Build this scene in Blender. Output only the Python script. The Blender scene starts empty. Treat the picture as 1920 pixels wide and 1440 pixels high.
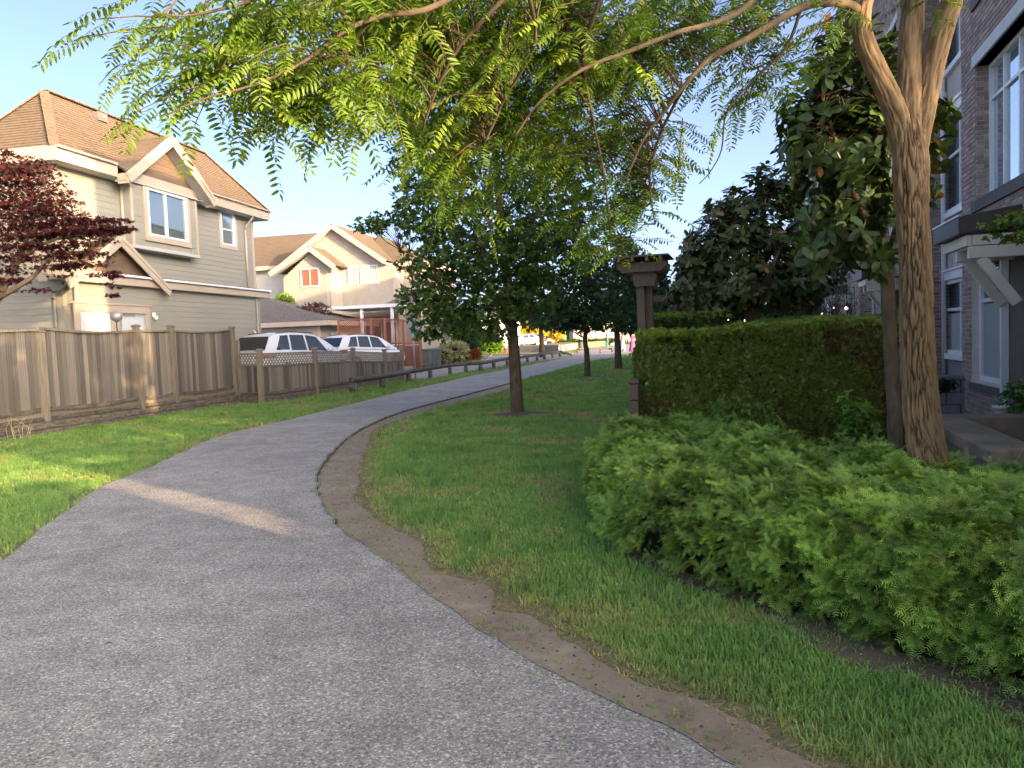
import bpy, math, random
import numpy as np
from mathutils import Vector, Matrix, noise as mnoise

random.seed(7); rng = np.random.default_rng(7)
SC = bpy.context.scene; COL = SC.collection

# ------------------------------------------------------------ camera, world, sun, exposure
F_PX, PITCH, ROLL, EYE = 1440.0, 0.0583, 0.038, 1.5
_f = np.array([0, math.cos(PITCH), -math.sin(PITCH)]); _r0 = np.array([1., 0, 0]); _u0 = np.cross(_r0, _f)
_r = math.cos(ROLL)*_r0 - math.sin(ROLL)*_u0; _u = math.sin(ROLL)*_r0 + math.cos(ROLL)*_u0
CAM = np.array([0, 0, EYE])
cd = bpy.data.cameras.new('camera'); cam = bpy.data.objects.new('camera', cd); COL.objects.link(cam)
cd.sensor_width = 36; cd.sensor_fit = 'HORIZONTAL'; cd.lens = 36*F_PX/1920; cd.clip_start = 0.05; cd.clip_end = 6000
cam.matrix_world = Matrix(((_r[0], _u[0], -_f[0], 0), (_r[1], _u[1], -_f[1], 0), (_r[2], _u[2], -_f[2], EYE), (0, 0, 0, 1)))
SC.camera = cam

SUN_EL = math.radians(11.5); SUN_AZ = math.atan2(0.74, -0.67)       # azimuth clockwise from +Y
SUND = np.array([math.sin(SUN_AZ)*math.cos(SUN_EL), math.cos(SUN_AZ)*math.cos(SUN_EL), math.sin(SUN_EL)])
W = bpy.data.worlds.new('World'); SC.world = W; W.use_nodes = True
nt = W.node_tree; nt.nodes.clear()
sky = nt.nodes.new('ShaderNodeTexSky'); sky.sky_type = 'NISHITA'; sky.sun_disc = False
sky.sun_elevation = SUN_EL; sky.sun_rotation = SUN_AZ; sky.altitude = 20; sky.air_density = 0.29; sky.dust_density = 3.4; sky.ozone_density = 0.9
bg = nt.nodes.new('ShaderNodeBackground'); bg.inputs['Strength'].default_value = 0.15
wo = nt.nodes.new('ShaderNodeOutputWorld')
wt = nt.nodes.new('ShaderNodeMix'); wt.data_type = 'RGBA'; wt.blend_type = 'MULTIPLY'; wt.inputs[0].default_value = 1; wt.inputs[7].default_value = (1.0, 0.95, 0.88, 1)
nt.links.new(sky.outputs[0], wt.inputs[6]); nt.links.new(wt.outputs[2], bg.inputs['Color']); nt.links.new(bg.outputs[0], wo.inputs[0])
sl = bpy.data.lights.new('sun', 'SUN'); sl.energy = 2.0; sl.angle = math.radians(0.5); sl.color = (1.0, 0.68, 0.38)
so = bpy.data.objects.new('sun', sl); COL.objects.link(so); so.location = (0, 0, 40)
so.rotation_euler = Vector(-SUND).to_track_quat('-Z', 'Y').to_euler()
SC.view_settings.view_transform = 'Standard'; SC.view_settings.look = 'None'; SC.view_settings.gamma = 1
SC.view_settings.exposure = 2.52; SC.view_settings.use_curve_mapping = False
SC.render.engine = 'CYCLES'
SC.cycles.max_bounces = 8; SC.cycles.diffuse_bounces = 5; SC.cycles.glossy_bounces = 3; SC.cycles.transmission_bounces = 4; SC.cycles.transparent_max_bounces = 8
SC.cycles.use_denoising = True
SC.cycles.use_adaptive_sampling = True; SC.cycles.adaptive_threshold = 0.015

# ------------------------------------------------------------ measuring helpers: a pixel of the photo to a point of the place
def ray(x, y): return _f + _r*(x-960)/F_PX - _u*(y-720)/F_PX
def G(x, y, z=0.0):
    d = ray(x, y); return CAM + d*((z-EYE)/d[2])
def A(x, y, Y):
    d = ray(x, y); return CAM + d*(Y/d[1])

# ------------------------------------------------------------ object helpers
def tag(o, label=None, cat=None, group=None, kind=None):
    if label: o['label'] = label
    if cat: o['category'] = cat
    if group: o['group'] = group
    if kind: o['kind'] = kind
    return o
def thing(name, label, cat, loc=(0, 0, 0), rz=0.0, group=None):
    o = bpy.data.objects.new(name, None); COL.objects.link(o); o.location = loc; o.rotation_euler = (0, 0, rz)
    o.empty_display_size = 0.2
    return tag(o, label, cat, group)
WORLDOBJ = set()
def link(name, me, parent=None, world=False):
    o = bpy.data.objects.new(name, me); COL.objects.link(o)
    if parent is not None:
        o.parent = parent
        if world and parent.name not in WORLDOBJ:     # the mesh holds world coordinates
            o.matrix_parent_inverse = (Matrix.Translation(parent.location) @ parent.rotation_euler.to_matrix().to_4x4()).inverted()
    if world: WORLDOBJ.add(o.name)
    return o
def npmesh(name, V, Fc, mat, smooth=False, cols=None):
    """V (n,3); Fc (m,k) with one k, or a list of such arrays"""
    if not isinstance(Fc, list): Fc = [Fc]
    me = bpy.data.meshes.new(name)
    me.vertices.add(len(V)); me.vertices.foreach_set('co', np.asarray(V, np.float32).ravel())
    idx = np.concatenate([np.asarray(f).ravel() for f in Fc]).astype(np.int32)
    sizes = np.concatenate([np.full(len(f), np.asarray(f).shape[1]) for f in Fc]).astype(np.int32)
    me.loops.add(len(idx)); me.loops.foreach_set('vertex_index', idx)
    me.polygons.add(len(sizes)); me.polygons.foreach_set('loop_start', np.concatenate([[0], np.cumsum(sizes)[:-1]]).astype(np.int32))
    try: me.polygons.foreach_set('loop_total', sizes)
    except Exception: pass
    me.polygons.foreach_set('use_smooth', np.full(len(sizes), smooth))
    if cols is not None:
        ca = me.color_attributes.new('tint', 'FLOAT_COLOR', 'POINT')
        c4 = np.ones((len(V), 4), np.float32); c4[:, :cols.shape[1]] = cols; ca.data.foreach_set('color', c4.ravel())
    me.update(calc_edges=True); me.validate()
    if mat: me.materials.append(mat)
    return me

class Fr:
    """a frame: origin (x,y), u runs along angle a (clockwise from +Y), n to its right side"""
    def __init__(s, ox, oy, a, flip=1):
        s.o = np.array([ox, oy, 0.]); s.a = a
        s.U = np.array([math.sin(a), math.cos(a), 0]); s.N = flip*np.array([math.cos(a), -math.sin(a), 0]); s.flip = flip
    def __call__(s, u, n, z): return s.o + s.U*u + s.N*n + np.array([0, 0, z])
    def pick(s, x, y, n):
        d = ray(x, y); p0 = s.o + s.N*n; t = ((p0-CAM) @ s.N)/(d @ s.N); q = CAM + d*t
        return float((q-s.o) @ s.U), float(q[2])
    def picku(s, x, y, u):
        d = ray(x, y); p0 = s.o + s.U*u; t = ((p0-CAM) @ s.U)/(d @ s.U); q = CAM + d*t
        return float((q-s.o) @ s.N), float(q[2])
ID = Fr(0, 0, 0); ID.U = np.array([1., 0, 0]); ID.N = np.array([0, 1., 0])      # plain x, y, z

class MB:
    def __init__(s, fr=None): s.v = []; s.f = []; s.fr = fr or ID
    def add(s, pts, faces):
        b = len(s.v); s.v += [s.fr(*p) if s.fr is not None else np.array(p, float) for p in pts]
        s.f += [tuple(b+i for i in f) for f in faces]; return s
    def box(s, a, b):
        x0, y0, z0 = a; x1, y1, z1 = b
        return s.add([(x0, y0, z0), (x1, y0, z0), (x1, y1, z0), (x0, y1, z0), (x0, y0, z1), (x1, y0, z1), (x1, y1, z1), (x0, y1, z1)],
              [(0, 3, 2, 1), (4, 5, 6, 7), (0, 1, 5, 4), (1, 2, 6, 5), (2, 3, 7, 6), (3, 0, 4, 7)])
    def prism(s, poly, axis, a, b):
        """poly: 2D points in the two other axes (order u,n,z without the axis)"""
        n = len(poly)
        def mk(p, c):
            return (c, p[0], p[1]) if axis == 0 else ((p[0], c, p[1]) if axis == 1 else (p[0], p[1], c))
        pts = [mk(p, a) for p in poly] + [mk(p, b) for p in poly]
        return s.add(pts, [tuple(range(n))[::-1], tuple(range(n, 2*n))] + [(i, (i+1) % n, n+(i+1) % n, n+i) for i in range(n)])
    def beam(s, p, q, w, h, up=(0, 0, 1)):
        p = np.array(s.fr(*p)); q = np.array(s.fr(*q)); d = q-p; d = d/np.linalg.norm(d); up = np.array(up, float)
        sd = np.cross(d, up); sd /= np.linalg.norm(sd); up = np.cross(sd, d)
        b = len(s.v); s.v += [c+sd*i*w/2+up*j*h/2 for c in (p, q) for i, j in ((-1, -1), (1, -1), (1, 1), (-1, 1))]
        s.f += [tuple(b+i for i in f) for f in [(0, 1, 2, 3), (7, 6, 5, 4), (0, 4, 5, 1), (1, 5, 6, 2), (2, 6, 7, 3), (3, 7, 4, 0)]]; return s
    def tube(s, pts, radii, seg=8, cap=True):
        pts = [np.array(s.fr(*p), float) for p in pts]
        if not hasattr(radii, '__len__'): radii = [radii]*len(pts)
        b = len(s.v); prev = None
        for i, p in enumerate(pts):
            d = pts[min(i+1, len(pts)-1)] - pts[max(i-1, 0)]; d = d/(np.linalg.norm(d)+1e-9)
            if prev is None:
                a = np.array([1., 0, 0]) if abs(d[0]) < .9 else np.array([0, 1., 0]); x = np.cross(d, a)
            else: x = prev - d*(prev @ d)
            x /= np.linalg.norm(x)+1e-9; prev = x; y = np.cross(d, x)
            for k in range(seg):
                t = 2*math.pi*k/seg; s.v.append(p + (x*math.cos(t)+y*math.sin(t))*radii[i])
        for i in range(len(pts)-1):
            for k in range(seg):
                s.f.append((b+i*seg+k, b+i*seg+(k+1) % seg, b+(i+1)*seg+(k+1) % seg, b+(i+1)*seg+k))
        if cap:
            s.f.append(tuple(b+k for k in range(seg))[::-1]); s.f.append(tuple(b+(len(pts)-1)*seg+k for k in range(seg)))
        return s
    def lathe(s, c, prof, seg=16):
        b = len(s.v)
        for r, z in prof:
            for k in range(seg):
                t = 2*math.pi*k/seg; s.v.append(np.array(s.fr(c[0], c[1], c[2]+z)) + np.array([r*math.cos(t), r*math.sin(t), 0]))
        for i in range(len(prof)-1):
            for k in range(seg): s.f.append((b+i*seg+k, b+i*seg+(k+1) % seg, b+(i+1)*seg+(k+1) % seg, b+(i+1)*seg+k))
        s.f.append(tuple(b+k for k in range(seg))[::-1]); s.f.append(tuple(b+(len(prof)-1)*seg+k for k in range(seg))); return s
    def mesh(s, name, mat, smooth=False, bev=0):
        me = bpy.data.meshes.new(name); me.from_pydata([tuple(v) for v in s.v], [], s.f); me.update()
        if smooth: me.polygons.foreach_set('use_smooth', [True]*len(me.polygons))
        if mat: me.materials.append(mat)
        return me
    def build(s, name, mat, parent=None, smooth=False, bev=0, world=True, kind=None, label=None):
        o = link(name, s.mesh(name, mat, smooth), parent, world)
        if bev:
            m = o.modifiers.new('bevel', 'BEVEL'); m.width = bev; m.segments = 2; m.limit_method = 'ANGLE'; m.angle_limit = math.radians(40)
        if kind: o['kind'] = kind
        if label: o['label'] = label
        return o

# ------------------------------------------------------------ materials
MATS = {}
def mat(name, c1, c2=None, rough=0.7, scale=5.0, stretch=(1, 1, 1), bump=0.0, bscale=None, detail=6, metal=0.0, spec=0.3, c3=None, s3=0.6,
        objrand=0.0, trans=0.0, tint=False, coat=0.0, lo=0.35, hi=0.65, coord='Object'):
    m = bpy.data.materials.new(name); m.use_nodes = True; N = m.node_tree.nodes; L = m.node_tree.links
    b = N['Principled BSDF']; b.inputs['Roughness'].default_value = rough; b.inputs['Metallic'].default_value = metal
    b.inputs['Specular IOR Level'].default_value = spec; b.inputs['Coat Weight'].default_value = coat
    col = None
    def rgb(c): return (c[0], c[1], c[2], 1)
    tc = N.new('ShaderNodeTexCoord'); mp = N.new('ShaderNodeMapping'); mp.inputs['Scale'].default_value = stretch
    L.new(tc.outputs[coord], mp.inputs[0])
    if c2 is not None:
        nz = N.new('ShaderNodeTexNoise'); nz.inputs['Scale'].default_value = scale; nz.inputs['Detail'].default_value = detail; nz.inputs['Roughness'].default_value = 0.6
        L.new(mp.outputs[0], nz.inputs[0]); rp = N.new('ShaderNodeValToRGB')
        rp.color_ramp.elements[0].position = lo; rp.color_ramp.elements[0].color = rgb(c1); rp.color_ramp.elements[1].position = hi; rp.color_ramp.elements[1].color = rgb(c2)
        L.new(nz.outputs[0], rp.inputs[0]); col = rp.outputs[0]
        if c3 is not None:
            n3 = N.new('ShaderNodeTexNoise'); n3.inputs['Scale'].default_value = s3; n3.inputs['Detail'].default_value = 4; L.new(mp.outputs[0], n3.inputs[0])
            r3 = N.new('ShaderNodeValToRGB'); r3.color_ramp.elements[0].position = .42; r3.color_ramp.elements[1].position = .62; L.new(n3.outputs[0], r3.inputs[0])
            mx = N.new('ShaderNodeMix'); mx.data_type = 'RGBA'; L.new(r3.outputs[0], mx.inputs[0]); L.new(col, mx.inputs[6]); mx.inputs[7].default_value = rgb(c3); col = mx.outputs[2]
    if tint:
        at = N.new('ShaderNodeAttribute'); at.attribute_name = 'tint'
        if col is None: col = at.outputs['Color']
        else:
            mx = N.new('ShaderNodeMix'); mx.data_type = 'RGBA'; mx.blend_type = 'MULTIPLY'; mx.inputs[0].default_value = 1
            L.new(col, mx.inputs[6]); L.new(at.outputs['Color'], mx.inputs[7]); col = mx.outputs[2]
    if objrand:
        oi = N.new('ShaderNodeObjectInfo'); mr = N.new('ShaderNodeMapRange'); mr.inputs[3].default_value = 1-objrand; mr.inputs[4].default_value = 1+objrand
        L.new(oi.outputs['Random'], mr.inputs[0]); hv = N.new('ShaderNodeHueSaturation')
        if col is None: hv.inputs['Color'].default_value = rgb(c1)
        else: L.new(col, hv.inputs['Color'])
        L.new(mr.outputs[0], hv.inputs['Value']); col = hv.outputs[0]
    if col is None: b.inputs['Base Color'].default_value = rgb(c1)
    else: L.new(col, b.inputs['Base Color'])
    if bump:
        bz = N.new('ShaderNodeTexNoise'); bz.inputs['Scale'].default_value = bscale or scale; bz.inputs['Detail'].default_value = 6; L.new(mp.outputs[0], bz.inputs[0])
        bn = N.new('ShaderNodeBump'); bn.inputs['Strength'].default_value = min(1, bump*20); bn.inputs['Distance'].default_value = bump; L.new(bz.outputs[0], bn.inputs['Height']); L.new(bn.outputs[0], b.inputs['Normal'])
    if trans:
        tr = N.new('ShaderNodeBsdfTranslucent'); ms = N.new('ShaderNodeMixShader'); ms.inputs[0].default_value = trans
        if col is None: tr.inputs[0].default_value = rgb(c1)
        else:
            hv = N.new('ShaderNodeHueSaturation'); hv.inputs['Saturation'].default_value = 1.15; hv.inputs['Value'].default_value = 1.5; L.new(col, hv.inputs['Color']); L.new(hv.outputs[0], tr.inputs[0])
        L.new(b.outputs[0], ms.inputs[1]); L.new(tr.outputs[0], ms.inputs[2]); L.new(ms.outputs[0], N['Material Output'].inputs[0])
    MATS[name] = m; return m
def glassmat(name, c, rough=0.02, alpha=0.0):
    m = mat(name, c, rough=rough, spec=0.9); return m

M_siding = mat('siding', (.29, .28, .235), (.33, .32, .27), rough=.6, scale=3, bump=.001, bscale=60, objrand=.04)
M_sidingL = mat('siding_cream', (.36, .315, .26), (.41, .36, .295), rough=.6, scale=3)
M_shake = mat('shake_brown', (.14, .10, .07), (.18, .13, .09), rough=.8, scale=8, stretch=(1, 1, .3), bump=.003, bscale=50, objrand=.08)
M_trim = mat('trim_peach', (.44, .37, .29), (.50, .42, .33), rough=.5, scale=2, bump=.0006, bscale=30)
M_white = mat('white_vinyl', (.76, .77, .78), (.82, .83, .84), rough=.35, scale=3)
M_roof = mat('shingle_brown', (.115, .085, .058), (.20, .148, .10), rough=.95, scale=9, bump=.004, bscale=140, lo=.3, hi=.7, c3=(.17, .125, .085), s3=1.2)
M_roofd = mat('shingle_grey', (.13, .115, .105), (.20, .18, .165), rough=.95, scale=9, bump=.004, bscale=140)
M_soffit = mat('soffit_grey', (.50, .50, .48), rough=.6, c2=(.46, .46, .44), scale=4)
M_glass = glassmat('window_glass', (.03, .045, .055))
M_glassS = glassmat('window_glass_sky', (.10, .15, .18), rough=.03)
M_glassS = mat('window_glass_reflecting', (.50, .60, .66), rough=.02, metal=.7, spec=.9)
def seethrough(name, g, rough=.02):
    m = bpy.data.materials.new(name); m.use_nodes = True; N = m.node_tree.nodes; L = m.node_tree.links; N.clear(); o = N.new('ShaderNodeOutputMaterial'); t = N.new('ShaderNodeBsdfTransparent'); t.inputs[0].default_value = (.75, .8, .8, 1); q = N.new('ShaderNodeBsdfGlossy'); q.inputs[0].default_value = (.9, .95, 1, 1); q.inputs['Roughness'].default_value = rough; x = N.new('ShaderNodeMixShader'); x.inputs[0].default_value = g; L.new(t.outputs[0], x.inputs[1]); L.new(q.outputs[0], x.inputs[2]); L.new(x.outputs[0], o.inputs[0]); return m
M_glassT = seethrough('window_glass_clear', .24)
M_blind = mat('blind', (.55, .57, .56), (.60, .62, .61), rough=.6, scale=3)
M_curt = mat('curtain', (.34, .36, .33), (.42, .43, .40), rough=.9, scale=10, stretch=(6, 6, .4))
M_red = mat('red_curtain', (.42, .09, .05), (.50, .12, .06), rough=.9, scale=10)
M_wood = mat('fence_wood', (.10, .083, .068), (.34, .305, .255), rough=.9, scale=7, stretch=(4, 4, .45), bump=.006, bscale=30, objrand=.42, c3=(.16, .135, .11), s3=1.6, lo=.3, hi=.7)
M_woodp = mat('fence_post_wood', (.18, .15, .105), (.27, .23, .165), rough=.9, scale=7, stretch=(4, 4, .4), bump=.005, bscale=30, objrand=.12)
M_woodd = mat('retaining_timber', (.085, .07, .055), (.20, .17, .13), rough=.95, scale=7, stretch=(1, 1, 3), bump=.01, bscale=18, objrand=.15)
M_lat = mat('lattice_wood', (.22, .20, .17), (.33, .29, .25), rough=.9, scale=9)
M_log = mat('log_wood', (.07, .062, .055), (.17, .155, .14), rough=.9, scale=10, bump=.01, bscale=16, objrand=.15)
M_redw = mat('red_stained_wood', (.26, .10, .065), (.33, .14, .09), rough=.8, scale=6, stretch=(3, 3, .5), objrand=.1)
M_brick = mat('brick', (.25, .18, .155), (.41, .315, .27), rough=.85, scale=9, bump=.004, bscale=60, objrand=.28)
M_brickS = mat('brick_rest', (.25, .18, .155), (.41, .315, .27), rough=.85, scale=9, bump=.003, bscale=60, tint=True)
M_mortar = mat('mortar', (.60, .54, .47), (.70, .64, .57), rough=.95, scale=20, bump=.003, bscale=60)
M_lintel = mat('concrete_lintel', (.52, .55, .53), (.60, .63, .61), rough=.8, scale=6, bump=.002)
M_sill = mat('dark_stone_sill', (.10, .09, .085), (.15, .135, .125), rough=.8, scale=8, bump=.002)
M_panel = mat('beige_panel', (.42, .385, .36), (.46, .42, .39), rough=.6, scale=2)
M_cream = mat('cream_paint', (.68, .64, .52), (.74, .70, .57), rough=.5, scale=2)
M_creamw = mat('cream_stucco', (.60, .56, .49), (.66, .62, .54), rough=.8, scale=6, bump=.002)
M_metal = mat('dark_flashing', (.055, .048, .045), (.075, .065, .06), rough=.45, scale=3)
M_greysd = mat('grey_siding', (.19, .20, .22), (.23, .24, .26), rough=.6, scale=3)
M_conc = mat('mossy_concrete', (.19, .135, .09), (.30, .23, .17), rough=.95, scale=5, bump=.008, bscale=30, c3=(.15, .14, .09), s3=2.5)
M_block = mat('retaining_block', (.16, .16, .155), (.24, .235, .23), rough=.95, scale=7, bump=.01, bscale=30, objrand=.1)
M_pergola = mat('pergola_brown', (.105, .074, .055), (.15, .108, .08), rough=.7, scale=5, stretch=(3, 3, .5), bump=.002, objrand=.06)
M_bark = mat('bark', (.18, .115, .06), (.34, .24, .145), rough=.95, scale=14, stretch=(1.4, 1.4, .35), bump=.012, bscale=30, c3=(.17, .125, .07), s3=1.3, lo=.3, hi=.7, tint=True)
M_barkl = mat('bark_limb', (.10, .08, .045), (.22, .18, .11), rough=.95, scale=9, stretch=(1, 1, .6), bump=.012, bscale=34, c3=(.15, .15, .07), s3=3, tint=True)
M_bark2 = mat('bark_smooth', (.075, .055, .032), (.145, .11, .065), rough=.95, scale=12, stretch=(1, 1, .5), bump=.008, bscale=30)
M_twig = mat('twig', (.06, .042, .026), (.11, .08, .048), rough=.9, scale=10)
M_leaf = mat('leaf', (1, 1, 1), rough=.5, spec=.35, tint=True, trans=.38)
M_leafm = mat('glossy_leaf', (1, 1, 1), rough=.42, spec=.35, tint=True, trans=.08)
M_leafo = mat('glossy_leaf_single', (.036, .062, .016), (.062, .10, .024), rough=.42, spec=.3, scale=4, objrand=.22, trans=.08)
M_bud = mat('leaf_bud', (.30, .30, .17), (.36, .33, .2), rough=.7, scale=4)
M_needle = mat('needle', (1, 1, 1), rough=.5, spec=.3, tint=True, trans=.2)
M_grass = mat('grass_blade', (1, 1, 1), rough=.55, spec=.25, tint=True, trans=.3)
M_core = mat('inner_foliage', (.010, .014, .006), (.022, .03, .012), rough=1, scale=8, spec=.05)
M_carw = mat('white_car_paint', (.74, .77, .82), rough=.25, spec=.5, coat=.6)
M_carb = mat('beige_car_paint', (.45, .40, .33), rough=.3, spec=.5, coat=.5)
M_cark = mat('black_car_paint', (.02, .02, .025), rough=.25, spec=.5, coat=.6)
M_carg = glassmat('car_glass', (.012, .016, .018))
M_light = mat('tail_light_red', (.30, .01, .015), rough=.2, spec=.6)
M_black = mat('black_plastic', (.02, .02, .022), rough=.6)
M_tyre = mat('tyre_rubber', (.018, .018, .018), rough=.9)
M_rim = mat('alloy_rim', (.4, .4, .42), rough=.3, metal=.9)
M_chrome = mat('mirror_chrome', (.7, .7, .72), rough=.12, metal=1)
M_sign = mat('sign_back_metal', (.33, .36, .39), (.40, .43, .46), rough=.45, metal=.4, scale=4)
M_pole = mat('galvanised_pole', (.36, .35, .33), (.45, .44, .42), rough=.5, metal=.5, scale=8)
M_bin = mat('grey_bin_plastic', (.10, .115, .12), (.12, .135, .14), rough=.5, scale=3)
M_bing = mat('green_bin_lid', (.05, .12, .09), rough=.5)
M_binb = mat('blue_bin_lid', (.09, .10, .22), rough=.5)
# ------------------------------------------------------------ the ground, the path, the soil
def ground_material():
    m = bpy.data.materials.new('lawn_soil'); m.use_nodes = True; N = m.node_tree.nodes; L = m.node_tree.links; b = N['Principled BSDF']
    b.inputs['Roughness'].default_value = .95; b.inputs['Specular IOR Level'].default_value = .1
    tc = N.new('ShaderNodeTexCoord')
    def noise(s, d=5):
        n = N.new('ShaderNodeTexNoise'); n.inputs['Scale'].default_value = s; n.inputs['Detail'].default_value = d; L.new(tc.outputs['Object'], n.inputs[0]); return n.outputs[0]
    def ramp(src, p0, c0, p1, c1):
        r = N.new('ShaderNodeValToRGB'); e = r.color_ramp.elements; e[0].position = p0; e[0].color = (*c0, 1); e[1].position = p1; e[1].color = (*c1, 1); L.new(src, r.inputs[0]); return r.outputs[0]
    a = ramp(noise(18), .35, (.19, .175, .08), .65, (.27, .245, .125))
    c = ramp(noise(.9, 4), .52, (0, 0, 0), .68, (1, 1, 1))
    mx = N.new('ShaderNodeMix'); mx.data_type = 'RGBA'; L.new(c, mx.inputs[0]); L.new(a, mx.inputs[6]); mx.inputs[7].default_value = (.28, .24, .10, 1)
    L.new(mx.outputs[2], b.inputs['Base Color'])
    bn = N.new('ShaderNodeBump'); bn.inputs['Strength'].default_value = .8; bn.inputs['Distance'].default_value = .03; L.new(noise(45), bn.inputs['Height']); L.new(bn.outputs[0], b.inputs['Normal'])
    return m
def asphalt_material(name, base, dark, light, spk):
    m = bpy.data.materials.new(name); m.use_nodes = True; N = m.node_tree.nodes; L = m.node_tree.links; b = N['Principled BSDF']
    b.inputs['Roughness'].default_value = .9; b.inputs['Specular IOR Level'].default_value = .25
    tc = N.new('ShaderNodeTexCoord')
    v = N.new('ShaderNodeTexVoronoi'); v.inputs['Scale'].default_value = spk; L.new(tc.outputs['Object'], v.inputs[0])
    r = N.new('ShaderNodeValToRGB'); e = r.color_ramp.elements; e[0].position = .0; e[0].color = (*dark, 1); e[1].position = 1; e[1].color = (*light, 1)
    k = e.new(.5); k.color = (*base, 1); k2 = e.new(.8); k2.color = (*base, 1)
    sep = N.new('ShaderNodeSeparateColor'); L.new(v.outputs['Color'], sep.inputs[0]); L.new(sep.outputs[0], r.inputs[0])
    n = N.new('ShaderNodeTexNoise'); n.inputs['Scale'].default_value = .8; n.inputs['Detail'].default_value = 5; L.new(tc.outputs['Object'], n.inputs[0])
    mr = N.new('ShaderNodeMapRange'); mr.inputs[1].default_value = .3; mr.inputs[2].default_value = .7; mr.inputs[3].default_value = .86; mr.inputs[4].default_value = 1.12; L.new(n.outputs[0], mr.inputs[0])
    n5 = N.new('ShaderNodeTexNoise'); n5.inputs['Scale'].default_value = 3.7; n5.inputs['Detail'].default_value = 7; L.new(tc.outputs['Object'], n5.inputs[0]); m5 = N.new('ShaderNodeMapRange'); m5.inputs[1].default_value = .35; m5.inputs[2].default_value = .62; m5.inputs[3].default_value = .86; m5.inputs[4].default_value = 1.06; L.new(n5.outputs[0], m5.inputs[0]); mm = N.new('ShaderNodeMath'); mm.operation = 'MULTIPLY'; L.new(mr.outputs[0], mm.inputs[0]); L.new(m5.outputs[0], mm.inputs[1]); hv = N.new('ShaderNodeHueSaturation'); L.new(r.outputs[0], hv.inputs['Color']); L.new(mm.outputs[0], hv.inputs['Value']); L.new(hv.outputs[0], b.inputs['Base Color'])
    bn = N.new('ShaderNodeBump'); bn.inputs['Strength'].default_value = .6; bn.inputs['Distance'].default_value = .006; L.new(v.outputs['Distance'], bn.inputs['Height']); L.new(bn.outputs[0], b.inputs['Normal'])
    return m
M_ground = ground_material()
M_path = asphalt_material('path_asphalt', (.425, .39, .335), (.20, .18, .155), (.80, .75, .67), 120)
M_road = asphalt_material('road_asphalt', (.36, .33, .30), (.26, .24, .22), (.48, .45, .41), 60)
M_dirt = mat('dirt', (.26, .20, .145), (.42, .34, .25), rough=1, scale=2.2, bump=.012, bscale=24, c3=(.33, .265, .19), s3=9, spec=.1)
M_mulch = mat('bark_mulch', (.10, .07, .048), (.22, .16, .115), rough=1, scale=24, bump=.02, bscale=40, c3=(.21, .16, .115), s3=1.1, spec=.1)
M_edge = mat('path_edge', (.05, .048, .045), (.10, .095, .09), rough=1, scale=20)

def smooth_poly(P, k=4):
    P = np.array(P)[:, :2]; out = []
    for i in range(len(P)-1):
        p0, p1, p2, p3 = P[max(i-1, 0)], P[i], P[i+1], P[min(i+2, len(P)-1)]
        for t in np.arange(k)/k: out.append(.5*((2*p1)+(-p0+p2)*t+(2*p0-5*p1+4*p2-p3)*t*t+(-p0+3*p1-3*p2+p3)*t**3))
    out.append(P[-1]); return np.array(out)
def g2(pts): return [tuple(G(*p)[:2]) for p in pts]
PL_px = [(0,1062),(60,1010),(130,962),(190,920),(267,888),(336,855),(401,825),(460,809),(520,795),(582,780),(628,768),(712,747),(774,731),(820,722),(885,706),(960,693),(1010,682),(1072,670)]
PR_px = [(1370,1440),(1180,1345),(1060,1285),(900,1190),(850,1152),(784,1106),(722,1056),(653,1006),(619,971),(600,940),(594,905),(606,874),(641,834),(681,806),(756,774),(881,740),(960,719),(1095,682),(1135,674)]
pathL = smooth_poly([(-6.5, -12), (-4.6, -5), (-3.8, 0), (-3.65, 3.5)] + g2(PL_px) + [(7.0, 62), (13, 76), (24, 96)])
pathR = smooth_poly([(-1.5, -12), (1.4, -5), (2.2, 0), (1.3, 1.6)] + g2(PR_px) + [(9.5, 57), (16, 70), (27, 88)])
def wig2(P, a, s, seed=0): return wig(wig(wig(P, a, s, seed), a*.45, s*3.1, seed+20), a*.25, s*8.3, seed+40)
def wig(P, a, s, seed=0):
    P = np.array(P, float); out = P.copy()
    for i, p in enumerate(P):
        out[i, 0] += a*mnoise.noise(Vector((p[0]*s, p[1]*s, seed))); out[i, 1] += a*mnoise.noise(Vector((p[0]*s, p[1]*s, seed+9)))
    return out
def dense(P, d=.12, maxn=4000):
    P = np.array(P)[:, :2]; out = []
    for i in range(len(P)-1):
        n = max(1, int(np.linalg.norm(P[i+1]-P[i])/d))
        for t in range(n): out.append(P[i]+(P[i+1]-P[i])*t/n)
    out.append(P[-1]); return np.array(out[:maxn])
def sheet(name, poly, z, m, kind='structure', skirt=None):
    """flat sheet through a polygon, triangulated by bmesh"""
    import bmesh
    bm = bmesh.new(); vs = [bm.verts.new((p[0], p[1], z)) for p in poly]
    f = bm.faces.new(vs)
    if f.normal.z < 0 or True: bm.normal_update()
    if f.normal.z < 0: f.normal_flip()
    bmesh.ops.triangulate(bm, faces=[f])
    if skirt is not None:
        n = len(vs); lo = [bm.verts.new((p[0], p[1], skirt)) for p in poly]
        for i in range(n):
            bm.faces.new((vs[i], lo[i], lo[(i+1) % n], vs[(i+1) % n]))
        bmesh.ops.recalc_face_normals(bm, faces=bm.faces)
    me = bpy.data.meshes.new(name); bm.to_mesh(me); bm.free(); me.materials.append(m)
    o = link(name, me); o['kind'] = kind; return o
sheet('ground', [(-1500, -1500), (1500, -1500), (1500, 1500), (-1500, 1500)], 0.0, M_ground)
pl = wig(dense(pathL, .15), .05, 2.5); pr = wig(dense(pathR, .10), .035, 5, 3)
pathpoly = np.vstack([pl, pr[::-1]])
sheet('path', pathpoly, 0.035, M_path, skirt=-0.02)
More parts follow.
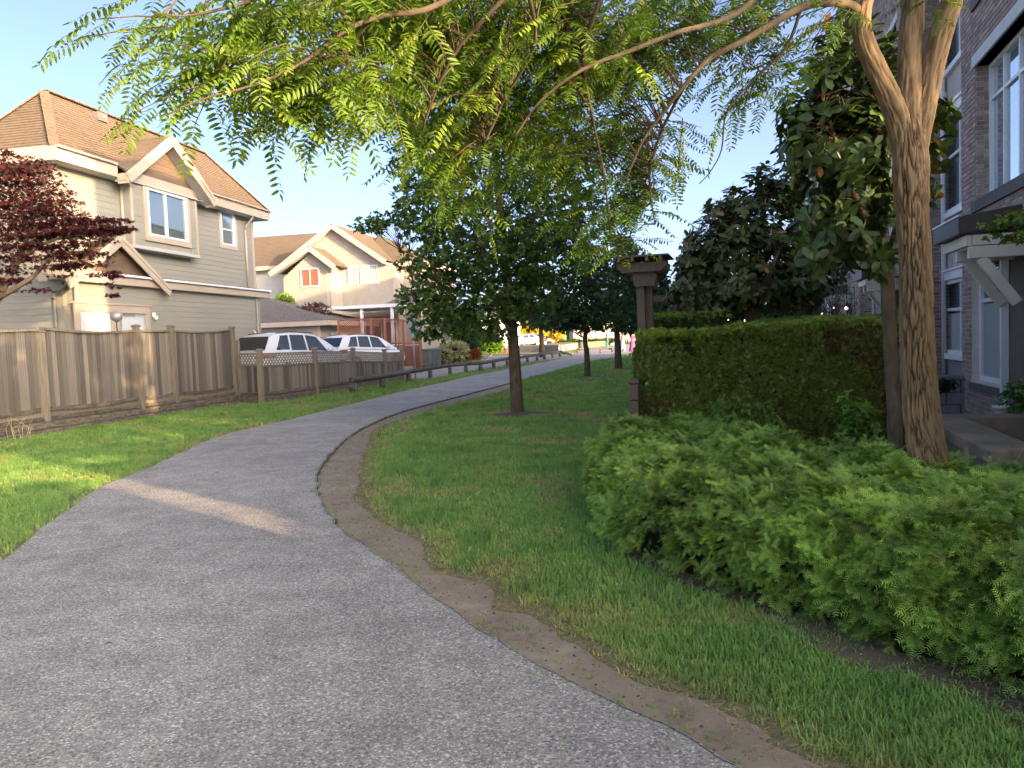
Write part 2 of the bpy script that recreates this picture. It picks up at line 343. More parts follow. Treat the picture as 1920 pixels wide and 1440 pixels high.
# dark tarred edge strip along the right side of the path
ed = []
for i in range(len(pr)):
    t = pr[min(i+1, len(pr)-1)]-pr[max(i-1, 0)]; t /= np.linalg.norm(t)+1e-9; nn = np.array([t[1], -t[0]])
    w = .014+.016*mnoise.noise(Vector((pr[i][0]*4, pr[i][1]*4, 2)))
    ed.append((pr[i]-nn*.012, pr[i]+nn*w))
V = []; Fq = []
for i, (a, b) in enumerate(ed):
    V += [(a[0], a[1], .040), (b[0], b[1], .014)]
    if i: k = 2*i; Fq.append((k-2, k-1, k+1, k))
link('path_edge', npmesh('path_edge', np.array(V), np.array(Fq), M_edge))['kind'] = 'structure'
# worn dirt beside the path
DO_px = [(1700,1500),(1560,1440),(1466,1382),(1370,1334),(1245,1297),(1120,1243),(1037,1185),(1006,1155),(931,1143),(919,1109),(869,1087),(806,1065),(787,1021),(740,990),(684,959),(666,915),(684,850),(703,806),(760,784),(830,762),(900,744),(975,723)]
dirt_out = smooth_poly([(3.2, -1), (2.4, 1.2)] + g2(DO_px[1:]), 5)
dpoly = wig2(dense(dirt_out, .04), .07, 1.6, 5)
dirt_in = [p for p in pr if -1 < p[1] < 27]; dirt_in = np.array(dirt_in)
sheet('dirt_strip', np.vstack([dpoly, dirt_in[::-1]]), 0.006, M_dirt)
# bare soil in front of the yew hedge
SO_px = [(1128,930),(1126,988),(1162,1040),(1237,1082),(1307,1111),(1412,1149),(1507,1207),(1620,1265),(1745,1284),(1828,1319),(1920,1365)]
soil_out = smooth_poly(g2(SO_px) + [(2.75, 2.2), (3.1, 1.0)], 5)
soil = wig2(dense(soil_out, .04), .09, 1.6, 11)
soil_poly = np.vstack([soil, [(3.3, 1.0), (9.0, 9.0), (12, 20), (6, 20), (1.35, 10.5), (1.25, 8.6)]])
sheet('garden_soil', soil_poly, 0.008, M_mulch)
# mulch rings round the three lawn trees
for (cx, cy, rr) in ((.06, 15.14, .62), (2.73, 27.9, .8), (4.67, 33.4, .9)):
    P = [(cx+.15+(rr+.16*mnoise.noise(Vector((math.cos(t)*2+cx, math.sin(t)*2, 4))))*math.cos(t)*1.25, cy-.1+rr*math.sin(t)) for t in np.linspace(0, 2*math.pi, 40, endpoint=False)]
    V = [(cx, cy, .07)] + [(p[0]*.4+cx*.6, p[1]*.4+cy*.6, .05) for p in P] + [(p[0], p[1], .004) for p in P]
    n = 40; Ft = [(0, 1+i, 1+(i+1) % n) for i in range(n)]; Fqq = [(1+i, 1+n+i, 1+n+(i+1) % n, 1+(i+1) % n) for i in range(n)]
    link('mulch_ring', npmesh('mulch_ring', np.array(V), [np.array(Ft), np.array(Fqq)], M_mulch, True))['kind'] = 'structure'
# side street beyond the log rail, and the raised parking lane behind the low fence
road = g2([(768,712),(790,712.5),(812,709.5),(880,697),(990,681.5),(1076,669),(1180,662),(1300,650),(1180,641),(1100,646),(1075,664),(985,666),(920,667.5),(906,676),(850,688),(790,694),(760,697)])
sheet('road', road, 0.012, M_road)
LZ = 0.34
lane = [(-8.0, 21.9), (-6.95, 21.2), (-6.1, 23.6), (-5.6, 26.9), (-4.85, 29.0), (-4.55, 31.2), (-4.9, 34), (-4.9, 41), (-5.6, 45.5), (-30, 47), (-30, 28), (-9.9, 27.8), (-9.3, 23)]
sheet('parking_lane', lane, LZ, M_road, skirt=-.02)
yard = [(-8.2, 21.5), (-9.45, 14.9), (-10.9, 8.4), (-13, 0), (-40, 0), (-40, 27.5), (-9.9, 27.5), (-9.3, 23)]
sheet('yard', yard, .30, M_ground, skirt=-.02)
kb = g2([(790,694),(850,688),(906,676),(920,667.5),(985,666),(1072,664.5)])
for i in range(len(kb)-1):
    b = MB(); b.beam((*kb[i], .05), (*kb[i+1], .05), .18, .13); o = b.build('kerb', M_block, bev=.01); o['kind'] = 'structure'

# ------------------------------------------------------------ wooden fences
def post_obj(parent, x, y, z0, z1, w=.115, cap=True, fr_a=0.2, lean=(0, 0), name='post'):
    b = MB(None); c, s = math.cos(-fr_a), math.sin(-fr_a)
    for lev, (z, ww) in enumerate(((z0, w/2), (z1, w/2))):
        for i, j in ((-1, -1), (1, -1), (1, 1), (-1, 1)):
            b.v.append(np.array([x+lean[0]*(z-z0)+ww*(i*c-j*s), y+lean[1]*(z-z0)+ww*(i*s+j*c), z]))
    b.f += [(0, 3, 2, 1), (4, 5, 6, 7), (0, 1, 5, 4), (1, 2, 6, 5), (2, 3, 7, 6), (3, 0, 4, 7)]
    o = b.build(name, M_woodp, parent, bev=.008)
    if cap:
        k = MB(None); tx, ty = x+lean[0]*(z1-z0), y+lean[1]*(z1-z0)
        for z, ww in ((z1+.002, w*.62), (z1+.03, w*.66), (z1+.062, w*.40)):
            for i, j in ((-1, -1), (1, -1), (1, 1), (-1, 1)): k.v.append(np.array([tx+ww*(i*c-j*s), ty+ww*(i*s+j*c), z]))
        k.f += [(0, 3, 2, 1), (8, 9, 10, 11)]
        for l in (0, 4): k.f += [(l, l+1, l+5, l+4), (l+1, l+2, l+6, l+5), (l+2, l+3, l+7, l+6), (l+3, l, l+4, l+7)]
        k.build('post_cap', M_woodp, o, bev=.004)
    return o
def plank_mesh():
    b = MB(); b.box((-.5, -.5, 0), (.5, .5, 1)); return b.mesh('board', M_wood)
BOARD = plank_mesh()
def boards(parent, p, q, zb, zt, w=.135, th=.018, off=0.0, sag=0.0, name='board', gap=.004, me=None):
    """vertical boards from p to q; zb, zt functions of t"""
    p = np.array(p); q = np.array(q); d = q-p; L = np.linalg.norm(d); d /= L; n = np.array([d[1], -d[0]]); k = max(1, round(L/w)); a = math.atan2(d[1], d[0])
    for i in range(k):
        t = (i+.5)/k; c = p+d*L*t+n*(off+random.uniform(-.006, .006)); z0 = zb(t)+random.uniform(-.006, .012); z1 = zt(t)
        o = link(name, me or BOARD, parent, True); o.location = (c[0], c[1], z0); o.rotation_euler = (random.uniform(-.006, .006), random.uniform(-.008, .008), a+random.uniform(-.02, .02))
        o.scale = (L/k-gap*random.uniform(.5, 2.2), th, z1-z0)
# tall fence line, in plan
a0 = np.array([-9.18, 14.91]); a1 = np.array([-7.73, 21.32]); fd = (a1-a0)/np.linalg.norm(a1-a0)
TF = lambda s: a0+fd*s                      # s metres along from the post at x=80
FA = math.atan2(fd[0], fd[1])
fr_tall = Fr(a0[0], a0[1], FA)
def s_of(x, y, n=0.0): return fr_tall.pick(x, y, n)
for key, (x, yb, yt) in dict(a=(80, 800, 615), b=(262, 770, 617), c=(322, 757, 618), d=(440, 745, 620)).items(): pass
S_posts = [fr_tall.pick(80, 700, 0.05)[0], fr_tall.pick(262, 700, .05)[0], fr_tall.pick(327, 700, .05)[0], fr_tall.pick(441, 700, .05)[0]]
S_posts = [S_posts[0]-4.9, S_posts[0]-2.45] + S_posts
ztop = 2.02
tall = thing('wooden_fence', 'tall weathered cedar board fence on retaining timbers beside the beige siding house', 'fence', (float(a0[0]), float(a0[1]), 0))
tops = []
for i, s in enumerate(S_posts):
    p = TF(s)+np.array([fd[1], -fd[0]])*.05
    lean = (random.uniform(-.01, .01), random.uniform(-.01, .01))
    _, zt = fr_tall.pick((80, 262, 327, 441)[i-2], (620, 610, 611, 613)[i-2], .05) if i >= 2 else (0, 2.12)
    tops.append(zt); post_obj(tall, p[0], p[1], .05, zt-.04, w=.12, fr_a=FA, lean=lean)
for i in range(len(S_posts)-1):
    s0, s1 = S_posts[i]+.07, S_posts[i+1]-.07
    za, zb_ = (2.06, 2.06) if i < 2 else ((2.09, 2.05), (2.05, 2.05), (2.05, 2.09))[i-2]
    sag = (.02, .03, .06, .01, .05)[i]
    zt = lambda t, za=za, zb_=zb_, sag=sag: za+(zb_-za)*t-sag*4*t*(1-t)-.05
    zbm = lambda t: .52-.05*math.sin(3*t)
    boards(tall, TF(s0), TF(s1), zbm, zt, w=.115)
    # top rail, bottom rail
    for nm, zf, hh, ww in (('top_rail', lambda t: zt(t)+.02, .045, .09), ('bottom_rail', lambda t: zbm(t)-.035, .075, .05)):
        b = MB(None); nn = 10; off = np.array([fd[1], -fd[0]])*.012; r_ = []
        for k in range(nn+1):
            t = k/nn; c = TF(s0+(s1-s0)*t)+off; z = zf(t); r_.append((c, z))
        for k, (c, z) in enumerate(r_):
            nv = np.array([fd[1], -fd[0]])*ww/2
            for dd, dz in ((-1, -hh/2), (1, -hh/2), (1, hh/2), (-1, hh/2)): b.v.append(np.array([c[0]+nv[0]*dd, c[1]+nv[1]*dd, z+dz]))
            if k:
                l = 4*k
                for e in range(4): b.f.append((l-4+e, l-4+(e+1) % 4, l+(e+1) % 4, l+e))
        b.f += [(0, 1, 2, 3), (4*nn+3, 4*nn+2, 4*nn+1, 4*nn)]
        b.build(nm, M_woodp if nm == 'top_rail' else M_woodd, tall)
    b = MB(fr_tall); b.box((s0, -.03, .28), (s1, .0, .46)); b.build('kick_board', M_woodp, tall)
rt = thing('retaining_wall', 'low wall of dark landscape timbers under the tall cedar fence', 'retaining wall', (float(a0[0]), float(a0[1]), 0))
for lv, (off, z0, z1) in enumerate(((.20, -.05, .10), (.13, .105, .245), (.085, .25, .33))):
    s = -7.0+lv*.7
    while s < S_posts[-1]+.05:
        e = min(s+random.uniform(2.2, 3.0), S_posts[-1]+.1); b = MB(fr_tall); b.box((s+.006, off-.14, z0+random.uniform(0, .006)), (e-.006, off+random.uniform(-.01, .012), z1)); b.build('timber', M_woodd, rt, bev=.012); s = e

# low lattice-topped fence
lowpts = [(-7.62, 21.50), (-6.85, 20.92), (-5.98, 23.45), (-5.42, 26.4), (-4.75, 28.9), (-4.42, 31.2)]
low = thing('lattice_fence', 'low cedar fence with a lattice top in front of the parked white cars', 'fence', (lowpts[1][0], lowpts[1][1], 0))
lt = []
for i, (x, y) in enumerate(lowpts):
    Y = y; px = (452, 487, 593, 667, 728, 766)[i]; py = (636, 656, 653, 653, 656, 655)[i]
    z = float(A(px, py, Y)[2]); lt.append(z)
    post_obj(low, x, y, -.02, z-.03, w=.125 if i else .09, fr_a=.27, cap=i > 0, lean=((.012, 0) if i == 1 else (0, 0)))
def lattice(parent, p, q, z0, z1, z0q, z1q, m, pitch=.135, w=.042, name='lattice_panel', th=.012, single=True):
    """diagonal strips both ways, clipped to the panel, one mesh per panel"""
    p = np.array([p[0], p[1]]); q = np.array([q[0], q[1]]); L = np.linalg.norm(q-p); d = (q-p)/L; n = np.array([d[1], -d[0]])
    H = z1-z0; b = MB(None)
    for dirn, off in ((1, 0.0), (-1, th)):
        k = -int(H/pitch)-2
        while k*pitch < L+H:
            x0 = k*pitch; k += 1
            # line (x0 + dirn*s, s) for s in 0..H, clipped to 0..L
            if dirn < 0: xa = x0; f = lambda s: xa+H-s
            else: xa = x0; f = lambda s: xa+s
            sl_ = [s for s in (0, H)]
            lo_, hi_ = 0, H
            if dirn > 0: lo_ = max(0, -xa); hi_ = min(H, L-xa)
            else: lo_ = max(0, xa+H-L); hi_ = min(H, xa+H)
            if hi_-lo_ < .01: continue
            P = []
            for s in (lo_, hi_):
                u = f(s); t = u/L; zz0 = z0+(z0q-z0)*t; zz1 = z1+(z1q-z1)*t
                P.append((u, zz0+(zz1-zz0)*s/H))
            (ua, za), (ub, zb2) = P; ww = w*.7
            base = len(b.v)
            for (u, z) in P:
                for o_, e in ((-ww, 0), (ww, 0), (ww, th), (-ww, th)):
                    uu = min(max(u+o_, 0), L); c = p+d*uu+n*(off+e); b.v.append(np.array([c[0], c[1], z]))
            b.f += [tuple(base+i for i in f_) for f_ in [(0, 1, 2, 3), (7, 6, 5, 4), (0, 4, 5, 1), (1, 5, 6, 2), (2, 6, 7, 3), (3, 7, 4, 0)]]
    return b.build(name, m, parent, kind='stuff')
for i in range(5):
    p, q = lowpts[i], lowpts[i+1]; pn = np.array(p); qn = np.array(q); d = (qn-pn)/np.linalg.norm(qn-pn); p = tuple(pn+d*.06); q = tuple(qn-d*.06)
    za, zb_ = lt[i]-.13, lt[i+1]-.13
    if i == 0: za = zb_
    h = .30 if i else .27
    lattice(low, p, q, za-h, za, zb_-h, zb_, M_lat)
    for nm, dz, hh in (('top_rail', .02, .04), ('middle_rail', -h-.02, .05), ('bottom_rail', None, .08)):
        b = MB()
        if dz is None: b.beam((p[0], p[1], .26), (q[0], q[1], .26), .05, hh)
        else: b.beam((p[0], p[1], za+dz), (q[0], q[1], zb_+dz), .06, hh)
        b.build(nm, M_woodd if dz is None else M_woodp, low)
    boards(low, p, q, lambda t: .30, lambda t, za=za, zb_=zb_, h=h: za+(zb_-za)*t-h-.045, w=.105, th=.016)
    b = MB(); b.beam((p[0], p[1], .10), (q[0], q[1], .10), .04, .2); b.build('kick_board', M_woodd, low)

# ------------------------------------------------------------ log rail along the path
def log_rail(label, posts, zt=.42, group=None, first=True):
    t = thing('log_rail', label, 'guard rail', (posts[0][0], posts[0][1], 0), group=group)
    for i, (x, y) in enumerate(posts):
        r = .095*random.uniform(.92, 1.08); b = MB(); b.tube([(x, y, -.05), (x, y, zt-.10)], [r, r*.95], 12); b.build('post', M_log, t, True)
    for i in range(len(posts)-1):
        (x0, y0), (x1, y1) = posts[i], posts[i+1]; b = MB(); pts = []; rr = []
        for k in range(9):
            s = k/8*1.0; s2 = s*(1.03)-.015
            pts.append((x0+(x1-x0)*s2+random.uniform(-.008, .008), y0+(y1-y0)*s2, zt+.0+random.uniform(-.006, .006))); rr.append(.088*random.uniform(.93, 1.05))
        b.tube(pts, rr, 12); b.build('rail', M_log, t, True)
    return t
rp = [tuple(G(*p)[:2]) for p in [(661,738),(717,729),(767,718),(807,708),(843,701),(871,695.5),(901,690.5),(925,686),(951,682),(990,680)]]
rp = [tuple(G(661,738)[:2]), tuple(G(717,729)[:2]), tuple(G(767,718)[:2]), tuple(G(807,709)[:2]), tuple(G(844,702)[:2]), tuple(G(874,699)[:2]), tuple(G(901,697)[:2]), tuple(G(926,692)[:2]), tuple(G(951,687)[:2]), tuple(G(989,681)[:2]), tuple(G(1007,677)[:2]), tuple(G(1021,674)[:2]), tuple(G(1036,671)[:2]), tuple(G(1050,669)[:2])]
log_rail('long dark log rail on short posts running between the path and the side street', rp)
e = MB(); x0, y0 = rp[-1]; x1, y1 = G(1072, 668)[:2]; e.tube([(x0, y0, .42), ((x0+x1)/2, (y0+y1)/2, .28), (x1, y1, .12)], [.088, .085, .085], 10); e.build('rail_end', M_log, bpy.data.objects['log_rail'], True)
rp2 = [tuple(G(*p)[:2]) for p in [(1083,664.5),(1126,662.5),(1148,661)]]
log_rail('short log rail at the street crossing near the walking people', rp2, zt=.46)
# ------------------------------------------------------------ building helpers
PLK = {}
def plank_unit(m):
    """a lap siding board, unit length along x, unit height along z, front towards +y"""
    if m.name not in PLK:
        b = MB(); pr_ = [(0, 0), (.017, 0), (.017, .04), (.006, 1), (0, 1)]
        pts = [(-.5, p[0], p[1]) for p in pr_] + [(.5, p[0], p[1]) for p in pr_]
        b.add(pts, [(4, 3, 2, 1, 0), (5, 6, 7, 8, 9)] + [(i, (i+1) % 5, 5+(i+1) % 5, 5+i) for i in range(5)])
        PLK[m.name] = b.mesh('plank', m)
    return PLK[m.name]
def cut(spans, a, b):
    out = []
    for s, e in spans:
        if b <= s or a >= e: out.append((s, e)); continue
        if a > s: out.append((s, a))
        if b < e: out.append((b, e))
    return [(s, e) for s, e in out if e-s > .03]
def siding(parent, fr, axis, c, t0, t1, z0, z1, m, course=.15, holes=(), single=True, out=1, limit=None, name='plank'):
    """axis 'u': wall in plane n=c running along u (front towards +n); axis 'n': wall in plane u=c running along n (front towards -u)
    limit: function z -> (ta, tb) clipping a gable"""
    k = max(1, round((z1-z0)/course)); h = (z1-z0)/k; J = MB(fr)
    for i in range(k):
        za = z0+i*h; zb = za+h*1.0; spans = [(t0, t1)]
        for (a, b, ha, hb) in holes:
            if hb > za+.01 and ha < zb-.01:
                if ha <= za+h*.5 <= hb or (ha < zb and hb > za): spans = cut(spans, a, b)
        if limit:
            la, lb = limit(za+h*.5); spans = [(max(s, la), min(e, lb)) for s, e in spans]; spans = [(s, e) for s, e in spans if e-s > .04]
        for s, e in spans:
            if single:
                o = link(name, plank_unit(m), parent, True); mid = (s+e)/2
                if axis == 'u': P = fr(mid, c, za); xd = fr.U; yd = fr.N*out
                else: P = fr(c, mid, za); xd = fr.N; yd = -fr.U*out
                zd = np.array([0, 0, 1.]); L = (e-s-.003)
                if np.cross(xd, yd)[2] < 0: xd = -xd
                M = Matrix(((xd[0]*L, yd[0], 0, P[0]), (xd[1]*L, yd[1], 0, P[1]), (0, 0, h*1.03, P[2]), (0, 0, 0, 1)))
                o.matrix_basis = M
            else:
                y1, y2 = .02*out, .005*out
                if axis == 'u': pts = [(s, c, za), (e, c, za), (e, c+y1, za), (s, c+y1, za), (s, c, zb), (e, c, zb), (e, c+y2, zb), (s, c+y2, zb)]
                else: pts = [(c, s, za), (c, e, za), (c-y1, e, za), (c-y1, s, za), (c, s, zb), (c, e, zb), (c-y2, e, zb), (c-y2, s, zb)]
                J.add(pts, [(0, 1, 2, 3), (3, 2, 6, 7), (0, 3, 7, 4), (1, 5, 6, 2), (4, 7, 6, 5)])
    if not single and J.v: J.build('siding', m, parent, kind='stuff')
def clip(poly, a, b):
    """clip a convex 3D polygon to a <= z <= b"""
    for sgn, lim in ((1, a), (-1, b)):
        out = []
        for i in range(len(poly)):
            p, q = poly[i], poly[(i+1) % len(poly)]; dp, dq = sgn*(p[2]-lim), sgn*(q[2]-lim)
            if dp >= 0: out.append(p)
            if dp*dq < 0: out.append(p+(q-p)*dp/(dp-dq))
        poly = out
        if len(poly) < 3: return []
    return poly
def shingles(parent, faces, m, course=.085, lift=.016, name='shingles', deck=None):
    """faces: convex planar 3D polygons; stepped courses of shingles on each, joined"""
    b = MB(None)
    for poly in faces:
        P = [np.array(p, float) for p in poly]; n = np.cross(P[1]-P[0], P[2]-P[0]); n /= np.linalg.norm(n)
        if n[2] < 0: P = P[::-1]; n = -n
        z0 = min(p[2] for p in P); z1 = max(p[2] for p in P); k = max(1, round((z1-z0)/course)); h = (z1-z0)/k
        base = len(b.v); b.v += [p-n*.03 for p in P]; b.f.append(tuple(base+i for i in range(len(P)))[::-1])
        for i in range(k):
            za, zb = z0+i*h, z0+(i+1)*h; s = clip(P, za-1e-9, zb+1e-9)
            if len(s) < 3: continue
            base = len(b.v); b.v += [q+n*lift*(1-(q[2]-za)/h) for q in s]; b.f.append(tuple(base+j for j in range(len(s))))
            lo = [j for j in range(len(s)) if abs(s[j][2]-za) < 1e-6]
            if len(lo) >= 2:
                a_, c_ = lo[0], lo[-1]
                if (a_+1) % len(s) != c_: a_, c_ = c_, a_
                if (a_+1) % len(s) == c_:
                    bb = len(b.v); b.v += [s[a_]+n*lift, s[c_]+n*lift, s[c_]-n*.004, s[a_]-n*.004]; b.f.append((bb+3, bb+2, bb+1, bb))
    return b.build(name, m, parent, kind='stuff')
def bar(parent, fr, p, q, w, h, m, name, bev=.004):
    b = MB(fr); b.beam(p, q, w, h); return b.build(name, m, parent, bev=bev)
def window(parent, fr, axis, c, t0, t1, z0, z1, frame=.055, trim=None, tm=None, fm=None, mull=(), trans=(), depth=.03, glass=None, back=None, out=1, sill=False, backm=None):
    """a window in a wall plane: frame part > pane sub-parts; trim boards as their own part"""
    fm = fm or M_white; glass = glass or M_glass
    def P(t, o_, z): return (t, c+o_*out, z) if axis == 'u' else (c-o_*out, t, z)
    def bx(b, ta, tb, oa, ob, za, zb):
        p, q = P(ta, oa, za), P(tb, ob, zb); b.box(tuple(min(x, y) for x, y in zip(p, q)), tuple(max(x, y) for x, y in zip(p, q)))
    f = MB(fr); d0, d1 = -.03, depth+.02
    bx(f, t0, t0+frame, d0, d1, z0, z1); bx(f, t1-frame, t1, d0, d1, z0, z1); bx(f, t0+frame, t1-frame, d0, d1, z0, z0+frame); bx(f, t0+frame, t1-frame, d0, d1, z1-frame, z1)
    w = f.build('window', fm, parent, bev=.003)
    ts = [t0+frame] + [t0+(t1-t0)*x for x in mull] + [t1-frame]; zs = [z0+frame] + [z0+(z1-z0)*x for x in trans] + [z1-frame]; mw = frame*.38
    g = MB(fr)
    for x in ts[1:-1]: bx(g, x-mw, x+mw, d0, d1-.012, z0+frame, z1-frame)
    for x in zs[1:-1]: bx(g, t0+frame, t1-frame, d0, d1-.015, x-mw, x+mw)
    if g.v: g.build('mullion', fm, w)
    for i in range(len(ts)-1):
        for j in range(len(zs)-1):
            p = MB(fr); bx(p, ts[i], ts[i+1], d0+.012, d0+.02, zs[j], zs[j+1]); p.build('pane', glass, w)
    if backm:
        for (fa, fb, ga, gb, mm) in backm:
            p = MB(fr); bx(p, t0+frame+(t1-t0-2*frame)*fa, t0+frame+(t1-t0-2*frame)*fb, d0+.026, d0+.032, z0+frame+(z1-z0-2*frame)*ga, z0+frame+(z1-z0-2*frame)*gb); p.build('curtain', mm, w)
    if trim:
        t = MB(fr); tr = trim; o1 = .035
        bx(t, t0-tr, t0, -.01, o1, z0-tr, z1+tr); bx(t, t1, t1+tr, -.01, o1, z0-tr, z1+tr); bx(t, t0, t1, -.01, o1, z1, z1+tr*1.15); bx(t, t0, t1, -.01, o1, z0-tr, z0)
        if sill: bx(t, t0-tr*1.2, t1+tr*1.2, -.01, o1+.03, z0-tr-.03, z0-tr)
        t.build('window_trim', tm or M_trim, parent, bev=.004)
    return w
def blinds(parent_w, fr, axis, c, t0, t1, z0, z1, m, out=1, pitch=.045):
    b = MB(fr); z = z0
    while z < z1:
        if axis == 'u': b.add([(t0, c, z), (t1, c, z), (t1, c+.012, z+pitch*.8), (t0, c+.012, z+pitch*.8)], [(0, 1, 2, 3)])
        else: b.add([(c, t0, z), (c, t1, z), (c-.012, t1, z+pitch*.8), (c-.012, t0, z+pitch*.8)], [(0, 1, 2, 3)])
        z += pitch
    return b.build('blind', m, parent_w)

# ------------------------------------------------------------ the beige siding house
H = Fr(-10.4728, 18.2638, math.radians(11.2)); pk = H.pick
h1 = thing('siding_house', 'two storey beige siding house with brown shingle roof behind the tall cedar fence', 'house', tuple(H(5, -4, .3)))
ZE = 6.41; UE = 10.0; WN = -.42            # eave height, right end of the eaves, main wall plane
best = min((abs(pk(85, 172, -w/2)[0]-w/2), w) for w in np.arange(3, 14, .02)); WD = best[1]; ZR = pk(85, 172, -WD/2)[1]
UR1 = max(WD/2+.5, UE-WD/2); 
if UR1 > UE-1: UR1 = UE-1
uw = pk(474, 450, WN)[0]                   # right end of upper wall
ul = pk(487, 600, -.15)[0]                 # right end of lower wall
slope = (ZR-ZE)/(WD/2)
def main_z(n): return ZE + (-n)*slope
# solid core of walls
b = MB(H); b.box((.42, -WD+.4, .2), (uw, WN-.02, ZE-.15)); b.build('wall', M_siding, h1)
b = MB(H); b.box((.55, WN-.02, .2), (ul, -.17, 3.45)); b.build('lower_wall', M_siding, h1)
# main roof: four slopes
c0, c1, c2, c3 = H(0, 0, ZE), H(UE, 0, ZE), H(UE, -WD, ZE), H(0, -WD, ZE); r0, r1 = H(WD/2, -WD/2, ZR), H(UR1, -WD/2, ZR)
# bay gable geometry on plane n = GN
GN = .30
ua, za = pk(322, 254, GN); urt, zrt = pk(403, 374, GN); ult, zlt = pk(240, 322, GN)
mid = (ult+urt)/2; ua = mid; half = (urt-ult)/2; zt_ = (zrt+zlt)/2; gs = (za-zt_)/half
ngab = -(za-ZE)/slope                                  # where its ridge dies into the main slope
# main front slope split round the gable valley: polygons left, right, above
vA = H(ult, min(0, -(zt_-ZE)/slope) if zt_ > ZE else 0, max(ZE, zt_)); apexB = H(ua, ngab, za); vB = H(urt, 0, ZE)
faces = [[c0, H(ult, 0, ZE), apexB, H(ua, -WD/2, ZR), r0], [H(urt, 0, ZE), c1, r1, H(ua, -WD/2, ZR), apexB], [c0, r0, c3], [c1, c2, r1], [c2, c3, r0, r1]]
if ua < WD/2: faces[0] = [c0, H(ult, 0, ZE), apexB, r0]; faces[1] = [H(urt, 0, ZE), c1, r1, r0, apexB]
shingles(h1, faces, M_roof)
gz = lambda u: za-gs*abs(u-ua)
shingles(h1, [[H(ult, GN+.02, zt_), H(ult, 0, max(zt_, ZE)-.0), apexB, H(ua, GN+.02, za)], [H(ua, GN+.02, za), apexB, H(urt, 0, ZE), H(urt, GN+.02, zt_)]], M_roof)
for p, q in ((c0, r0), (c1, r1), (r0, r1), (c3, r0), (c2, r1)):
    b = MB(None); d = q-p; k = 26 if np.linalg.norm(d) > 4 else 14
    for i in range(k):
        s, e = i/k, (i+1.15)/k; b.beam(p+d*s+np.array([0, 0, .03]), p+d*min(1, e)+np.array([0, 0, .018]), .22, .03)
    b.build('ridge_cap', M_roof, h1)
# fascias and soffit
def fascia(p, q, name='fascia', h=.34, m=M_trim): return bar(h1, H, (p[0], p[1], p[2]-h/2+.03), (q[0], q[1], q[2]-h/2+.03), .035, h, m, name)
fascia((0.0, 0.0, ZE), (ult-.02, 0, ZE)); fascia((urt-.25, 0, ZE), (UE, 0, ZE)); fascia((0, -.02, ZE), (0, -WD, ZE)); fascia((UE, -.02, ZE), (UE, -WD, ZE))
b = MB(H); b.box((.02, WN, ZE-.31), (UE-.02, -.02, ZE-.28)); b.box((.02, -WD, ZE-.31), (.42, WN, ZE-.28)); b.box((uw, -WD, ZE-.31), (UE-.02, WN, ZE-.28)); b.build('soffit', M_soffit, h1)
# gutter lip over the fascia, right part and left part
for u0_, u1_ in ((.0, ult-.1), (urt, UE)):
    b = MB(H); b.box((u0_, .02, ZE-.02), (u1_, .11, ZE+.035)); b.build('gutter', M_trim, h1, bev=.01)
# siding of the upper storey
bl = pk(247, 400, -.10)[0]; br = pk(369, 430, -.10)[0]          # bay left and right corners
bay_bot = pk(300, 466, -.10)[1]; BT = zt_+.02
wz0, wz1 = pk(412, 392, WN)[1], 0
su0, sz1 = pk(411, 393, WN); su1, sz0 = pk(441, 463, WN)
mu0, mz1a = pk(273, 355, -.10); mu1, mz0a = pk(352, 455, -.10); mz1 = (mz1a+pk(352, 370, -.10)[1])/2; mz0 = (mz0a+pk(279, 441, -.10)[1])/2
siding(h1, H, 'u', WN, .42, uw, 3.62, ZE-.30, M_siding, .155, holes=[(bl, br, bay_bot-.12, 9), (su0-.1, su1+.1, sz0-.1, sz1+.12)])
siding(h1, H, 'n', .42, -WD+.4, WN, .35, ZE-.30, M_siding, .155)
# corner boards and downpipes
for (u_, n_, z0_, z1_) in ((.42, WN, 3.6, ZE-.31), (uw, WN, 3.6, ZE-.31)):
    b = MB(H); b.box((u_-.09 if u_ > 1 else u_-.03, n_, z0_), (u_+.03 if u_ > 1 else u_+.09, n_+.035, z1_)); b.box((u_-.035 if u_ < 1 else u_, n_-.1, z0_), (u_ if u_ < 1 else u_+.03, n_+.034, z1_)); b.build('corner_board', M_trim, h1, bev=.004)
def downpipe(u, n, zt, zb_, m=M_siding, elbow=True, parent=h1, fr=H):
    b = MB(fr)
    if elbow: b.tube([(u, n+.40, zt), (u, n+.36, zt-.12), (u, n+.10, zt-.38), (u, n+.06, zt-.5)], .038, 8)
    b.tube([(u, n+.06, zt-(.5 if elbow else 0)), (u, n+.06, zb_)], .038, 8); b.build('downpipe', m, parent, True)
downpipe(pk(456, 420, WN)[0], WN, ZE-.25, 3.66, M_trim)
downpipe(pk(226, 400, WN)[0], WN, ZE-.28, 3.7, M_trim, False)
# bay window box with its gable
b = MB(H); b.box((bl, WN+.0, bay_bot), (br, -.13, BT+.2)); b.build('bay', M_siding, h1)
b = MB(H); b.box((bl-.03, WN, bay_bot-.10), (br+.03, -.06, bay_bot)); b.build('bay_base', M_soffit, h1, bev=.006)
siding(h1, H, 'u', -.12, bl+.06, br-.06, bay_bot+.02, zt_-.05, M_siding, .155, holes=[(mu0-.16, mu1+.16, mz0-.16, mz1+.2)])
siding(h1, H, 'n', bl, WN, -.12, bay_bot, zt_+.0, M_siding, .155)
for u_ in (bl, br):
    b = MB(H); b.box((u_-.035, -.12, bay_bot-.02), (u_+.055, -.075, zt_-.03)) if u_ == bl else b.box((u_-.055, -.12, bay_bot-.02), (u_+.035, -.075, zt_-.03)); b.build('corner_board', M_trim, h1, bev=.004)
w = window(h1, H, 'u', -.10, mu0, mu1, mz0, mz1, .06, trim=.15, mull=(.46,), glass=M_glassT)
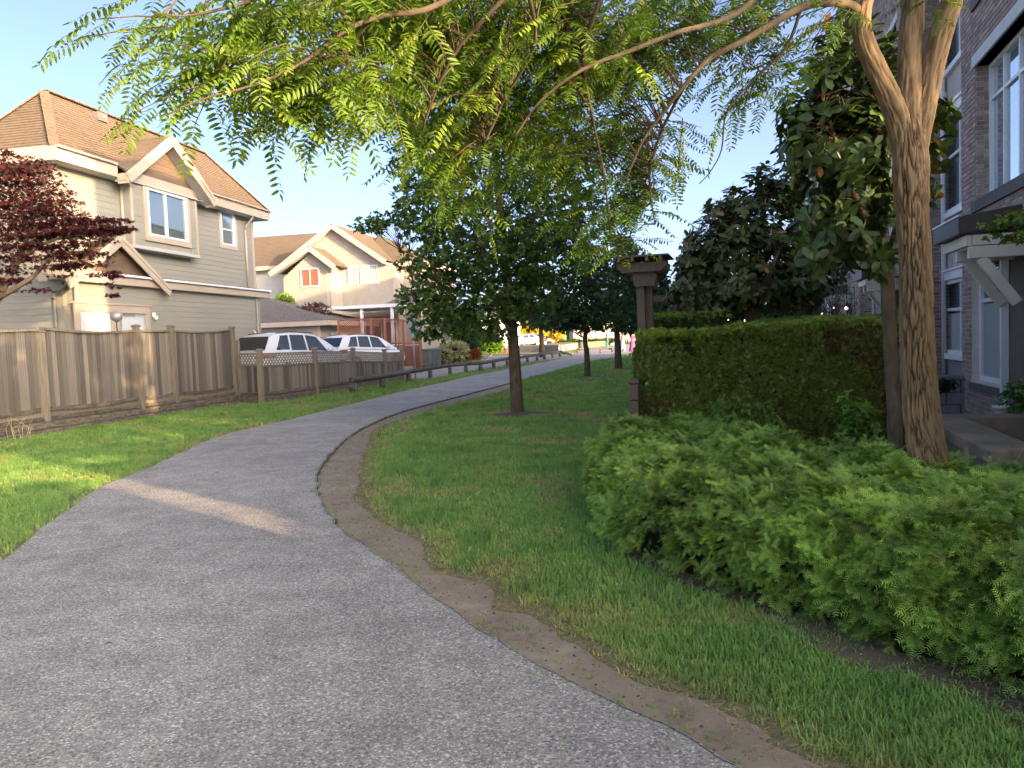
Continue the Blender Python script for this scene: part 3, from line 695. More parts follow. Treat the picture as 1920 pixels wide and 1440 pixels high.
blinds(w, H, 'u', -.128, mu0+.06, mu1-.06, mz0+.06, mz1-.06, M_blind)
w = window(h1, H, 'u', WN, su0, su1, sz0, sz1, .05, trim=.13, trans=(.46,), glass=M_glassS)
# gable face: belly band and brown shakes
band = zt_+.14
b = MB(H); b.box((ult+.33, -.12, zt_-.06), (urt-.33, -.07, zt_+.20)); b.build('belly_band', M_trim, h1, bev=.005)
b = MB(H); b.prism([(ult+.2, zt_-.03), (urt-.2, zt_-.03), (ua, za-.16)], 1, -.12, -.13); b.build('gable_wall', M_shake, h1)
siding(h1, H, 'u', -.12, ult, urt, zt_+.21, za-.15, M_shake, .21, limit=lambda z: (ua-(za-.10-z)/gs, ua+(za-.10-z)/gs), name='shake_board')
# rakes (barge boards) and their soffits
for sg in (-1, 1):
    ue = ua+sg*half; bar(h1, H, (ua, GN, za-.13), (ue, GN, zt_-.13), .04, .27, M_trim, 'barge_board'); bar(h1, H, (ua+sg*.02, GN+.03, za-.05), (ue, GN+.03, zt_-.05), .025, .10, M_trim, 'barge_trim')
    b = MB(H); b.prism([(ua, za-.20), (ua, za-.17), (ue, zt_-.17), (ue, zt_-.20)] if sg > 0 else [(ua, za-.17), (ua, za-.20), (ue, zt_-.20), (ue, zt_-.17)], 1, -.10, GN-.02); b.build('rake_soffit', M_soffit, h1)
    b = MB(H); b.box((min(ue, ue-sg*.03), -.02, zt_-.26), (max(ue, ue-sg*.03), GN, zt_+.0)); b.build('return_fascia', M_trim, h1)
# skirt roof between the storeys
ZL = 3.50; UL = pk(505, 548, .0)[0]
shingles(h1, [[H(.1, .02, ZL+.02), H(UL, .02, ZL+.02), H(UL-.3, WN, ZL+.17), H(.3, WN, ZL+.17)]], M_roofd, .05)
fascia((.05, 0, ZL+.04), (UL, 0, ZL+.04), h=.27); b = MB(H); b.box((.05, .02, ZL+.01), (UL, .10, ZL+.07)); b.build('gutter', M_white, h1, bev=.01)
fascia((UL, 0, ZL+.04), (UL, -.5, ZL+.04), h=.27); fascia((.05, 0, ZL+.04), (.05, -.75, ZL+.04), h=.27)
b = MB(H); b.box((.07, -.5, ZL-.2), (UL-.02, -.02, ZL-.17)); b.build('soffit', M_soffit, h1)
d0u, d1u = pk(141, 600, -.15)[0], pk(281, 600, -.15)[0]; dz = pk(210, 572, -.15)[1]
siding(h1, H, 'u', -.17, .60, ul-.02, .35, ZL-.2, M_siding, .155, holes=[(d0u, d1u, 0, dz+.02)])
siding(h1, H, 'n', .55, -.60, -.17, .35, ZL-.2, M_siding, .155)
b = MB(H); b.box((.48, -.17, .3), (.60, -.125, ZL-.2)); b.build('corner_board', M_trim, h1, bev=.004)
b = MB(H); b.box((ul-.08, -.17, .3), (ul+.02, -.125, ZL-.2)); b.build('corner_board', M_siding, h1, bev=.004); downpipe(ul-.22, -.17, ZL-.2, .35, M_siding, False)
b = MB(H); b.tube([(.3, -.05, 3.35), (.36, -.45, 3.1), (.36, -.62, 3.0), (.36, -.62, .3)], .035, 8); b.build('downpipe', M_siding, h1, True)
# low gable over the french doors
GL = .12; lua, lza = pk(226, 442, GL); lur, lzr = pk(320, 545, GL); lul = 2*lua-lur; lzt = lzr+.06; lg = (lza-lzt)/(lur-lua)
shingles(h1, [[H(lul, GL+.02, lzt), H(lul, WN, lzt), H(lua, WN, lza), H(lua, GL+.02, lza)], [H(lua, GL+.02, lza), H(lua, WN, lza), H(lur, WN, lzt), H(lur, GL+.02, lzt)]], M_roof)
b = MB(H); b.prism([(lul+.25, ZL+.02), (lur-.25, ZL+.02), (lua, lza-.15)], 1, -.16, -.17); b.build('gable_wall', M_shake, h1)
siding(h1, H, 'u', -.16, lul, lur, ZL+.06, lza-.12, M_shake, .20, limit=lambda z: (lua-(lza-.08-z)/lg, lua+(lza-.08-z)/lg), name='shake_board')
for sg in (-1, 1):
    ue = lua+sg*(lur-lua); bar(h1, H, (lua, GL, lza-.12), (ue, GL, lzt-.12), .04, .25, M_trim, 'barge_board'); bar(h1, H, (lua, GL+.03, lza-.04), (ue, GL+.03, lzt-.04), .025, .09, M_trim, 'barge_trim')
# french doors
b = MB(H); b.box((d0u, -.19, .3), (d0u+.14, -.13, dz)); b.box((d1u-.14, -.19, .3), (d1u, -.13, dz)); b.box((d0u+.14, -.19, dz-.20), (d1u-.14, -.13, dz)); m0, m1 = pk(208, 600, -.15)[0], pk(224, 600, -.15)[0]; b.box((m0, -.19, .3), (m1, -.13, dz-.2)); b.box((d0u-.05, -.19, dz), (d1u+.05, -.10, dz+.05)); b.build('door_frame', M_trim, h1, bev=.005)
for (s, e) in ((d0u+.14, m0), (m1, d1u-.14)):
    b = MB(H); b.box((s, -.21, .3), (e, -.17, dz-.2)); o = b.build('door', M_white, h1); g_ = MB(H); g_.box((s+.1, -.168, .9), (e-.1, -.160, dz-.3)); g_.build('pane', mat('frosted_pane', (.60, .66, .68), rough=.2, spec=.6), o)
# porch lights
for (px, py) in ((289, 594),):
    u_, z_ = pk(px, py, -.12); b = MB(H); b.lathe((u_, -.06, z_-.10), [(.01, 0), (.045, .03), (.055, .07), (.04, .11), (.01, .13)], 12); b.box((u_-.06, -.14, z_-.02), (u_+.06, -.10, z_+.12)); b.build('wall_lamp', M_white, h1, True)
# roof vent, eaves lamp
u_, z_ = pk(186, 208, -WD*.42); b = MB(H); b.box((u_-.18, -WD*.42-.12, z_-.30), (u_+.18, -WD*.42+.12, z_-.06)); b.build('roof_vent', M_roofd, h1, bev=.02)
bird = thing('garden_ornament', 'small grey disc ornament on a pole in front of the french doors', 'ornament', tuple(A(218, 620, 17.6)*[1, 1, 0]))
p = A(218, 593, 17.6); b = MB(); b.lathe((p[0], p[1], p[2]-.13), [(.03, 0), (.12, .06), (.14, .13), (.12, .2), (.03, .25)], 14); b.build('head', M_pole, bird, True); b = MB(); b.tube([(p[0], p[1], .3), (p[0], p[1], p[2]-.1)], .012, 6); b.build('pole', M_black, bird)

# ------------------------------------------------------------ the gabled cream house further along
K = Fr(*A(640, 560, 48.)[:2], math.radians(12)); KU = K.picku
h2 = thing('siding_house', 'cream siding house with two sunlit front gables beyond the parked cars', 'house', tuple(K(3, 0, 0)))
def kwin(u, x0, y0, x1, y1, mm=None, n2=.5, **kw):
    n0, z1 = KU(x0, y0, u); n1, z0 = KU(x1, y1, u)
    return window(h2, K, 'n', u, n0, n1, z0, z1, .07, mull=(n2,) if n2 else (), glass=M_glass, backm=mm, **kw)
def ngable(u, xa, ya, xl, yl, xr, yr, back, m_wall, ov=.5, z0=.2, wl=None, wr=None, parent=h2, sg=True, hole=()):
    """gable wall in plane u, ridge running back along +u"""
    na, za_ = KU(xa, ya, u-ov); nl, zl = KU(xl, yl, u-ov); nr, zr = KU(xr, yr, u-ov)
    if nl > nr: pass
    s = (za_-zr)/(nr-na); wl_ = KU(wl, (ya+yr)/2, u)[0]; wr_ = KU(wr, (ya+yr)/2, u)[0]
    zw = lambda n: za_-.2-s*abs(n-na)
    b = MB(K); b.prism([(wl_, z0), (wr_, z0), (wr_, min(zw(wr_), za_-.2)), (na, za_-.2), (wl_, zw(wl_))], 0, u+.01, back); b.build('wall', m_wall, parent)
    siding(parent, K, 'n', u, wl_, wr_, z0, za_-.2, m_wall, .125, single=False, limit=lambda z: (na-(za_-.2-z)/s, na+(za_-.2-z)/s), holes=hole)
    shingles(parent, [[K(u-ov, nl, zl), K(back, nl, zl), K(back, na, za_), K(u-ov, na, za_)], [K(u-ov, na, za_), K(back, na, za_), K(back, nr, zr), K(u-ov, nr, zr)]], M_roof, .12)
    for (ne, ze) in ((nl, zl), (nr, zr)):
        bar(parent, K, (u-ov-.02, na, za_-.14), (u-ov-.02, ne, ze-.14), .05, .30, M_trim, 'barge_board'); b = MB(K); b.prism([(na, za_-.26), (na, za_-.23), (ne, ze-.23), (ne, ze-.26)], 0, u-ov, u); b.build('rake_soffit', M_soffit, parent)
    return na, za_, nl, zl, nr, zr, wl_, wr_
g2_ = ngable(0, 621, 419, 520, 500, 722, 487, 8.5, M_sidingL, wl=545, wr=738)
g1_ = ngable(-1.6, 579, 461, 505, 510, 627, 497, 4, M_sidingL, wl=529, wr=617)
cur = [(.02, .48, 0, 1, M_red), (.52, .98, 0, 1, M_red)]
kwin(-1.62, 563, 504, 600, 537, cur); kwin(-.02, 636, 500, 672, 534, [(0.02, .3, 0, 1, M_curt), (.55, .98, 0, 1, M_curt)]); kwin(-.02, 675, 498, 710, 531, [(0.02, .45, 0, 1, M_curt), (.6, .98, 0, 1, M_curt)])
nb = KU(617, 560, -1.6)[0]; b = MB(K); b.box((-1.63, nb-.12, .3), (-1.6, nb+.02, g1_[5]-.25)); b.box((-1.62, nb, .3), (-.4, nb+.03, g1_[5]-.25)); b.build('corner_board', M_trim, h2)
b = MB(K); b.tube([(-1.0, nb+.1, g1_[5]-.3), (-.9, nb+.1, g1_[5]-.8), (-.9, nb+.1, 2.9)], .045, 8); b.build('downpipe', M_trim, h2, True)
b = MB(K); nr_ = g2_[7]; b.box((-.03, nr_-.14, .3), (0, nr_+.1, g2_[5]-.25)); b.build('corner_board', M_trim, h2)
# right part of the house: lower hipped roof, receding sunlit side
nR = KU(788, 560, 1.5)[0]; zR2 = KU(760, 492, 1.2)[1]; zRT = KU(730, 441, 6)[1]
b = MB(K); b.box((1.5, nr_-.5, .2), (9.5, nR, zR2-.1)); b.build('wall', M_sidingL, h2)
siding(h2, K, 'n', 1.5, nr_, nR, .3, zR2-.2, M_sidingL, .125, single=False); siding(h2, K, 'u', nR, 1.5, 9.5, .3, zR2-.2, M_sidingL, .125, single=False)
shingles(h2, [[K(1, nr_-3, zR2), K(1, nR+.5, zR2), K(5.5, nR-4.2, zRT), K(5.5, nr_-3, zRT)], [K(1, nR+.5, zR2), K(10, nR+.5, zR2), K(5.5, nR-4.2, zRT)], [K(10, nR+.5, zR2), K(10, nr_-3, zR2), K(5.5, nr_-3, zRT), K(5.5, nR-4.2, zRT)]], M_roof, .12)
bar(h2, K, (1, nr_-.6, zR2-.12), (1, nR+.5, zR2-.12), .04, .28, M_trim, 'fascia'); bar(h2, K, (1, nR+.5, zR2-.12), (10, nR+.5, zR2-.12), .04, .28, M_trim, 'fascia')
b = MB(K); b.box((1.46, nR-.14, .3), (1.5, nR+.02, zR2-.25)); b.box((1.46, nR, .3), (1.62, nR+.03, zR2-.25)); b.build('corner_board', M_trim, h2)
kwin(1.48, 744, 508, 753, 546, None, None)
# white lower extension wall on the right, with downpipe
nW = KU(799, 600, 3)[0]; zW = KU(820, 572, 3)[1]
b = MB(K); b.box((3.0, nR-.3, .1), (9.5, nW, zW)); b.build('extension_wall', M_sidingL, h2); bar(h2, K, (2.9, nR-.3, zW+.1), (2.9, nW+.3, zW+.1), .06, .25, M_trim, 'fascia')
shingles(h2, [[K(2.8, nR-.4, zW+.2), K(2.8, nW+.4, zW+.2), K(6, nW-1.5, zW+1.3), K(6, nR-.4, zW+1.3)], [K(2.8, nW+.4, zW+.2), K(9.8, nW+.4, zW+.2), K(9.8, nW-1.5, zW+1.3), K(6, nW-1.5, zW+1.3)]], M_roofd, .12)
b = MB(K); nD = nW-.1; b.tube([(2.94, nD, zW), (2.94, nD, .1)], .05, 8); b.build('downpipe', M_white, h2, True)
# left rear part
nL = KU(470, 520, 1.5)[0]; zL2 = KU(500, 500, 1.0)[1]; zLT = KU(520, 446, 7)[1]
b = MB(K); b.box((1.5, nL-6, .2), (9, g2_[6]+.4, zL2)); b.build('wall', M_creamw, h2)
nLa = KU(478, 437, 6)[0]
shingles(h2, [[K(1, nL-6, zL2), K(1, g2_[0]-1, zL2), K(6, g2_[0]-.6, zLT), K(6, nL-3, zLT)]], M_roof, .12)
bar(h2, K, (.98, nL-6, zL2-.1), (.98, g2_[6]+.2, zL2-.1), .05, .26, M_trim, 'fascia')
# patio cover with posts
n0, zp = KU(607, 581, -5); n1, _ = KU(748, 577, -5)
b = MB(K); b.box((-5, n0, zp), (-.3, n1, zp+.12)); b.build('patio_roof', M_white, h2, bev=.01); b = MB(K); b.box((-5.05, n0-.05, zp-.02), (-4.98, n1+.05, zp+.16)); b.build('gutter', M_white, h2)
for px in (610, 678, 735):
    n_, _ = KU(px, 590, -4.9); b = MB(K); b.box((-4.95, n_-.07, .3), (-4.82, n_+.07, zp)); b.build('patio_post', M_white, h2)
for (xa, xb, dark) in ((640, 672, 0), (684, 716, 0), (722, 744, 0)):
    na_, _ = KU(xa, 600, -.02); nb_, _ = KU(xb, 600, -.02); window(h2, K, 'n', -.03, na_, nb_, .9, 2.9, .06, mull=(.5,), glass=M_glass)
nc0, zc = KU(722, 583, -3.2); nc1, _ = KU(775, 583, -3.2)
shingles(h2, [[K(-3.4, nc0-.2, zp+.12), K(-3.4, nc1, zp+.12), K(0, nc1, zp+1.1), K(0, nc0+.4, zp+1.1)]], M_roofd, .12); bar(h2, K, (-3.4, nc0-.2, zp+.05), (-3.4, nc1, zp+.05), .05, .25, M_trim, 'fascia')
# small gabled garage
gr = thing('garage', 'low garage with dark hipped roof between the two houses behind the white cars', 'garage', tuple(K(-8, -4, .3)))
uG = -8.2; nr0, zg = KU(615, 602, uG-.4); nwr, _ = KU(600, 620, uG); nwl = KU(470, 620, uG)[0]; npk, zpk = KU(492, 557, uG+3); 
b = MB(K); b.box((uG, nwl-1, .3), (uG+6, nwr, zg-.1)); b.build('wall', M_sidingL, gr)
siding(gr, K, 'n', uG, nwl-1, nwr, .34, zg-.15, M_sidingL, .13, single=False); siding(gr, K, 'u', nwr, uG, uG+6, .34, zg-.15, M_sidingL, .13, single=False)
shingles(gr, [[K(uG-.4, nwl-1.4, zg), K(uG-.4, nr0, zg), K(uG+3, npk, zpk), K(uG+3, npk-3, zpk)], [K(uG-.4, nr0, zg), K(uG+6.4, nr0, zg), K(uG+3, npk, zpk)], [K(uG+6.4, nr0, zg), K(uG+6.4, nwl-1.4, zg), K(uG+3, npk-3, zpk), K(uG+3, npk, zpk)]], M_roofd, .10)
bar(gr, K, (uG-.42, nwl-1.4, zg-.08), (uG-.42, nr0, zg-.08), .05, .24, M_trim, 'fascia'); bar(gr, K, (uG-.42, nr0, zg-.08), (uG+6.4, nr0, zg-.08), .05, .24, M_trim, 'fascia')
b = MB(K); b.box((uG-.03, nwr-.12, .34), (uG, nwr+.02, zg-.15)); b.build('corner_board', M_trim, gr)

# brown lattice privacy screen
sc = thing('privacy_screen', 'red brown lattice privacy screen on posts in front of the cream house', 'screen', tuple(A(700, 690, 40)*[1, 1, 0]))
sx = [636, 697, 723, 757, 788]
pts = [A(x, 640, 40.0-i*.35) for i, x in enumerate(sx)]; tz = [float(A(x, y, 40.0-i*.35)[2]) for i, (x, y) in enumerate(zip(sx, (598, 597, 597, 599, 640)))]; tz[4] = float(A(788, 612, 38.6)[2])
for i, p in enumerate(pts):
    b = MB(); b.box((p[0]-.06, p[1]-.06, .1), (p[0]+.06, p[1]+.06, tz[i])); b.build('post', M_redw, sc)
for i in range(4):
    p, q = pts[i][:2], pts[i+1][:2]; z0_, z1_ = float(A(sx[i], 645, pts[i][1])[2]), tz[i]; z1q = tz[i+1]
    lattice(sc, p, q, z0_, z1_-.05, z0_, z1q-.05, M_redw, pitch=.11, w=.03, name='lattice_panel'); boards(sc, p, q, lambda t: .3, lambda t, z=z0_: z-.1, w=.15, th=.02, me=None, name='board')
    for zz, zq in ((z1_-.03, z1q-.03), (z0_, z0_), (z0_-.12, z0_-.12)):
        b = MB(); b.beam((*p, zz), (*q, zq), .06, .07); b.build('rail', M_redw, sc)
for o in list(sc.children):
    if o.name.startswith('board'): o.data = o.data

# ------------------------------------------------------------ cars
def car(name, label, loc, rz, m_paint, L=4.65, Wd=1.84, Ht=1.68, kind='suv', group='cars parked behind the lattice fence'):
    t = thing(name, label, 'car', loc, rz, group)
    # stations: x from rear 0 to front L, local frame: x forward, y left, z up
    def lerp(tab, x): return float(np.interp(x, [a for a, _ in tab], [b for _, b in tab]))
    belt = [(0, .98), (.1, 1.02), (.35, 1.06), (L-1.5, .98), (L-1.2, .97), (L-.5, .90), (L-.12, .74), (L, .58)]
    wid = [(0, .72), (.08, .84), (.3, .93), (1.0, 1.0), (L-1.2, 1.0), (L-.45, .93), (L-.1, .8), (L, .70)]
    bot = [(0, .42), (.15, .27), (L-.2, .22), (L, .32)]
    xs = np.concatenate([[0, .04, .1, .2], np.linspace(.35, L-.5, 22), [L-.32, L-.18, L-.08, L-.02, L]]); K_ = 22; V = []
    for x in xs:
        zt = lerp(belt, x); zb = lerp(bot, x); hw = Wd/2*lerp(wid, x); cz = (zt+zb)/2; hh = (zt-zb)/2
        for k in range(K_):
            a = 2*math.pi*k/K_; ca, sa = math.cos(a), math.sin(a); e = .42
            y = hw*math.copysign(abs(ca)**e, ca); z = cz+hh*math.copysign(abs(sa)**.45, sa); y *= 1-.06*max(0, (z-cz)/hh)**2-.10*max(0, (cz-z)/hh)**2
            V.append((x, y, z))
    n = len(xs); Fq = [(i*K_+k, i*K_+(k+1) % K_, (i+1)*K_+(k+1) % K_, (i+1)*K_+k) for i in range(n-1) for k in range(K_)]
    me = bpy.data.meshes.new('body'); me.from_pydata(V, [], Fq+[tuple(range(K_))[::-1], tuple((n-1)*K_+k for k in range(K_))]); me.polygons.foreach_set('use_smooth', [True]*len(me.polygons)); me.materials.append(m_paint)
    link('body', me, t)
    # greenhouse
    roof = [(.03, 1.04), (.14, 1.20), (.36, Ht-.17), (.50, Ht-.075), (.75, Ht-.03), (1.4, Ht), (2.1, Ht-.02), (2.5, Ht-.07), (2.8, Ht-.16), (3.1, Ht-.34), (3.6, 1.02), (3.75, .96)]
    if kind == 'sedan': roof = [(.55, 1.0), (1.25, Ht-.08), (1.6, Ht), (2.4, Ht-.01), (2.8, Ht-.08), (3.6, 1.0), (3.7, .95)]
    gx = np.concatenate([np.linspace(roof[0][0], roof[2][0], 5), np.linspace(roof[2][0]+.05, roof[-1][0], 26)])
    def gsec(x):
        zt = lerp(roof, x); zb = lerp(belt, x)-.06; hb = Wd/2*.94*lerp(wid, x)*(.97); rt = Wd/2*.66; return zt, zb, hb, rt
    def gpt(x, s):
        """s 0..1 from belt up the side; 1..2 across to the roof centre"""
        zt, zb, hb, rt = gsec(x); h = max(zt-zb, .02); tt = min(1, h/.7); rtt = hb+(rt-hb)*tt
        if s <= .9: q = s/.9; return np.array([x, hb+(rtt-hb)*q**1.15, zb+(h*.93)*q])
        q = (s-.9)/1.1; ang = q*math.pi/2; y0 = hb+(rtt-hb); return np.array([x, y0*(1-q)**.8 if q < 1 else 0, zb+h*.93+h*.07*math.sin(ang)])
    S = [0, .2, .45, .7, .85, .9, .96, 1.05, 1.2, 1.4, 1.7, 2.0]; V = []
    for x in gx:
        row = [gpt(x, s) for s in S]; V += [tuple(p) for p in row] + [(p[0], -p[1], p[2]) for p in row[:-1][::-1]]
    m_ = 2*len(S)-1; n = len(gx); Fq = [(i*m_+k, i*m_+k+1, (i+1)*m_+k+1, (i+1)*m_+k) for i in range(n-1) for k in range(m_-1)] + [tuple(range(m_)), tuple((n-1)*m_+k for k in range(m_))[::-1]]
    me = bpy.data.meshes.new('roof'); me.from_pydata(V, [], Fq); me.polygons.foreach_set('use_smooth', [True]*len(me.polygons)); me.materials.append(m_paint); link('roof', me, t)
    # glass patches a few mm proud
    def patch(x0, x1, s0, s1, side, nm, x0t=None, x1t=None, off=.007, m=M_carg, nu=8, nv=5, par=t):
        V = []; x0t = x0 if x0t is None else x0t; x1t = x1 if x1t is None else x1t
        for j in range(nv+1):
            fv = j/nv
            for i in range(nu+1):
                fu = i/nu; x = (x0+(x0t-x0)*fv)*(1-fu)+(x1+(x1t-x1)*fv)*fu; s = s0+(s1-s0)*fv; p = gpt(x, s); e1 = gpt(x+.02, s)-gpt(x-.02, s); e2 = gpt(x, min(s+.04, 2))-gpt(x, s-.04); nn = np.cross(e1, e2); nn /= np.linalg.norm(nn)+1e-9
                if nn[1] < 0: nn = -nn
                p = p+nn*off; V.append((p[0], p[1]*side, p[2]))
        Fq = [(j*(nu+1)+i, j*(nu+1)+i+1, (j+1)*(nu+1)+i+1, (j+1)*(nu+1)+i) for j in range(nv) for i in range(nu)]
        me = bpy.data.meshes.new(nm); me.from_pydata(V, [], Fq); me.polygons.foreach_set('use_smooth', [True]*len(me.polygons)); me.materials.append(m); return link(nm, me, par)
    def band(x0, x1, hw, nm, m, dz=.0, ylim=.8):
        """glass across the back or the front, following the roof line"""
        V = []; nu, nv = 8, 6
        for j in range(nv+1):
            x = x0+(x1-x0)*j/nv; zt = lerp(roof, x); dzx = (lerp(roof, x+.02)-lerp(roof, x-.02))/.04; ln = math.hypot(dzx, 1)
            for i in range(nu+1):
                y = (i/nu*2-1)*hw*(1-.12*j/nv if x1 > x0 and x0 < 1 else 1-.12*(1-j/nv)); V.append((x-dzx/ln*.028, y, zt+.028/ln-.03*(y/hw)**2*.5))
        Fq = [(j*(nu+1)+i, j*(nu+1)+i+1, (j+1)*(nu+1)+i+1, (j+1)*(nu+1)+i) for j in range(nv) for i in range(nu)]
        me = bpy.data.meshes.new(nm); me.from_pydata(V, [], Fq); me.polygons.foreach_set('use_smooth', [True]*len(me.polygons)); me.materials.append(m); return link(nm, me, t)
    if kind == 'suv': band(.08, .37, Wd/2*.80, 'rear_window', M_carg)
    else: band(.62, 1.2, Wd/2*.72, 'rear_window', M_carg)
    band(2.95, 3.58, Wd/2*.74, 'windscreen', M_carg)
    for sd in (-1, 1):
        if kind == 'suv': patch(.52, 1.12, .16, .82, sd, 'side_window', .86, 1.22)
        patch(1.2, 1.95, .13, .82, sd, 'side_window', 1.3, 1.97); patch(2.03, 3.02, .12, .82, sd, 'side_window', 2.05, 2.62)
        V = MB(None); V.lathe((2.98, sd*(Wd/2+.07), .98), [(.03, 0), (.085, .03), (.10, .08), (.08, .14), (.02, .17)], 10); V.build('mirror', m_paint, t, True, world=False)
        for (xw,) in ((.88,), (L-.9,)):
            wm = MB(None); y0, y1 = sd*(Wd/2-.20), sd*(Wd/2+.012); wm.tube([(xw, y0, .34), (xw, y1-.03*sd, .34), (xw, y1, .34)], [.34, .34, .31], 22); wh = wm.build('wheel', M_tyre, t, world=False)
            rm = MB(None); rm.tube([(xw, y1-.01*sd, .34), (xw, y1+.012*sd, .34)], [.22, .20], 18); rm.build('rim', M_rim, wh, world=False)
        # tail lamps wrap the corner; head lamps
        for nm, x0_, x1_, zz, mm in (('tail_light', -.005, .42, .90, M_light), ('headlight', L-.55, L-.16, .74, M_rim)):
            q = MB(None); V0 = []
            for x in np.linspace(x0_, x1_, 6):
                hw = Wd/2*lerp(wid, max(0, x)); 
                for z in (zz-.075, zz+.06): V0.append((x, sd*(hw*.985+.006), z))
            q.v = [np.array(v) for v in V0]; q.f = [(2*i, 2*i+1, 2*i+3, 2*i+2) for i in range(5)]
            if nm == 'tail_light': bsz = len(q.v); q.v += [np.array((-.012, sd*Wd/2*.42, zz-.06)), np.array((-.012, sd*Wd/2*.42, zz+.05))]; q.f.append((0, 1, bsz+1, bsz))
            q.build(nm, mm, t, world=False)
    b = MB(None); b.tube([(.42, 0, Ht-.01), (.34, 0, Ht+.09)], [.03, .008], 6); b.build('antenna', m_paint, t, world=False)
    b = MB(None)
    for sd in (-1, 1): b.tube([(.7, sd*Wd*.33, Ht-.045), (1.4, sd*Wd*.34, Ht-.005), (2.5, sd*Wd*.33, Ht-.05)], .014, 6)
    b.build('roof_rail', M_black if kind == 'suv' else m_paint, t, world=False)
    return t
def place_car(px, Y, th, **k):
    """px: image x of the rear centre"""
    p = A(px, 640, Y); return dict(loc=(float(p[0]), float(p[1]), LZ), rz=math.pi/2-th, **k)
a_ = place_car(462, 25.2, math.radians(27)); car('parked_car', 'white SUV with dark rear window nearest the tall cedar fence', a_['loc'], a_['rz'], M_carw, 4.6, 1.84, 1.70)
a_ = place_car(612, 34.0, math.radians(33)); car('parked_car', 'white hatchback SUV with wide dark rear window and red tail light behind the lattice fence', a_['loc'], a_['rz'], M_carw, 4.5, 1.80, 1.66)
a_ = place_car(560, 37.6, math.radians(24)); car('parked_car', 'beige car half hidden behind the two white cars', a_['loc'], a_['rz'], M_carb, 4.4, 1.78, 1.62)
p = A(1016, 640, 96); car('parked_car', 'pale blue white sedan parked far off beyond the stone retaining wall', (float(p[0]), float(p[1]), .55), math.radians(200), M_carw, 4.4, 1.8, 1.5, 'sedan', group='cars parked far along the street')
p = A(968, 640, 96); car('parked_car', 'black car parked far off beside the white building', (float(p[0]), float(p[1]), .55), math.radians(10), M_cark, 4.4, 1.8, 1.5, 'sedan', group='cars parked far along the street')
# ------------------------------------------------------------ the brick townhouse row
T = Fr(7.06+.31*.2, 12.1, math.radians(17.2), -1); tp = T.pick
th = thing('brick_townhouse', 'three storey townhouse row of dark brick with white windows and cream door canopies', 'townhouse', tuple(T(6, -4, 0)))
PER = 8.6; RC = -.40; TOPZ = 10.5
CO, BL = .0700, .20        # brick course and length
BRK = MB(); BRK.box((-.5, 0, 0), (.5, 1, 1)); BRICK = BRK.mesh('brick', M_brick)
near_b = []; rest = []
def brickwall(axis, c, t0, t1, z0, z1, holes=(), out=1, rank=0):
    """bricks as boxes proud of the mortar; axis 'u' plane n=c, axis 'n' plane u=c"""
    r0_, r1_ = int(round(z0/CO)), int(round(z1/CO))
    for r in range(r0_, r1_):
        za, zb = r*CO+.006, (r+1)*CO-.006
        off = (r % 2)*BL/2; k0 = int(math.floor((t0-off)/BL))-1
        for k in range(k0, int((t1-off)/BL)+2):
            a, b_ = off+k*BL+.005, off+(k+1)*BL-.005; a = max(a, t0); b_ = min(b_, t1)
            if b_-a < .03: continue
            zz = (za+zb)/2; sp = [(a, b_)]
            for (ha, hb, hz0, hz1) in holes:
                if hz0 < zz < hz1: sp = cut(sp, ha, hb)
            for (s, e) in sp:
                if axis == 'u': P = T((s+e)/2, c, za); xd = T.U; yd = T.N*out
                else: P = T(c, (s+e)/2, za); xd = T.N; yd = -T.U*out
                (near_b if rank else rest).append((P, xd*(e-s), yd*(.011+random.uniform(-.002, .002)), zb-za, rank))
def wbox(name, m, u0, u1, n0, n1, z0, z1, parent=th, bev=0):
    b = MB(T); b.box((min(u0, u1), min(n0, n1), z0), (max(u0, u1), max(n0, n1), z1)); return b.build(name, m, parent, bev=bev)
def wallhole(name, m, c0, c1, u0, u1, z0, z1, holes, parent=th):
    """a wall slab between planes n=c0 and n=c1 with rectangular openings"""
    b = MB(T); us = sorted({u0, u1, *[h[0] for h in holes], *[h[1] for h in holes]}); zs = sorted({z0, z1, *[h[2] for h in holes], *[h[3] for h in holes]})
    us = [x for x in us if u0 <= x <= u1]; zs = [x for x in zs if z0 <= x <= z1]
    for i in range(len(us)-1):
        run = None
        for j in range(len(zs)-1):
            um, zm = (us[i]+us[i+1])/2, (zs[j]+zs[j+1])/2
            if any(h[0] < um < h[1] and h[2] < zm < h[3] for h in holes):
                if run is not None: b.box((us[i], c0, run), (us[i+1], c1, zs[j])); run = None
            elif run is None: run = zs[j]
        if run is not None: b.box((us[i], c0, run), (us[i+1], c1, zs[-1]))
    return b.build(name, m, parent)
uL = tp(1830, 200, 0)[0]; zSill = tp(1832, 377, 0)[1]+.0; zLin = tp(1822, 134, 0)[1]; zLt = tp(1822, 111, 0)[1]; ST = 2.9
uG0 = tp(1836, 600, -.1)[0]; zG0 = tp(1838, 716, 0)[1]; uAlc = tp(1884, 600, 0)[0]
zTr = tp(1848, 196, -.18)[1]; uPier = tp(1812, 640, 0)[0]
wg = [tp(1773, 520, RC), tp(1809, 660, RC)]; wg_top = tp(1775, 527, RC)[1]; wg_bot = tp(1775, 662, RC)[1]
w2_top = tp(1770, 236, RC)[1]; w2_bot = tp(1768, 407, RC)[1]; w3_bot = tp(1765, 150, RC)[1]
uWl = tp(1766, 400, RC)[0]; uWr = .25
print('TH', dict(uL=uL, zSill=zSill, zLin=zLin, zLt=zLt, uG0=uG0, zG0=zG0, uAlc=uAlc, wg_top=wg_top, wg_bot=wg_bot, w2_top=w2_top, w2_bot=w2_bot, w3_bot=w3_bot, uWl=uWl, zTr=zTr))
bigw = max(2.2, 0)
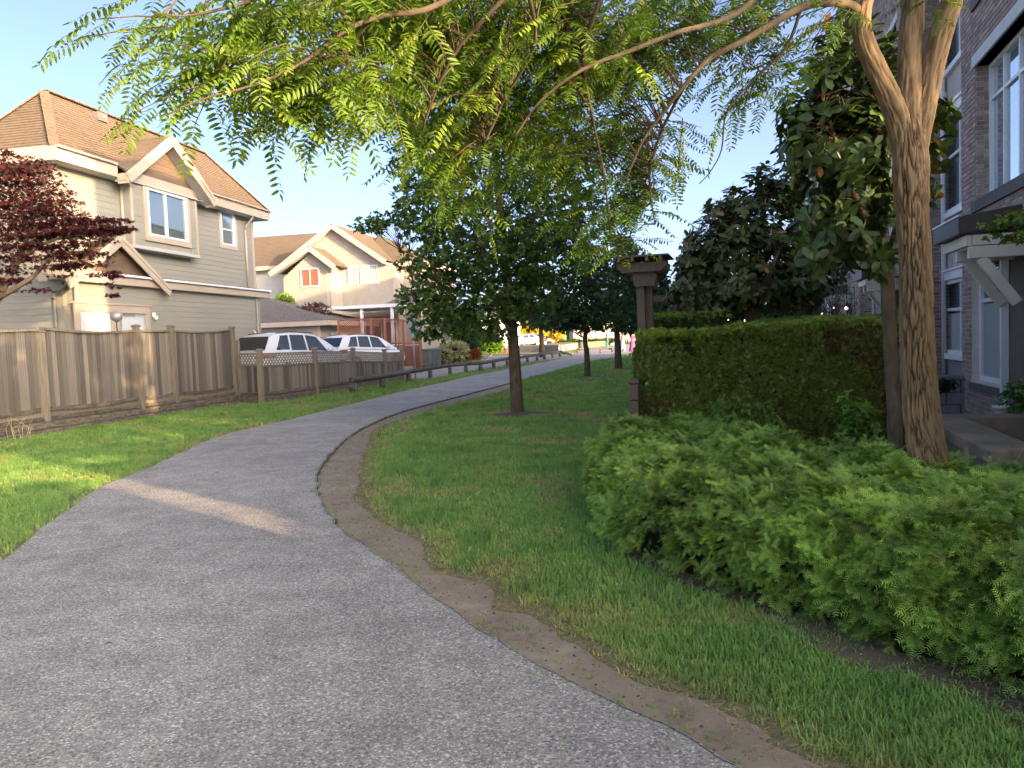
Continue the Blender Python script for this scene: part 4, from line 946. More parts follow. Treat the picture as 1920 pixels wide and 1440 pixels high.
for k in range(5):
    o = k*PER; ua_, ub_ = (-6.6 if k == 0 else -5.65+o), 0+o; R = 1 if k == 0 else 0
    holes = [(uL-2.5+o, uL+o, zSill, zLin), (uL-2.5+o, uL+o, zSill+ST, zLin+ST)]
    gh = [(uAlc+.02+o, uG0+o, zG0, 2.42)]; alc = [(uAlc-1.6+o, uAlc+o, -.1, 2.62)]
    allh = holes+gh+alc
    wallhole('wall', M_mortar, -.25, 0, ua_, ub_, -.05, TOPZ, allh)
    wbox('inner_wall', M_sill, ua_+.02, ub_-.02, -.5, -.34, -.05, TOPZ-.1) if k else None
    band_h = [(uL-2.7+o, uL+.12+o, zLin, zLt), (uL-2.7+o, uL+.12+o, zLin+ST, zLt+ST), (uL-2.6+o, uL+.1+o, zSill-.16, zSill), (uL-2.6+o, uL+.1+o, zSill-.16+ST, zSill+ST), (uAlc+o, uG0+.04+o, zG0-.13, zG0)]
    if k < 3: brickwall('u', 0, ua_, ub_, .0, TOPZ-.05 if k < 2 else 7.5, allh+band_h, rank=R)
    # near side wall of the block, and side returns
    b = MB(T); b.box((ua_, RC-6, -.05), (ua_+.2, -.0005, TOPZ)); b.build('side_wall', M_mortar, th)
    if k: brickwall('n', ua_, RC-.05, .01, .0, TOPZ-.05 if k < 3 else 8, rank=1 if k == 1 else 0)
    for (hz0, hz1) in ((zLin, zLt), (zLin+ST, zLt+ST)): wbox('lintel', M_lintel, uL-2.7+o, uL+.12+o, -.2, .03, hz0, hz1, bev=.004)
    for z_ in (zSill, zSill+ST): wbox('sill', M_sill, uL-2.6+o, uL+.1+o, -.2, .05, z_-.16, z_, bev=.004)
    for z_ in (0, ST):
        window(th, T, 'u', -.20, uL-2.5+o, uL+o-.01, zSill+z_, zLin+z_, .06, mull=(.235, .49, .745), trans=((zTr-zSill)/(zLin-zSill),), glass=M_glassS, depth=.02)
        for ue in (uL+o,):   # brick reveal
            if k == 0: brickwall('n', ue, -.18, .0, zSill+z_, zLin+z_, rank=0, out=1)
    wbox('sill', M_sill, uAlc+o, uG0+.04+o, -.2, .04, zG0-.13, zG0-.03, bev=.004)
    window(th, T, 'u', -.14, uAlc+.03+o, uG0+o, zG0, 2.42, .07, mull=(.36,), trans=(.66,), backm=[(.38, .98, 0, .64, M_curt)], depth=.02)
    # cream entry alcove
    wbox('alcove_wall', M_creamw, uAlc+o, uAlc+.02+o, -1.5, 0.0, -.05, 2.62); wbox('alcove_back', M_creamw, uAlc-1.6+o, uAlc+o, -1.5, -1.45, -.05, 2.62)
    wbox('door', M_white, uAlc-1.35+o, uAlc-.4+o, -1.45, -1.41, .1, 2.15)
    wbox('door_post', M_white, uAlc-.03+o, uAlc+.04+o, -.04, .05, -.05, 2.62, bev=.004); wbox('panel_strip', M_cream, uAlc-.015+o, uAlc+o, -.42, -.36, -.05, 2.6)
    # door canopy on braced beams
    cz = 2.61; u1c, u0c = uAlc+.65+o, uAlc-.71+o
    cn = .70
    b = MB(T); b.prism([(0.0, cz+.30), (0.0, cz+.05), (cn, cz-.02), (cn, cz+.20)], 0, u0c, u1c); b.build('canopy_roof', M_metal, th, bev=.008)
    b = MB(T); b.box((u0c-.01, cn-.005, cz+.20), (u1c+.012, cn+.012, cz+.22)); b.build('drip_edge', M_white if k == 0 else M_metal, th)
    wbox('canopy_beam', M_cream, u0c+.06, u1c-.12, cn-.16, cn-.09, cz-.165, cz-.03, bev=.005); wbox('canopy_beam', M_cream, u0c+.06, u0c+.12, -.1, cn-.165, cz-.16, cz-.03, bev=.005)
    for ub in (uAlc-.02+o, uAlc-.60+o):
        wbox('canopy_beam', M_cream, ub-.045, ub+.045, -.1, cn-.13, cz-.32, cz-.17, bev=.006)
        b = MB(T); b.beam((ub, cn-.27, cz-.32), (ub, .03, cz-.90), .08, .12); b.build('brace', M_cream, th, bev=.006)
    # recessed light panelled bay beyond the block
    ra, rb = ub_, ub_+2.95
    wh = [(uWr+o, uWl+o, wg_bot, wg_top), (uWr+o, uWl+o, w2_bot, w2_top), (uWr+o, uWl+o, w3_bot, w3_bot+1.6)]
    wallhole('panel_wall', M_panel, RC-.25, RC, ra, rb, wg_bot-.1, TOPZ, wh)
    wallhole('base_wall', M_greysd, RC-.25, RC, ra, rb, -.05, wg_bot-.1, [])
    siding(th, T, 'u', RC, ra, rb-.1, .0, wg_bot-.12, M_greysd, .13, single=(k == 0))
    for (za_, zb_, _m) in ((wg_bot, wg_top, 0), (w2_bot, w2_top, 0), (w3_bot, w3_bot+1.6, 0)):
        window(th, T, 'u', RC-.05, uWr+o, uWl+o, za_, zb_, .07, mull=(.55,), trans=(.60,), glass=M_glass, depth=.04, backm=[(.5, .98, 0, .55, M_curt)] if za_ == wg_bot else None)
        wbox('window_head', M_white, uWr-.05+o, uWl+.06+o, RC-.02, RC+.06, zb_, zb_+.16, bev=.004); wbox('window_head', M_white, uWr-.05+o, uWl+.08+o, RC-.02, RC+.09, zb_+.162, zb_+.20, bev=.003)
        wbox('window_sill', M_white, uWr-.05+o, uWl+.06+o, RC-.02, RC+.07, za_-.10, za_, bev=.004)
    for us_ in np.arange(ra+.3, rb, .42): wbox('panel_batten', M_panel, us_, us_+.025, RC, RC+.012, wg_top+.21, w2_bot-.12) if k == 0 else None
    b = MB(T); b.tube([(rb-.16, RC+.06, TOPZ-.1), (rb-.16, RC+.06, .1)], .045, 10); b.build('downpipe', M_white, th, True)
# floors of the eaves
b = MB(T); b.box((-6.8, -8, TOPZ), (5*PER, .55, TOPZ+.28)); b.build('roof', M_metal, th)
b = MB(T); b.box((-6.55, -8, -.05), (5*PER-5.7, -.55, TOPZ)); b.build('inner_core', M_sill, th)
# nearest bricks singly, the rest joined
near_b.sort(key=lambda q: np.linalg.norm(q[0]-CAM) + (0 if abs(q[0][2]-1.0) < 6 else 9))
vis = []
for q in near_b:
    d = q[0]-CAM; w_ = d @ _f; x = 960+F_PX*(d @ _r)/w_; y = 720-F_PX*(d @ _u)/w_
    (vis if (w_ > 0 and 1740 < x < 1925 and -10 < y < 800) else rest).append(q)
for P, xd, yd, hz, _ in vis[:300]:
    o = link('brick', BRICK, th, True); o.matrix_basis = Matrix(((xd[0], yd[0], 0, P[0]), (xd[1], yd[1], 0, P[1]), (0, 0, hz, P[2]), (0, 0, 0, 1)))
rest += vis[300:]
V = np.zeros((len(rest)*8, 3)); cols = np.zeros((len(rest)*8, 3)); cc = np.array([(-.5, 0, 0), (.5, 0, 0), (.5, 1, 0), (-.5, 1, 0), (-.5, 0, 1), (.5, 0, 1), (.5, 1, 1), (-.5, 1, 1)])
for i, (P, xd, yd, hz, _) in enumerate(rest):
    V[i*8:i*8+8] = P+cc[:, :1]*xd+cc[:, 1:2]*yd+cc[:, 2:]*np.array([0, 0, hz]); cols[i*8:i*8+8] = random.uniform(.75, 1.3)
fb = np.array([(4, 5, 6, 7), (0, 3, 2, 1), (2, 3, 7, 6), (1, 2, 6, 5), (3, 0, 4, 7)])
Fb = (np.arange(len(rest))[:, None, None]*8+fb[None]).reshape(-1, 4)
o = link('brickwork', npmesh('brickwork', V, Fb, M_brickS, cols=cols), th, True); o['kind'] = 'stuff'

# ------------------------------------------------------------ walls and steps by the doors
S_ = Fr(*G(1865, 845, .58)[:2], math.radians(17.2), -1)
pw = thing('garden_wall', 'low mossy concrete wall beside the rough barked tree trunk', 'wall', tuple(S_(1, 0, 0)))
for i in range(4):
    b = MB(S_); b.box((i*.62+.004, -.30, .0), ((i+1)*.62-.004, .0, .47)); b.build('block', M_conc, pw, bev=.012)
    b = MB(S_); b.box((i*.62+.003, -.33, .472), ((i+1)*.62-.003, .03, .58)); b.build('coping', M_conc, pw, bev=.014)
b = MB(S_); b.box((-.02, -1.9, .0), (.30, -.335, .47)); b.build('block', M_conc, pw, bev=.012); b = MB(S_); b.box((-.05, -1.9, .472), (.33, -.335, .58)); b.build('coping', M_conc, pw, bev=.014)
b = MB(S_); b.box((2.2, -1.9, .0), (2.5, -.335, .58)); b.build('block', M_conc, pw, bev=.012)
st = thing('stone_ledge', 'brown stone ledge carrying a small flower pot by the cream door post', 'ledge', tuple(S_(2.6, -1.2, 0)))
b = MB(S_); b.box((1.5, -1.75, .0), (2.1, -1.05, .42)); b.build('base', M_conc, st, bev=.01); b = MB(S_); b.box((1.45, -1.8, .422), (2.15, -1.0, .55)); b.build('slab', M_pergola, st, bev=.012)
bw = thing('block_wall', 'grey split block retaining wall below the recessed window', 'wall', tuple(T(.6, .1, 0)))
q0 = tp(1766, 730, .25); q1 = tp(1811, 730, .25)
zb0 = q1[1]+.02; uu = q1[0]
nB = T.picku(1811, 760, -.1)[0]; nA = T.picku(1762, 760, -.1)[0]
k_ = 0
for r in range(3):
    z0_, z1_ = (r*.2, r*.2+.196); n_ = nA+.5-(r % 2)*.2
    while n_ > nB:
        e = max(nB, n_-.40); b = MB(T); b.box((-.1+random.uniform(-.012, .012), e+.004, z0_), (.12, n_-.004, z1_)); b.build('block', M_block, bw, bev=.012); n_ = e
b = MB(T); b.box((-.12, nB, .60), (.14, nA+.5, .66)); b.build('coping', M_block, bw, bev=.01)
pot = thing('flower_pot', 'small cream flower pot on the ledge by the cream door post', 'pot', tuple(G(1879, 787, .58)))
pp = A(1879, 788, 8.2); b = MB(); b.lathe(tuple(pp), [(.06, 0), (.075, .07), (.085, .13), (.095, .13), (.095, .155), (.08, .155), (.075, .13)], 18); b.build('body', mat('cream_ceramic', (.62, .60, .48), rough=.5), pot, True)
b = MB(); b.lathe((pp[0], pp[1], pp[2]+.125), [(.01, 0), (.077, .002), (.077, .008), (.01, .01)], 18); b.build('soil', M_mulch, pot)

# ------------------------------------------------------------ pergola post and low pier
pg = thing('pergola_post', 'tall brown timber post carrying stacked pergola beams at the end of the hedge', 'pergola post', tuple(A(1209, 700, 10.6)*[1, 1, 0]))
c = A(1208, 600, 10.6); Pg = Fr(c[0], c[1], math.radians(17.2)); zt_ = float(A(1208, 512, 10.6)[2])
for (n_, u_) in ((-.035, 0), (.055, .10)):
    b = MB(Pg); b.box((u_-.055, n_-.055, 0), (u_+.055, n_+.055, zt_)); b.build('post', M_pergola, pg, bev=.006)
for u_ in (-.11, .21):
    b = MB(Pg); b.prism([(-.10, zt_+.02), (.16, zt_+.02), (.20, zt_-.05), (.16, zt_-.19), (-.10, zt_-.19), (-.14, zt_-.05)], 0, u_-.02, u_+.02); b.build('bracket', M_pergola, pg, bev=.004)
for i, u_ in enumerate((-.20, 0.05, .30)):
    z_ = zt_+.0; b = MB(Pg); b.prism([(-.32, z_+.07), (-.25, z_+.0), (.27, z_+.0), (.34, z_+.07), (.34, z_+.13), (-.32, z_+.13)], 0, u_-.02, u_+.02); b.build('beam', M_pergola, pg, bev=.004)
for i, n_ in enumerate((-.27, -.09, .10, .28)):
    b = MB(Pg); b.box((-.38, n_-.02, zt_+.132), (.48, n_+.02, zt_+.19)); b.build('rafter', M_pergola, pg, bev=.004)
b = MB(Pg); b.box((-.34, -.36, zt_+.192), (.44, .38, zt_+.215)); b.build('top_slat', M_pergola, pg, bev=.004)
pr_ = thing('wooden_pier', 'short brown timber pier standing against the clipped hedge corner', 'post', tuple(A(1189, 800, 9.3)*[1, 1, 0]))
c = A(1189, 712, 9.3); Pp = Fr(c[0], c[1], math.radians(17.2))
for i, (za_, zb_) in enumerate(((0, .34), (.348, .70), (.708, float(c[2])-.05))):
    b = MB(Pp); b.box((-.07, -.055, za_), (.07, .055, zb_)); b.build('segment', M_pergola, pr_, bev=.006)
b = MB(Pp); b.box((-.085, -.07, c[2]-.045), (.085, .07, c[2])); b.build('cap', M_pergola, pr_, bev=.008)
# second post of the pergola, deeper in the garden
p2 = thing('pergola_post', 'dark pergola post half hidden under the round magnolia behind the hedge', 'pergola post', tuple(A(1262, 600, 15)*[1, 1, 0]))
c = A(1262, 566, 15); b = MB(); b.box((c[0]-.09, c[1]-.09, 0), (c[0]+.09, c[1]+.09, c[2])); b.build('post', M_pergola, p2, bev=.006); b = MB(); b.box((c[0]-.5, c[1]-.1, c[2]+.002), (c[0]+.5, c[1]+.1, c[2]+.13)); b.build('beam', M_pergola, p2, bev=.006)

# ------------------------------------------------------------ street furniture and far things
sg = thing('road_sign', 'diamond road sign seen from behind on a thin pole by the log rail', 'road sign', tuple(G(781, 711)*[1, 1, 0]))
g_ = G(781, 711); cs = A(775, 612, g_[1]); r_ = .60; a_ = math.radians(-52)
b = MB(); ux, uy = math.cos(a_), math.sin(a_); P = [(0, -r_), (r_, 0), (0, r_), (-r_, 0)]; th_ = .004
for s_ in (-1, 1):
    for (h, v) in P: b.v.append(np.array([cs[0]+ux*h*.92+uy*th_*s_, cs[1]+uy*h*.92-ux*th_*s_, cs[2]+v]))
b.f += [(0, 1, 2, 3), (7, 6, 5, 4)] + [(i, (i+1) % 4, 4+(i+1) % 4, 4+i) for i in range(4)]; b.build('sign_plate', M_sign, sg, bev=.002)
b = MB(); off = np.array([-uy, ux])*(-.035); 
if (off @ -cs[:2]) < 0: off = -off
b.tube([(g_[0]+off[0], g_[1]+off[1], -.1), (cs[0]+off[0], cs[1]+off[1], cs[2]+r_*.72)], .028, 10); b.build('pole', M_pole, sg, True)
for dz in (-.25, .25): b = MB(); b.beam((cs[0]-ux*.05+off[0]*.3, cs[1]-uy*.05+off[1]*.3, cs[2]+dz), (cs[0]+ux*.05+off[0]*.3, cs[1]+uy*.05+off[1]*.3, cs[2]+dz), .05, .03); b.build('bracket', M_pole, sg)
def bin_(px, Y, lid, label, sc=1.0):
    c = A(px, 660, Y); t = thing('wheelie_bin', label, 'bin', (float(c[0]), float(c[1]), .02), random.uniform(-.1, .1), 'wheelie bins by the red fence'); t.scale = (sc,)*3
    b = MB(); prf = [(.24, .27, .08), (.27, .31, .55), (.29, .34, .95), (.31, .36, .97), (.31, .36, 1.0)]
    for (hx, hy, z) in prf: b.v += [np.array(p) for p in ((-hx, -hy, z), (hx, -hy, z), (hx, hy, z), (-hx, hy, z))]
    for i in range(len(prf)-1):
        for e in range(4): b.f.append((4*i+e, 4*i+(e+1) % 4, 4*i+4+(e+1) % 4, 4*i+4+e))
    b.f += [(0, 3, 2, 1), tuple(len(b.v)-4+e for e in range(4))]; b.build('body', M_bin, t, bev=.02, world=False)
    b = MB(); b.prism([(-.38, 1.005), (.36, 1.005), (.36, 1.05), (0, 1.10), (-.34, 1.06)], 0, -.32, .32); b.build('lid', lid, t, bev=.015, world=False)
    for s_ in (-1, 1):
        b = MB(); b.tube([(s_*.2, .26, .1), (s_*.29, .26, .1)], .10, 12); b.build('wheel', M_tyre, t, True, world=False)
    b = MB(); b.tube([(-.25, .40, .98), (.25, .40, .98)], .02, 6); b.build('handle', M_bin, t, world=False)
bin_(799, 45.6, M_bing, 'grey wheelie bin with green lid beside the red wooden fence'); bin_(808, 46.4, M_binb, 'grey wheelie bin with blue lid, middle of the three by the red fence'); bin_(818, 46.9, M_binb, 'grey wheelie bin with blue lid beside the pale variegated bush')
rf = thing('red_fence', 'short red brown board fence beside the wheelie bins', 'fence', tuple(A(775, 690, 38.4)*[1, 1, 0]))
p, q = A(757, 690, 38.9)[:2], A(790, 690, 38.2)[:2]; zt_ = float(A(772, 655, 38.5)[2])
RB = MB(); RB.box((-.5, -.5, 0), (.5, .5, 1)); RBm = RB.mesh('board', M_redw); boards(rf, p, q, lambda t: 0.05, lambda t: zt_, w=.13, th=.02, me=RBm, name='board')
for (c_) in (p, q):
    b = MB(); b.box((c_[0]-.05, c_[1]-.12, 0), (c_[0]+.05, c_[1]-.02, zt_+.08)); b.build('post', M_redw, rf)
hy = thing('fire_hydrant', 'red fire hydrant with white top beyond the side street', 'fire hydrant', tuple(G(949, 662.5)*[1, 1, 0])); g_ = G(949, 662.5)
b = MB(); b.lathe((g_[0], g_[1], 0), [(.2, 0), (.2, .06), (.13, .08), (.12, .5), (.16, .52), (.16, .56)], 14); b.tube([(g_[0]-.24, g_[1], .42), (g_[0]+.24, g_[1], .42)], .07, 8); b.build('body', mat('red_hydrant', (.42, .06, .03), rough=.4), hy, True)
b = MB(); b.lathe((g_[0], g_[1], .56), [(.15, 0), (.14, .09), (.08, .18), (.03, .24)], 14); b.build('cap', M_white, hy, True)
tb = thing('litter_bin', 'dark grey litter bin behind the short log rail', 'bin', tuple(G(1090, 652.5)*[1, 1, 0])); Yb = 82; c = A(1090, 652, Yb)
b = MB(); b.lathe((c[0], c[1], .0), [(.28, 0), (.33, .1), (.34, .9), (.36, .92)], 16); b.build('body', M_bin, tb, True); b = MB(); b.lathe((c[0], c[1], .92), [(.36, 0), (.34, .12), (.2, .22), (.05, .25)], 16); b.build('lid', M_black, tb, True)
# far stone retaining wall, made of courses
sw = thing('retaining_wall', 'far stone retaining wall along the lawn beyond the side street', 'retaining wall', tuple(G(1000, 664)*[1, 1, 0]))
wp = [tuple(A(968, 660, 84)[:2]), tuple(A(1018, 660, 82)[:2]), tuple(A(1050, 660, 80)[:2]), tuple(A(1076, 655, 92)[:2])]
for i in range(3):
    p, q = np.array(wp[i]), np.array(wp[i+1]); L = np.linalg.norm(q-p); d = (q-p)/L
    for r in range(3):
        s = -(r % 2)*.4
        while s < L:
            e = min(L, s+.8); s_ = max(0, s)
            if e-s_ > .1: b = MB(); b.beam((*(p+d*(s_+.01)), r*.24+.12), (*(p+d*(e-.01)), r*.24+.12), .35, .23); b.build('block', M_block, sw)
            s += .8
import bmesh
sheet('terrace', [wp[0], wp[1], wp[2], wp[3], (18, 130), (-12, 130), (-8, 88)], .70, M_ground, skirt=0)
# distant buildings
def far_house(name, label, x0, x1, ybot, ytop, Y, m_wall, m_roof, dep=10, wins=(), hip=.25):
    c = A((x0+x1)/2, 640, Y); t = thing(name, label, 'house', (float(c[0]), float(c[1]), 0)); fr = Fr(float(A(x0, 640, Y)[0]), Y, math.radians(90)); Wd_ = float(A(x1, 640, Y)[0]-A(x0, 640, Y)[0])
    zt = float(A((x0+x1)/2, ytop, Y)[2]); fr.N = np.array([0, -1., 0])
    b = MB(fr); b.box((0, -dep, 0), (Wd_, 0, zt)); b.build('wall', m_wall, t)
    rh = Wd_*hip; a, b2, c2, d2 = fr(-.4, .4, zt), fr(Wd_+.4, .4, zt), fr(Wd_+.4, -dep-.4, zt), fr(-.4, -dep-.4, zt); r0_, r1_ = fr(Wd_*.35, -dep/2, zt+rh), fr(Wd_*.65, -dep/2, zt+rh)
    shingles(t, [[a, b2, r1_, r0_], [b2, c2, r1_], [c2, d2, r0_, r1_], [d2, a, r0_]], m_roof, .25)
    bar(t, fr, (-.4, .42, zt-.1), (Wd_+.4, .42, zt-.1), .05, .3, M_trim, 'fascia')
    for (wx0, wy0, wx1, wy1) in wins:
        u0 = float(A(wx0, 640, Y)[0]-fr.o[0]); u1 = float(A(wx1, 640, Y)[0]-fr.o[0]); window(t, fr, 'u', 0, u0, u1, float(A(wx0, wy1, Y)[2]), float(A(wx0, wy0, Y)[2]), .08, mull=(.5,), glass=M_glassS)
    return t
far_house('far_house', 'white painted house far off behind the black parked car', 898, 976, 645, 598, 104, M_white, M_roofd, wins=((950, 612, 956, 622), (962, 612, 968, 622), (925, 612, 932, 622)))
far_house('far_house', 'low pale roofed house far off above the yellow sunlit bush', 985, 1062, 640, 608, 150, M_sidingL, M_roofd, wins=((1010, 615, 1022, 624),), hip=.15)
far_house('far_house', 'distant cream house glimpsed under the lawn tree crowns behind the walkers', 1075, 1215, 640, 606, 170, M_sidingL, M_roof, wins=((1096, 614, 1106, 626), (1135, 612, 1150, 628)), hip=.15)

# ------------------------------------------------------------ people
M_skin = mat('skin', (.48, .28, .20), rough=.6); M_hair = mat('dark_hair', (.03, .02, .015), rough=.6)
def person(label, px, py, h, heading, top, bottom, style='dress', stride=.25, arm=(.1, .2)):
    g_ = G(px, py); s = h/1.7
    t = thing('person', label, 'person', (float(g_[0]), float(g_[1]), .035), heading)
    V = [(0, 0, .95), (0, 0, 1.12), (0, .01, 1.30), (0, .01, 1.43), (0, 0, 1.50), (0, -.01, 1.60), (0, -.01, 1.72)]; E_ = [(i, i+1) for i in range(6)]; R_ = [(.15, .11), (.12, .09), (.15, .10), (.12, .08), (.05, .05), (.085, .10), (.06, .07)]
    for sd in (-1, 1):
        k = len(V); st_ = stride*sd; V += [(sd*.09, 0, .90), (sd*.10, -st_*.5, .50), (sd*.10, -st_*1+.0, .08), (sd*.10, -st_-.12, .045)]; E_ += [(0, k), (k, k+1), (k+1, k+2), (k+2, k+3)]; R_ += [(.085, .09), (.06, .065), (.04, .045), (.035, .03)]
        k = len(V); V += [(sd*.19, .01, 1.40), (sd*(.24+arm[0]*.4), .02+.05*sd, 1.13), (sd*(.25+arm[0]), -.06-.1*arm[1], .88), (sd*(.25+arm[0]), -.09-.1*arm[1], .80)]; E_ += [(3, k), (k, k+1), (k+1, k+2), (k+2, k+3)]; R_ += [(.055, .055), (.042, .042), (.033, .033), (.028, .035)]
    me = bpy.data.meshes.new('body'); me.from_pydata([(x*s, y*s, z*s) for x, y, z in V], E_, []); o = link('body', me, t)
    m = o.modifiers.new('skin', 'SKIN'); m.use_smooth_shade = True; sv = me.skin_vertices[0].data
    for i, (a, b_) in enumerate(R_): sv[i].radius = (a*s, b_*s)
    sv[0].use_root = True; m2 = o.modifiers.new('sub', 'SUBSURF'); m2.levels = 1; m2.render_levels = 1; me.materials.append(M_skin)
    b = MB(); b.lathe((0, -.01*s, 1.50*s), [(.03*s, 0), (.098*s, .02*s), (.112*s, .12*s), (.10*s, .21*s), (.05*s, .265*s), (.01, .27*s)], 14)
    b.v = [v+np.array([0, .02*s, 0]) for v in b.v]; b.build('hair', M_hair, t, True, world=False)
    prof = [(.30, .03), (.27, .3), (.22, .6), (.19, .85), (.15, 1.0), (.145, 1.05)] if style == 'dress' else [(.24, .06), (.22, .4), (.20, .75), (.18, .95), (.15, 1.05)]
    b = MB(); sg_ = 20; 
    for r, z in prof:
        for k in range(sg_): a = 2*math.pi*k/sg_; rr = r*s*(1+.06*math.sin(5*a+z)*(1.1-z)); b.v.append(np.array([rr*math.cos(a), rr*.8*math.sin(a), z*s]))
    for i in range(len(prof)-1):
        for k in range(sg_): b.f.append((i*sg_+k, i*sg_+(k+1) % sg_, (i+1)*sg_+(k+1) % sg_, (i+1)*sg_+k))
    b.build('dress' if style == 'dress' else 'trousers', bottom, t, True, world=False)
    b = MB()
    for r, z in [(.155, 1.0), (.15, 1.1), (.17, 1.25), (.175, 1.36), (.12, 1.43)]:
        for k in range(sg_): a = 2*math.pi*k/sg_; b.v.append(np.array([r*s*math.cos(a), r*s*.68*math.sin(a), z*s]))
    for i in range(4):
        for k in range(sg_): b.f.append((i*sg_+k, i*sg_+(k+1) % sg_, (i+1)*sg_+(k+1) % sg_, (i+1)*sg_+k))
    b.build('top', top, t, True, world=False); return t
mp_ = mat('purple_print', (.20, .05, .18), (.34, .10, .28), rough=.8, scale=30); mpk = mat('pink_cloth', (.50, .20, .27), rough=.8); mbl = mat('pale_blue_cloth', (.34, .45, .60), rough=.8); mgr = mat('green_cloth', (.02, .20, .13), rough=.8)
person('person in a long purple sleeveless dress walking on the path', 1186, 660, 1.66, 0.1, mp_, mp_)
person('person in a pink top and long pale blue skirt beside the purple dress', 1168, 659.5, 1.66, -.2, mpk, mbl, 'skirt')
person('person in a green dress standing beyond the short log rail', 1138, 653.5, 1.6, 1.8, mgr, mgr)
# folded camp chair / pushchair beyond the rail
pc = thing('pushchair', 'grey pushchair with dark wheels beyond the short log rail', 'pushchair', tuple(G(1151, 655)*[1, 1, 0])); g_ = G(1151, 655.5)
Fp = Fr(g_[0], g_[1], 0); b = MB(Fp); b.prism([(-.4, .45), (.35, .4), (.45, .9), (.2, 1.15), (-.05, .75), (-.4, .62)], 0, -.25, .25); b.build('seat', mat('grey_fabric', (.24, .25, .26), rough=.9), pc, bev=.03)
for n_ in (-.4, .4):
    for u_ in (-.26, .26): b = MB(Fp); b.tube([(u_-.02, n_, .17), (u_+.02, n_, .17)], .16, 12); b.build('wheel', M_tyre, pc, True)
b = MB(Fp)
for u_ in (-.24, .24): b.tube([(u_, -.4, .17), (u_, .1, .6), (u_, .75, 1.05)], .018, 6); b.tube([(u_, .4, .17), (u_, -.1, .6)], .018, 6)
b.tube([(-.24, .75, 1.05), (.24, .75, 1.05)], .02, 6); b.build('frame', M_pole, pc)
# string of small lit bulbs in the garden behind the hedge
E_bulb = bpy.data.materials.new('lit_bulb'); E_bulb.use_nodes = True; nn_ = E_bulb.node_tree; nn_.nodes.clear(); em = nn_.nodes.new('ShaderNodeEmission'); em.inputs[0].default_value = (1, .55, .28, 1); em.inputs[1].default_value = 3.0; oo = nn_.nodes.new('ShaderNodeOutputMaterial'); nn_.links.new(em.outputs[0], oo.inputs[0])
slt = thing('string_lights', 'string of small lit bulbs hanging in the townhouse gardens behind the hedge', 'string lights', tuple(A(1450, 600, 17)*[1, 1, 0]))
lp_ = [A(x, y, Y) for x, y, Y in ((1354, 600, 20), (1365, 599, 20), (1398, 601, 20), (1431, 601, 20), (1449, 600, 20), (1471, 600, 20), (1541, 588, 19), (1563, 577, 18.7), (1587, 578, 18.5))]
b = MB(); b.tube([tuple(p+np.array([0, 0, .05])) for p in lp_], .008, 5); b.build('wire', M_black, slt)
for i, p in enumerate(lp_):
    b = MB(); r = .035 if i in (0, 2, 8) else .022; b.lathe((p[0], p[1], p[2]-r), [(.004, 0), (r*.8, r*.4), (r, r), (r*.7, r*1.7), (.008, r*2.1)], 10); b.build('bulb', E_bulb, slt, True)

# ------------------------------------------------------------ foliage helpers
def rots(D, U):
    """(n,3) x axes and rough up vectors -> (n,3,3) rotation matrices with columns x, y, z"""
    X = D/np.linalg.norm(D, axis=1, keepdims=True); Y = np.cross(U, X); Y /= np.linalg.norm(Y, axis=1, keepdims=True)+1e-9; Z = np.cross(X, Y)
    return np.stack([X, Y, Z], axis=2)
def scatter(name, protos, P, R, S, cols, m, parent=None, kind='stuff', pid=None, smooth=False, grad=None):
    """join many transformed copies of small leaf shapes into one mesh"""
    n = len(P); pid = rng.integers(0, len(protos), n) if pid is None else pid; Vs = []; Fs = {}; Cs = []; base = 0
    S = np.asarray(S); S = np.repeat(S[:, None], 3, 1) if S.ndim == 1 else S
    for k, (pv, pf) in enumerate(protos):
        ii = np.where(pid == k)[0]
        if not len(ii): continue
        v = np.einsum('nij,nkj->nki', R[ii], pv[None]*S[ii][:, None, :]) + P[ii][:, None, :]
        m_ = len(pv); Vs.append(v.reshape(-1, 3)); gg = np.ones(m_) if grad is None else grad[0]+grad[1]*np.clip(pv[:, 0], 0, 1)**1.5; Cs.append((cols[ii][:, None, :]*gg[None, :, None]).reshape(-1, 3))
        for f in pf:
            f = np.asarray(f); Fs.setdefault(f.shape[1], []).append((np.arange(len(ii))[:, None, None]*m_+f[None]+base).reshape(-1, f.shape[1]))
        base += len(ii)*m_
    me = npmesh(name, np.vstack(Vs), [np.vstack(x) for x in Fs.values()], m, smooth, np.vstack(Cs))
    o = link(name, me, parent, parent is not None)
    if kind: o['kind'] = kind
    return o
def rdir(n, down=0.0):
    d = rng.normal(size=(n, 3)); d /= np.linalg.norm(d, axis=1, keepdims=True); d[:, 2] -= down; return d/np.linalg.norm(d, axis=1, keepdims=True)
def mixc(a, b, n, p=1.0, vv=.18):
    t = rng.random((n, 1))**p; c = np.array(a)*(1-t)+np.array(b)*t; return np.clip(c*(1+rng.normal(0, vv, (n, 1))), .002, 1)
def leaf_shape(l=1.0, w=.35, fold=.12, droop=.1):
    """one leaf: 6 vertices, 4 triangles folded at the midrib"""
    v = np.array([(0, 0, 0), (.38*l, w/2*l, fold*l*.5), (.42*l, 0, 0), (.38*l, -w/2*l, fold*l*.5), (.78*l, w*.32*l, fold*l*.3-droop*l*.5), (.78*l, -w*.32*l, fold*l*.3-droop*l*.5), (l, 0, -droop*l)])
    return v, [np.array([(0, 2, 1), (0, 3, 2), (4, 2, 6), (2, 5, 6), (1, 2, 4), (2, 3, 5)])]
def merge(parts):
    V = []; F3 = []; b = 0
    for v, f in parts:
        V.append(v); F3 += [x+b for x in f]; b += len(v)
    return np.vstack(V), [np.vstack(F3)]
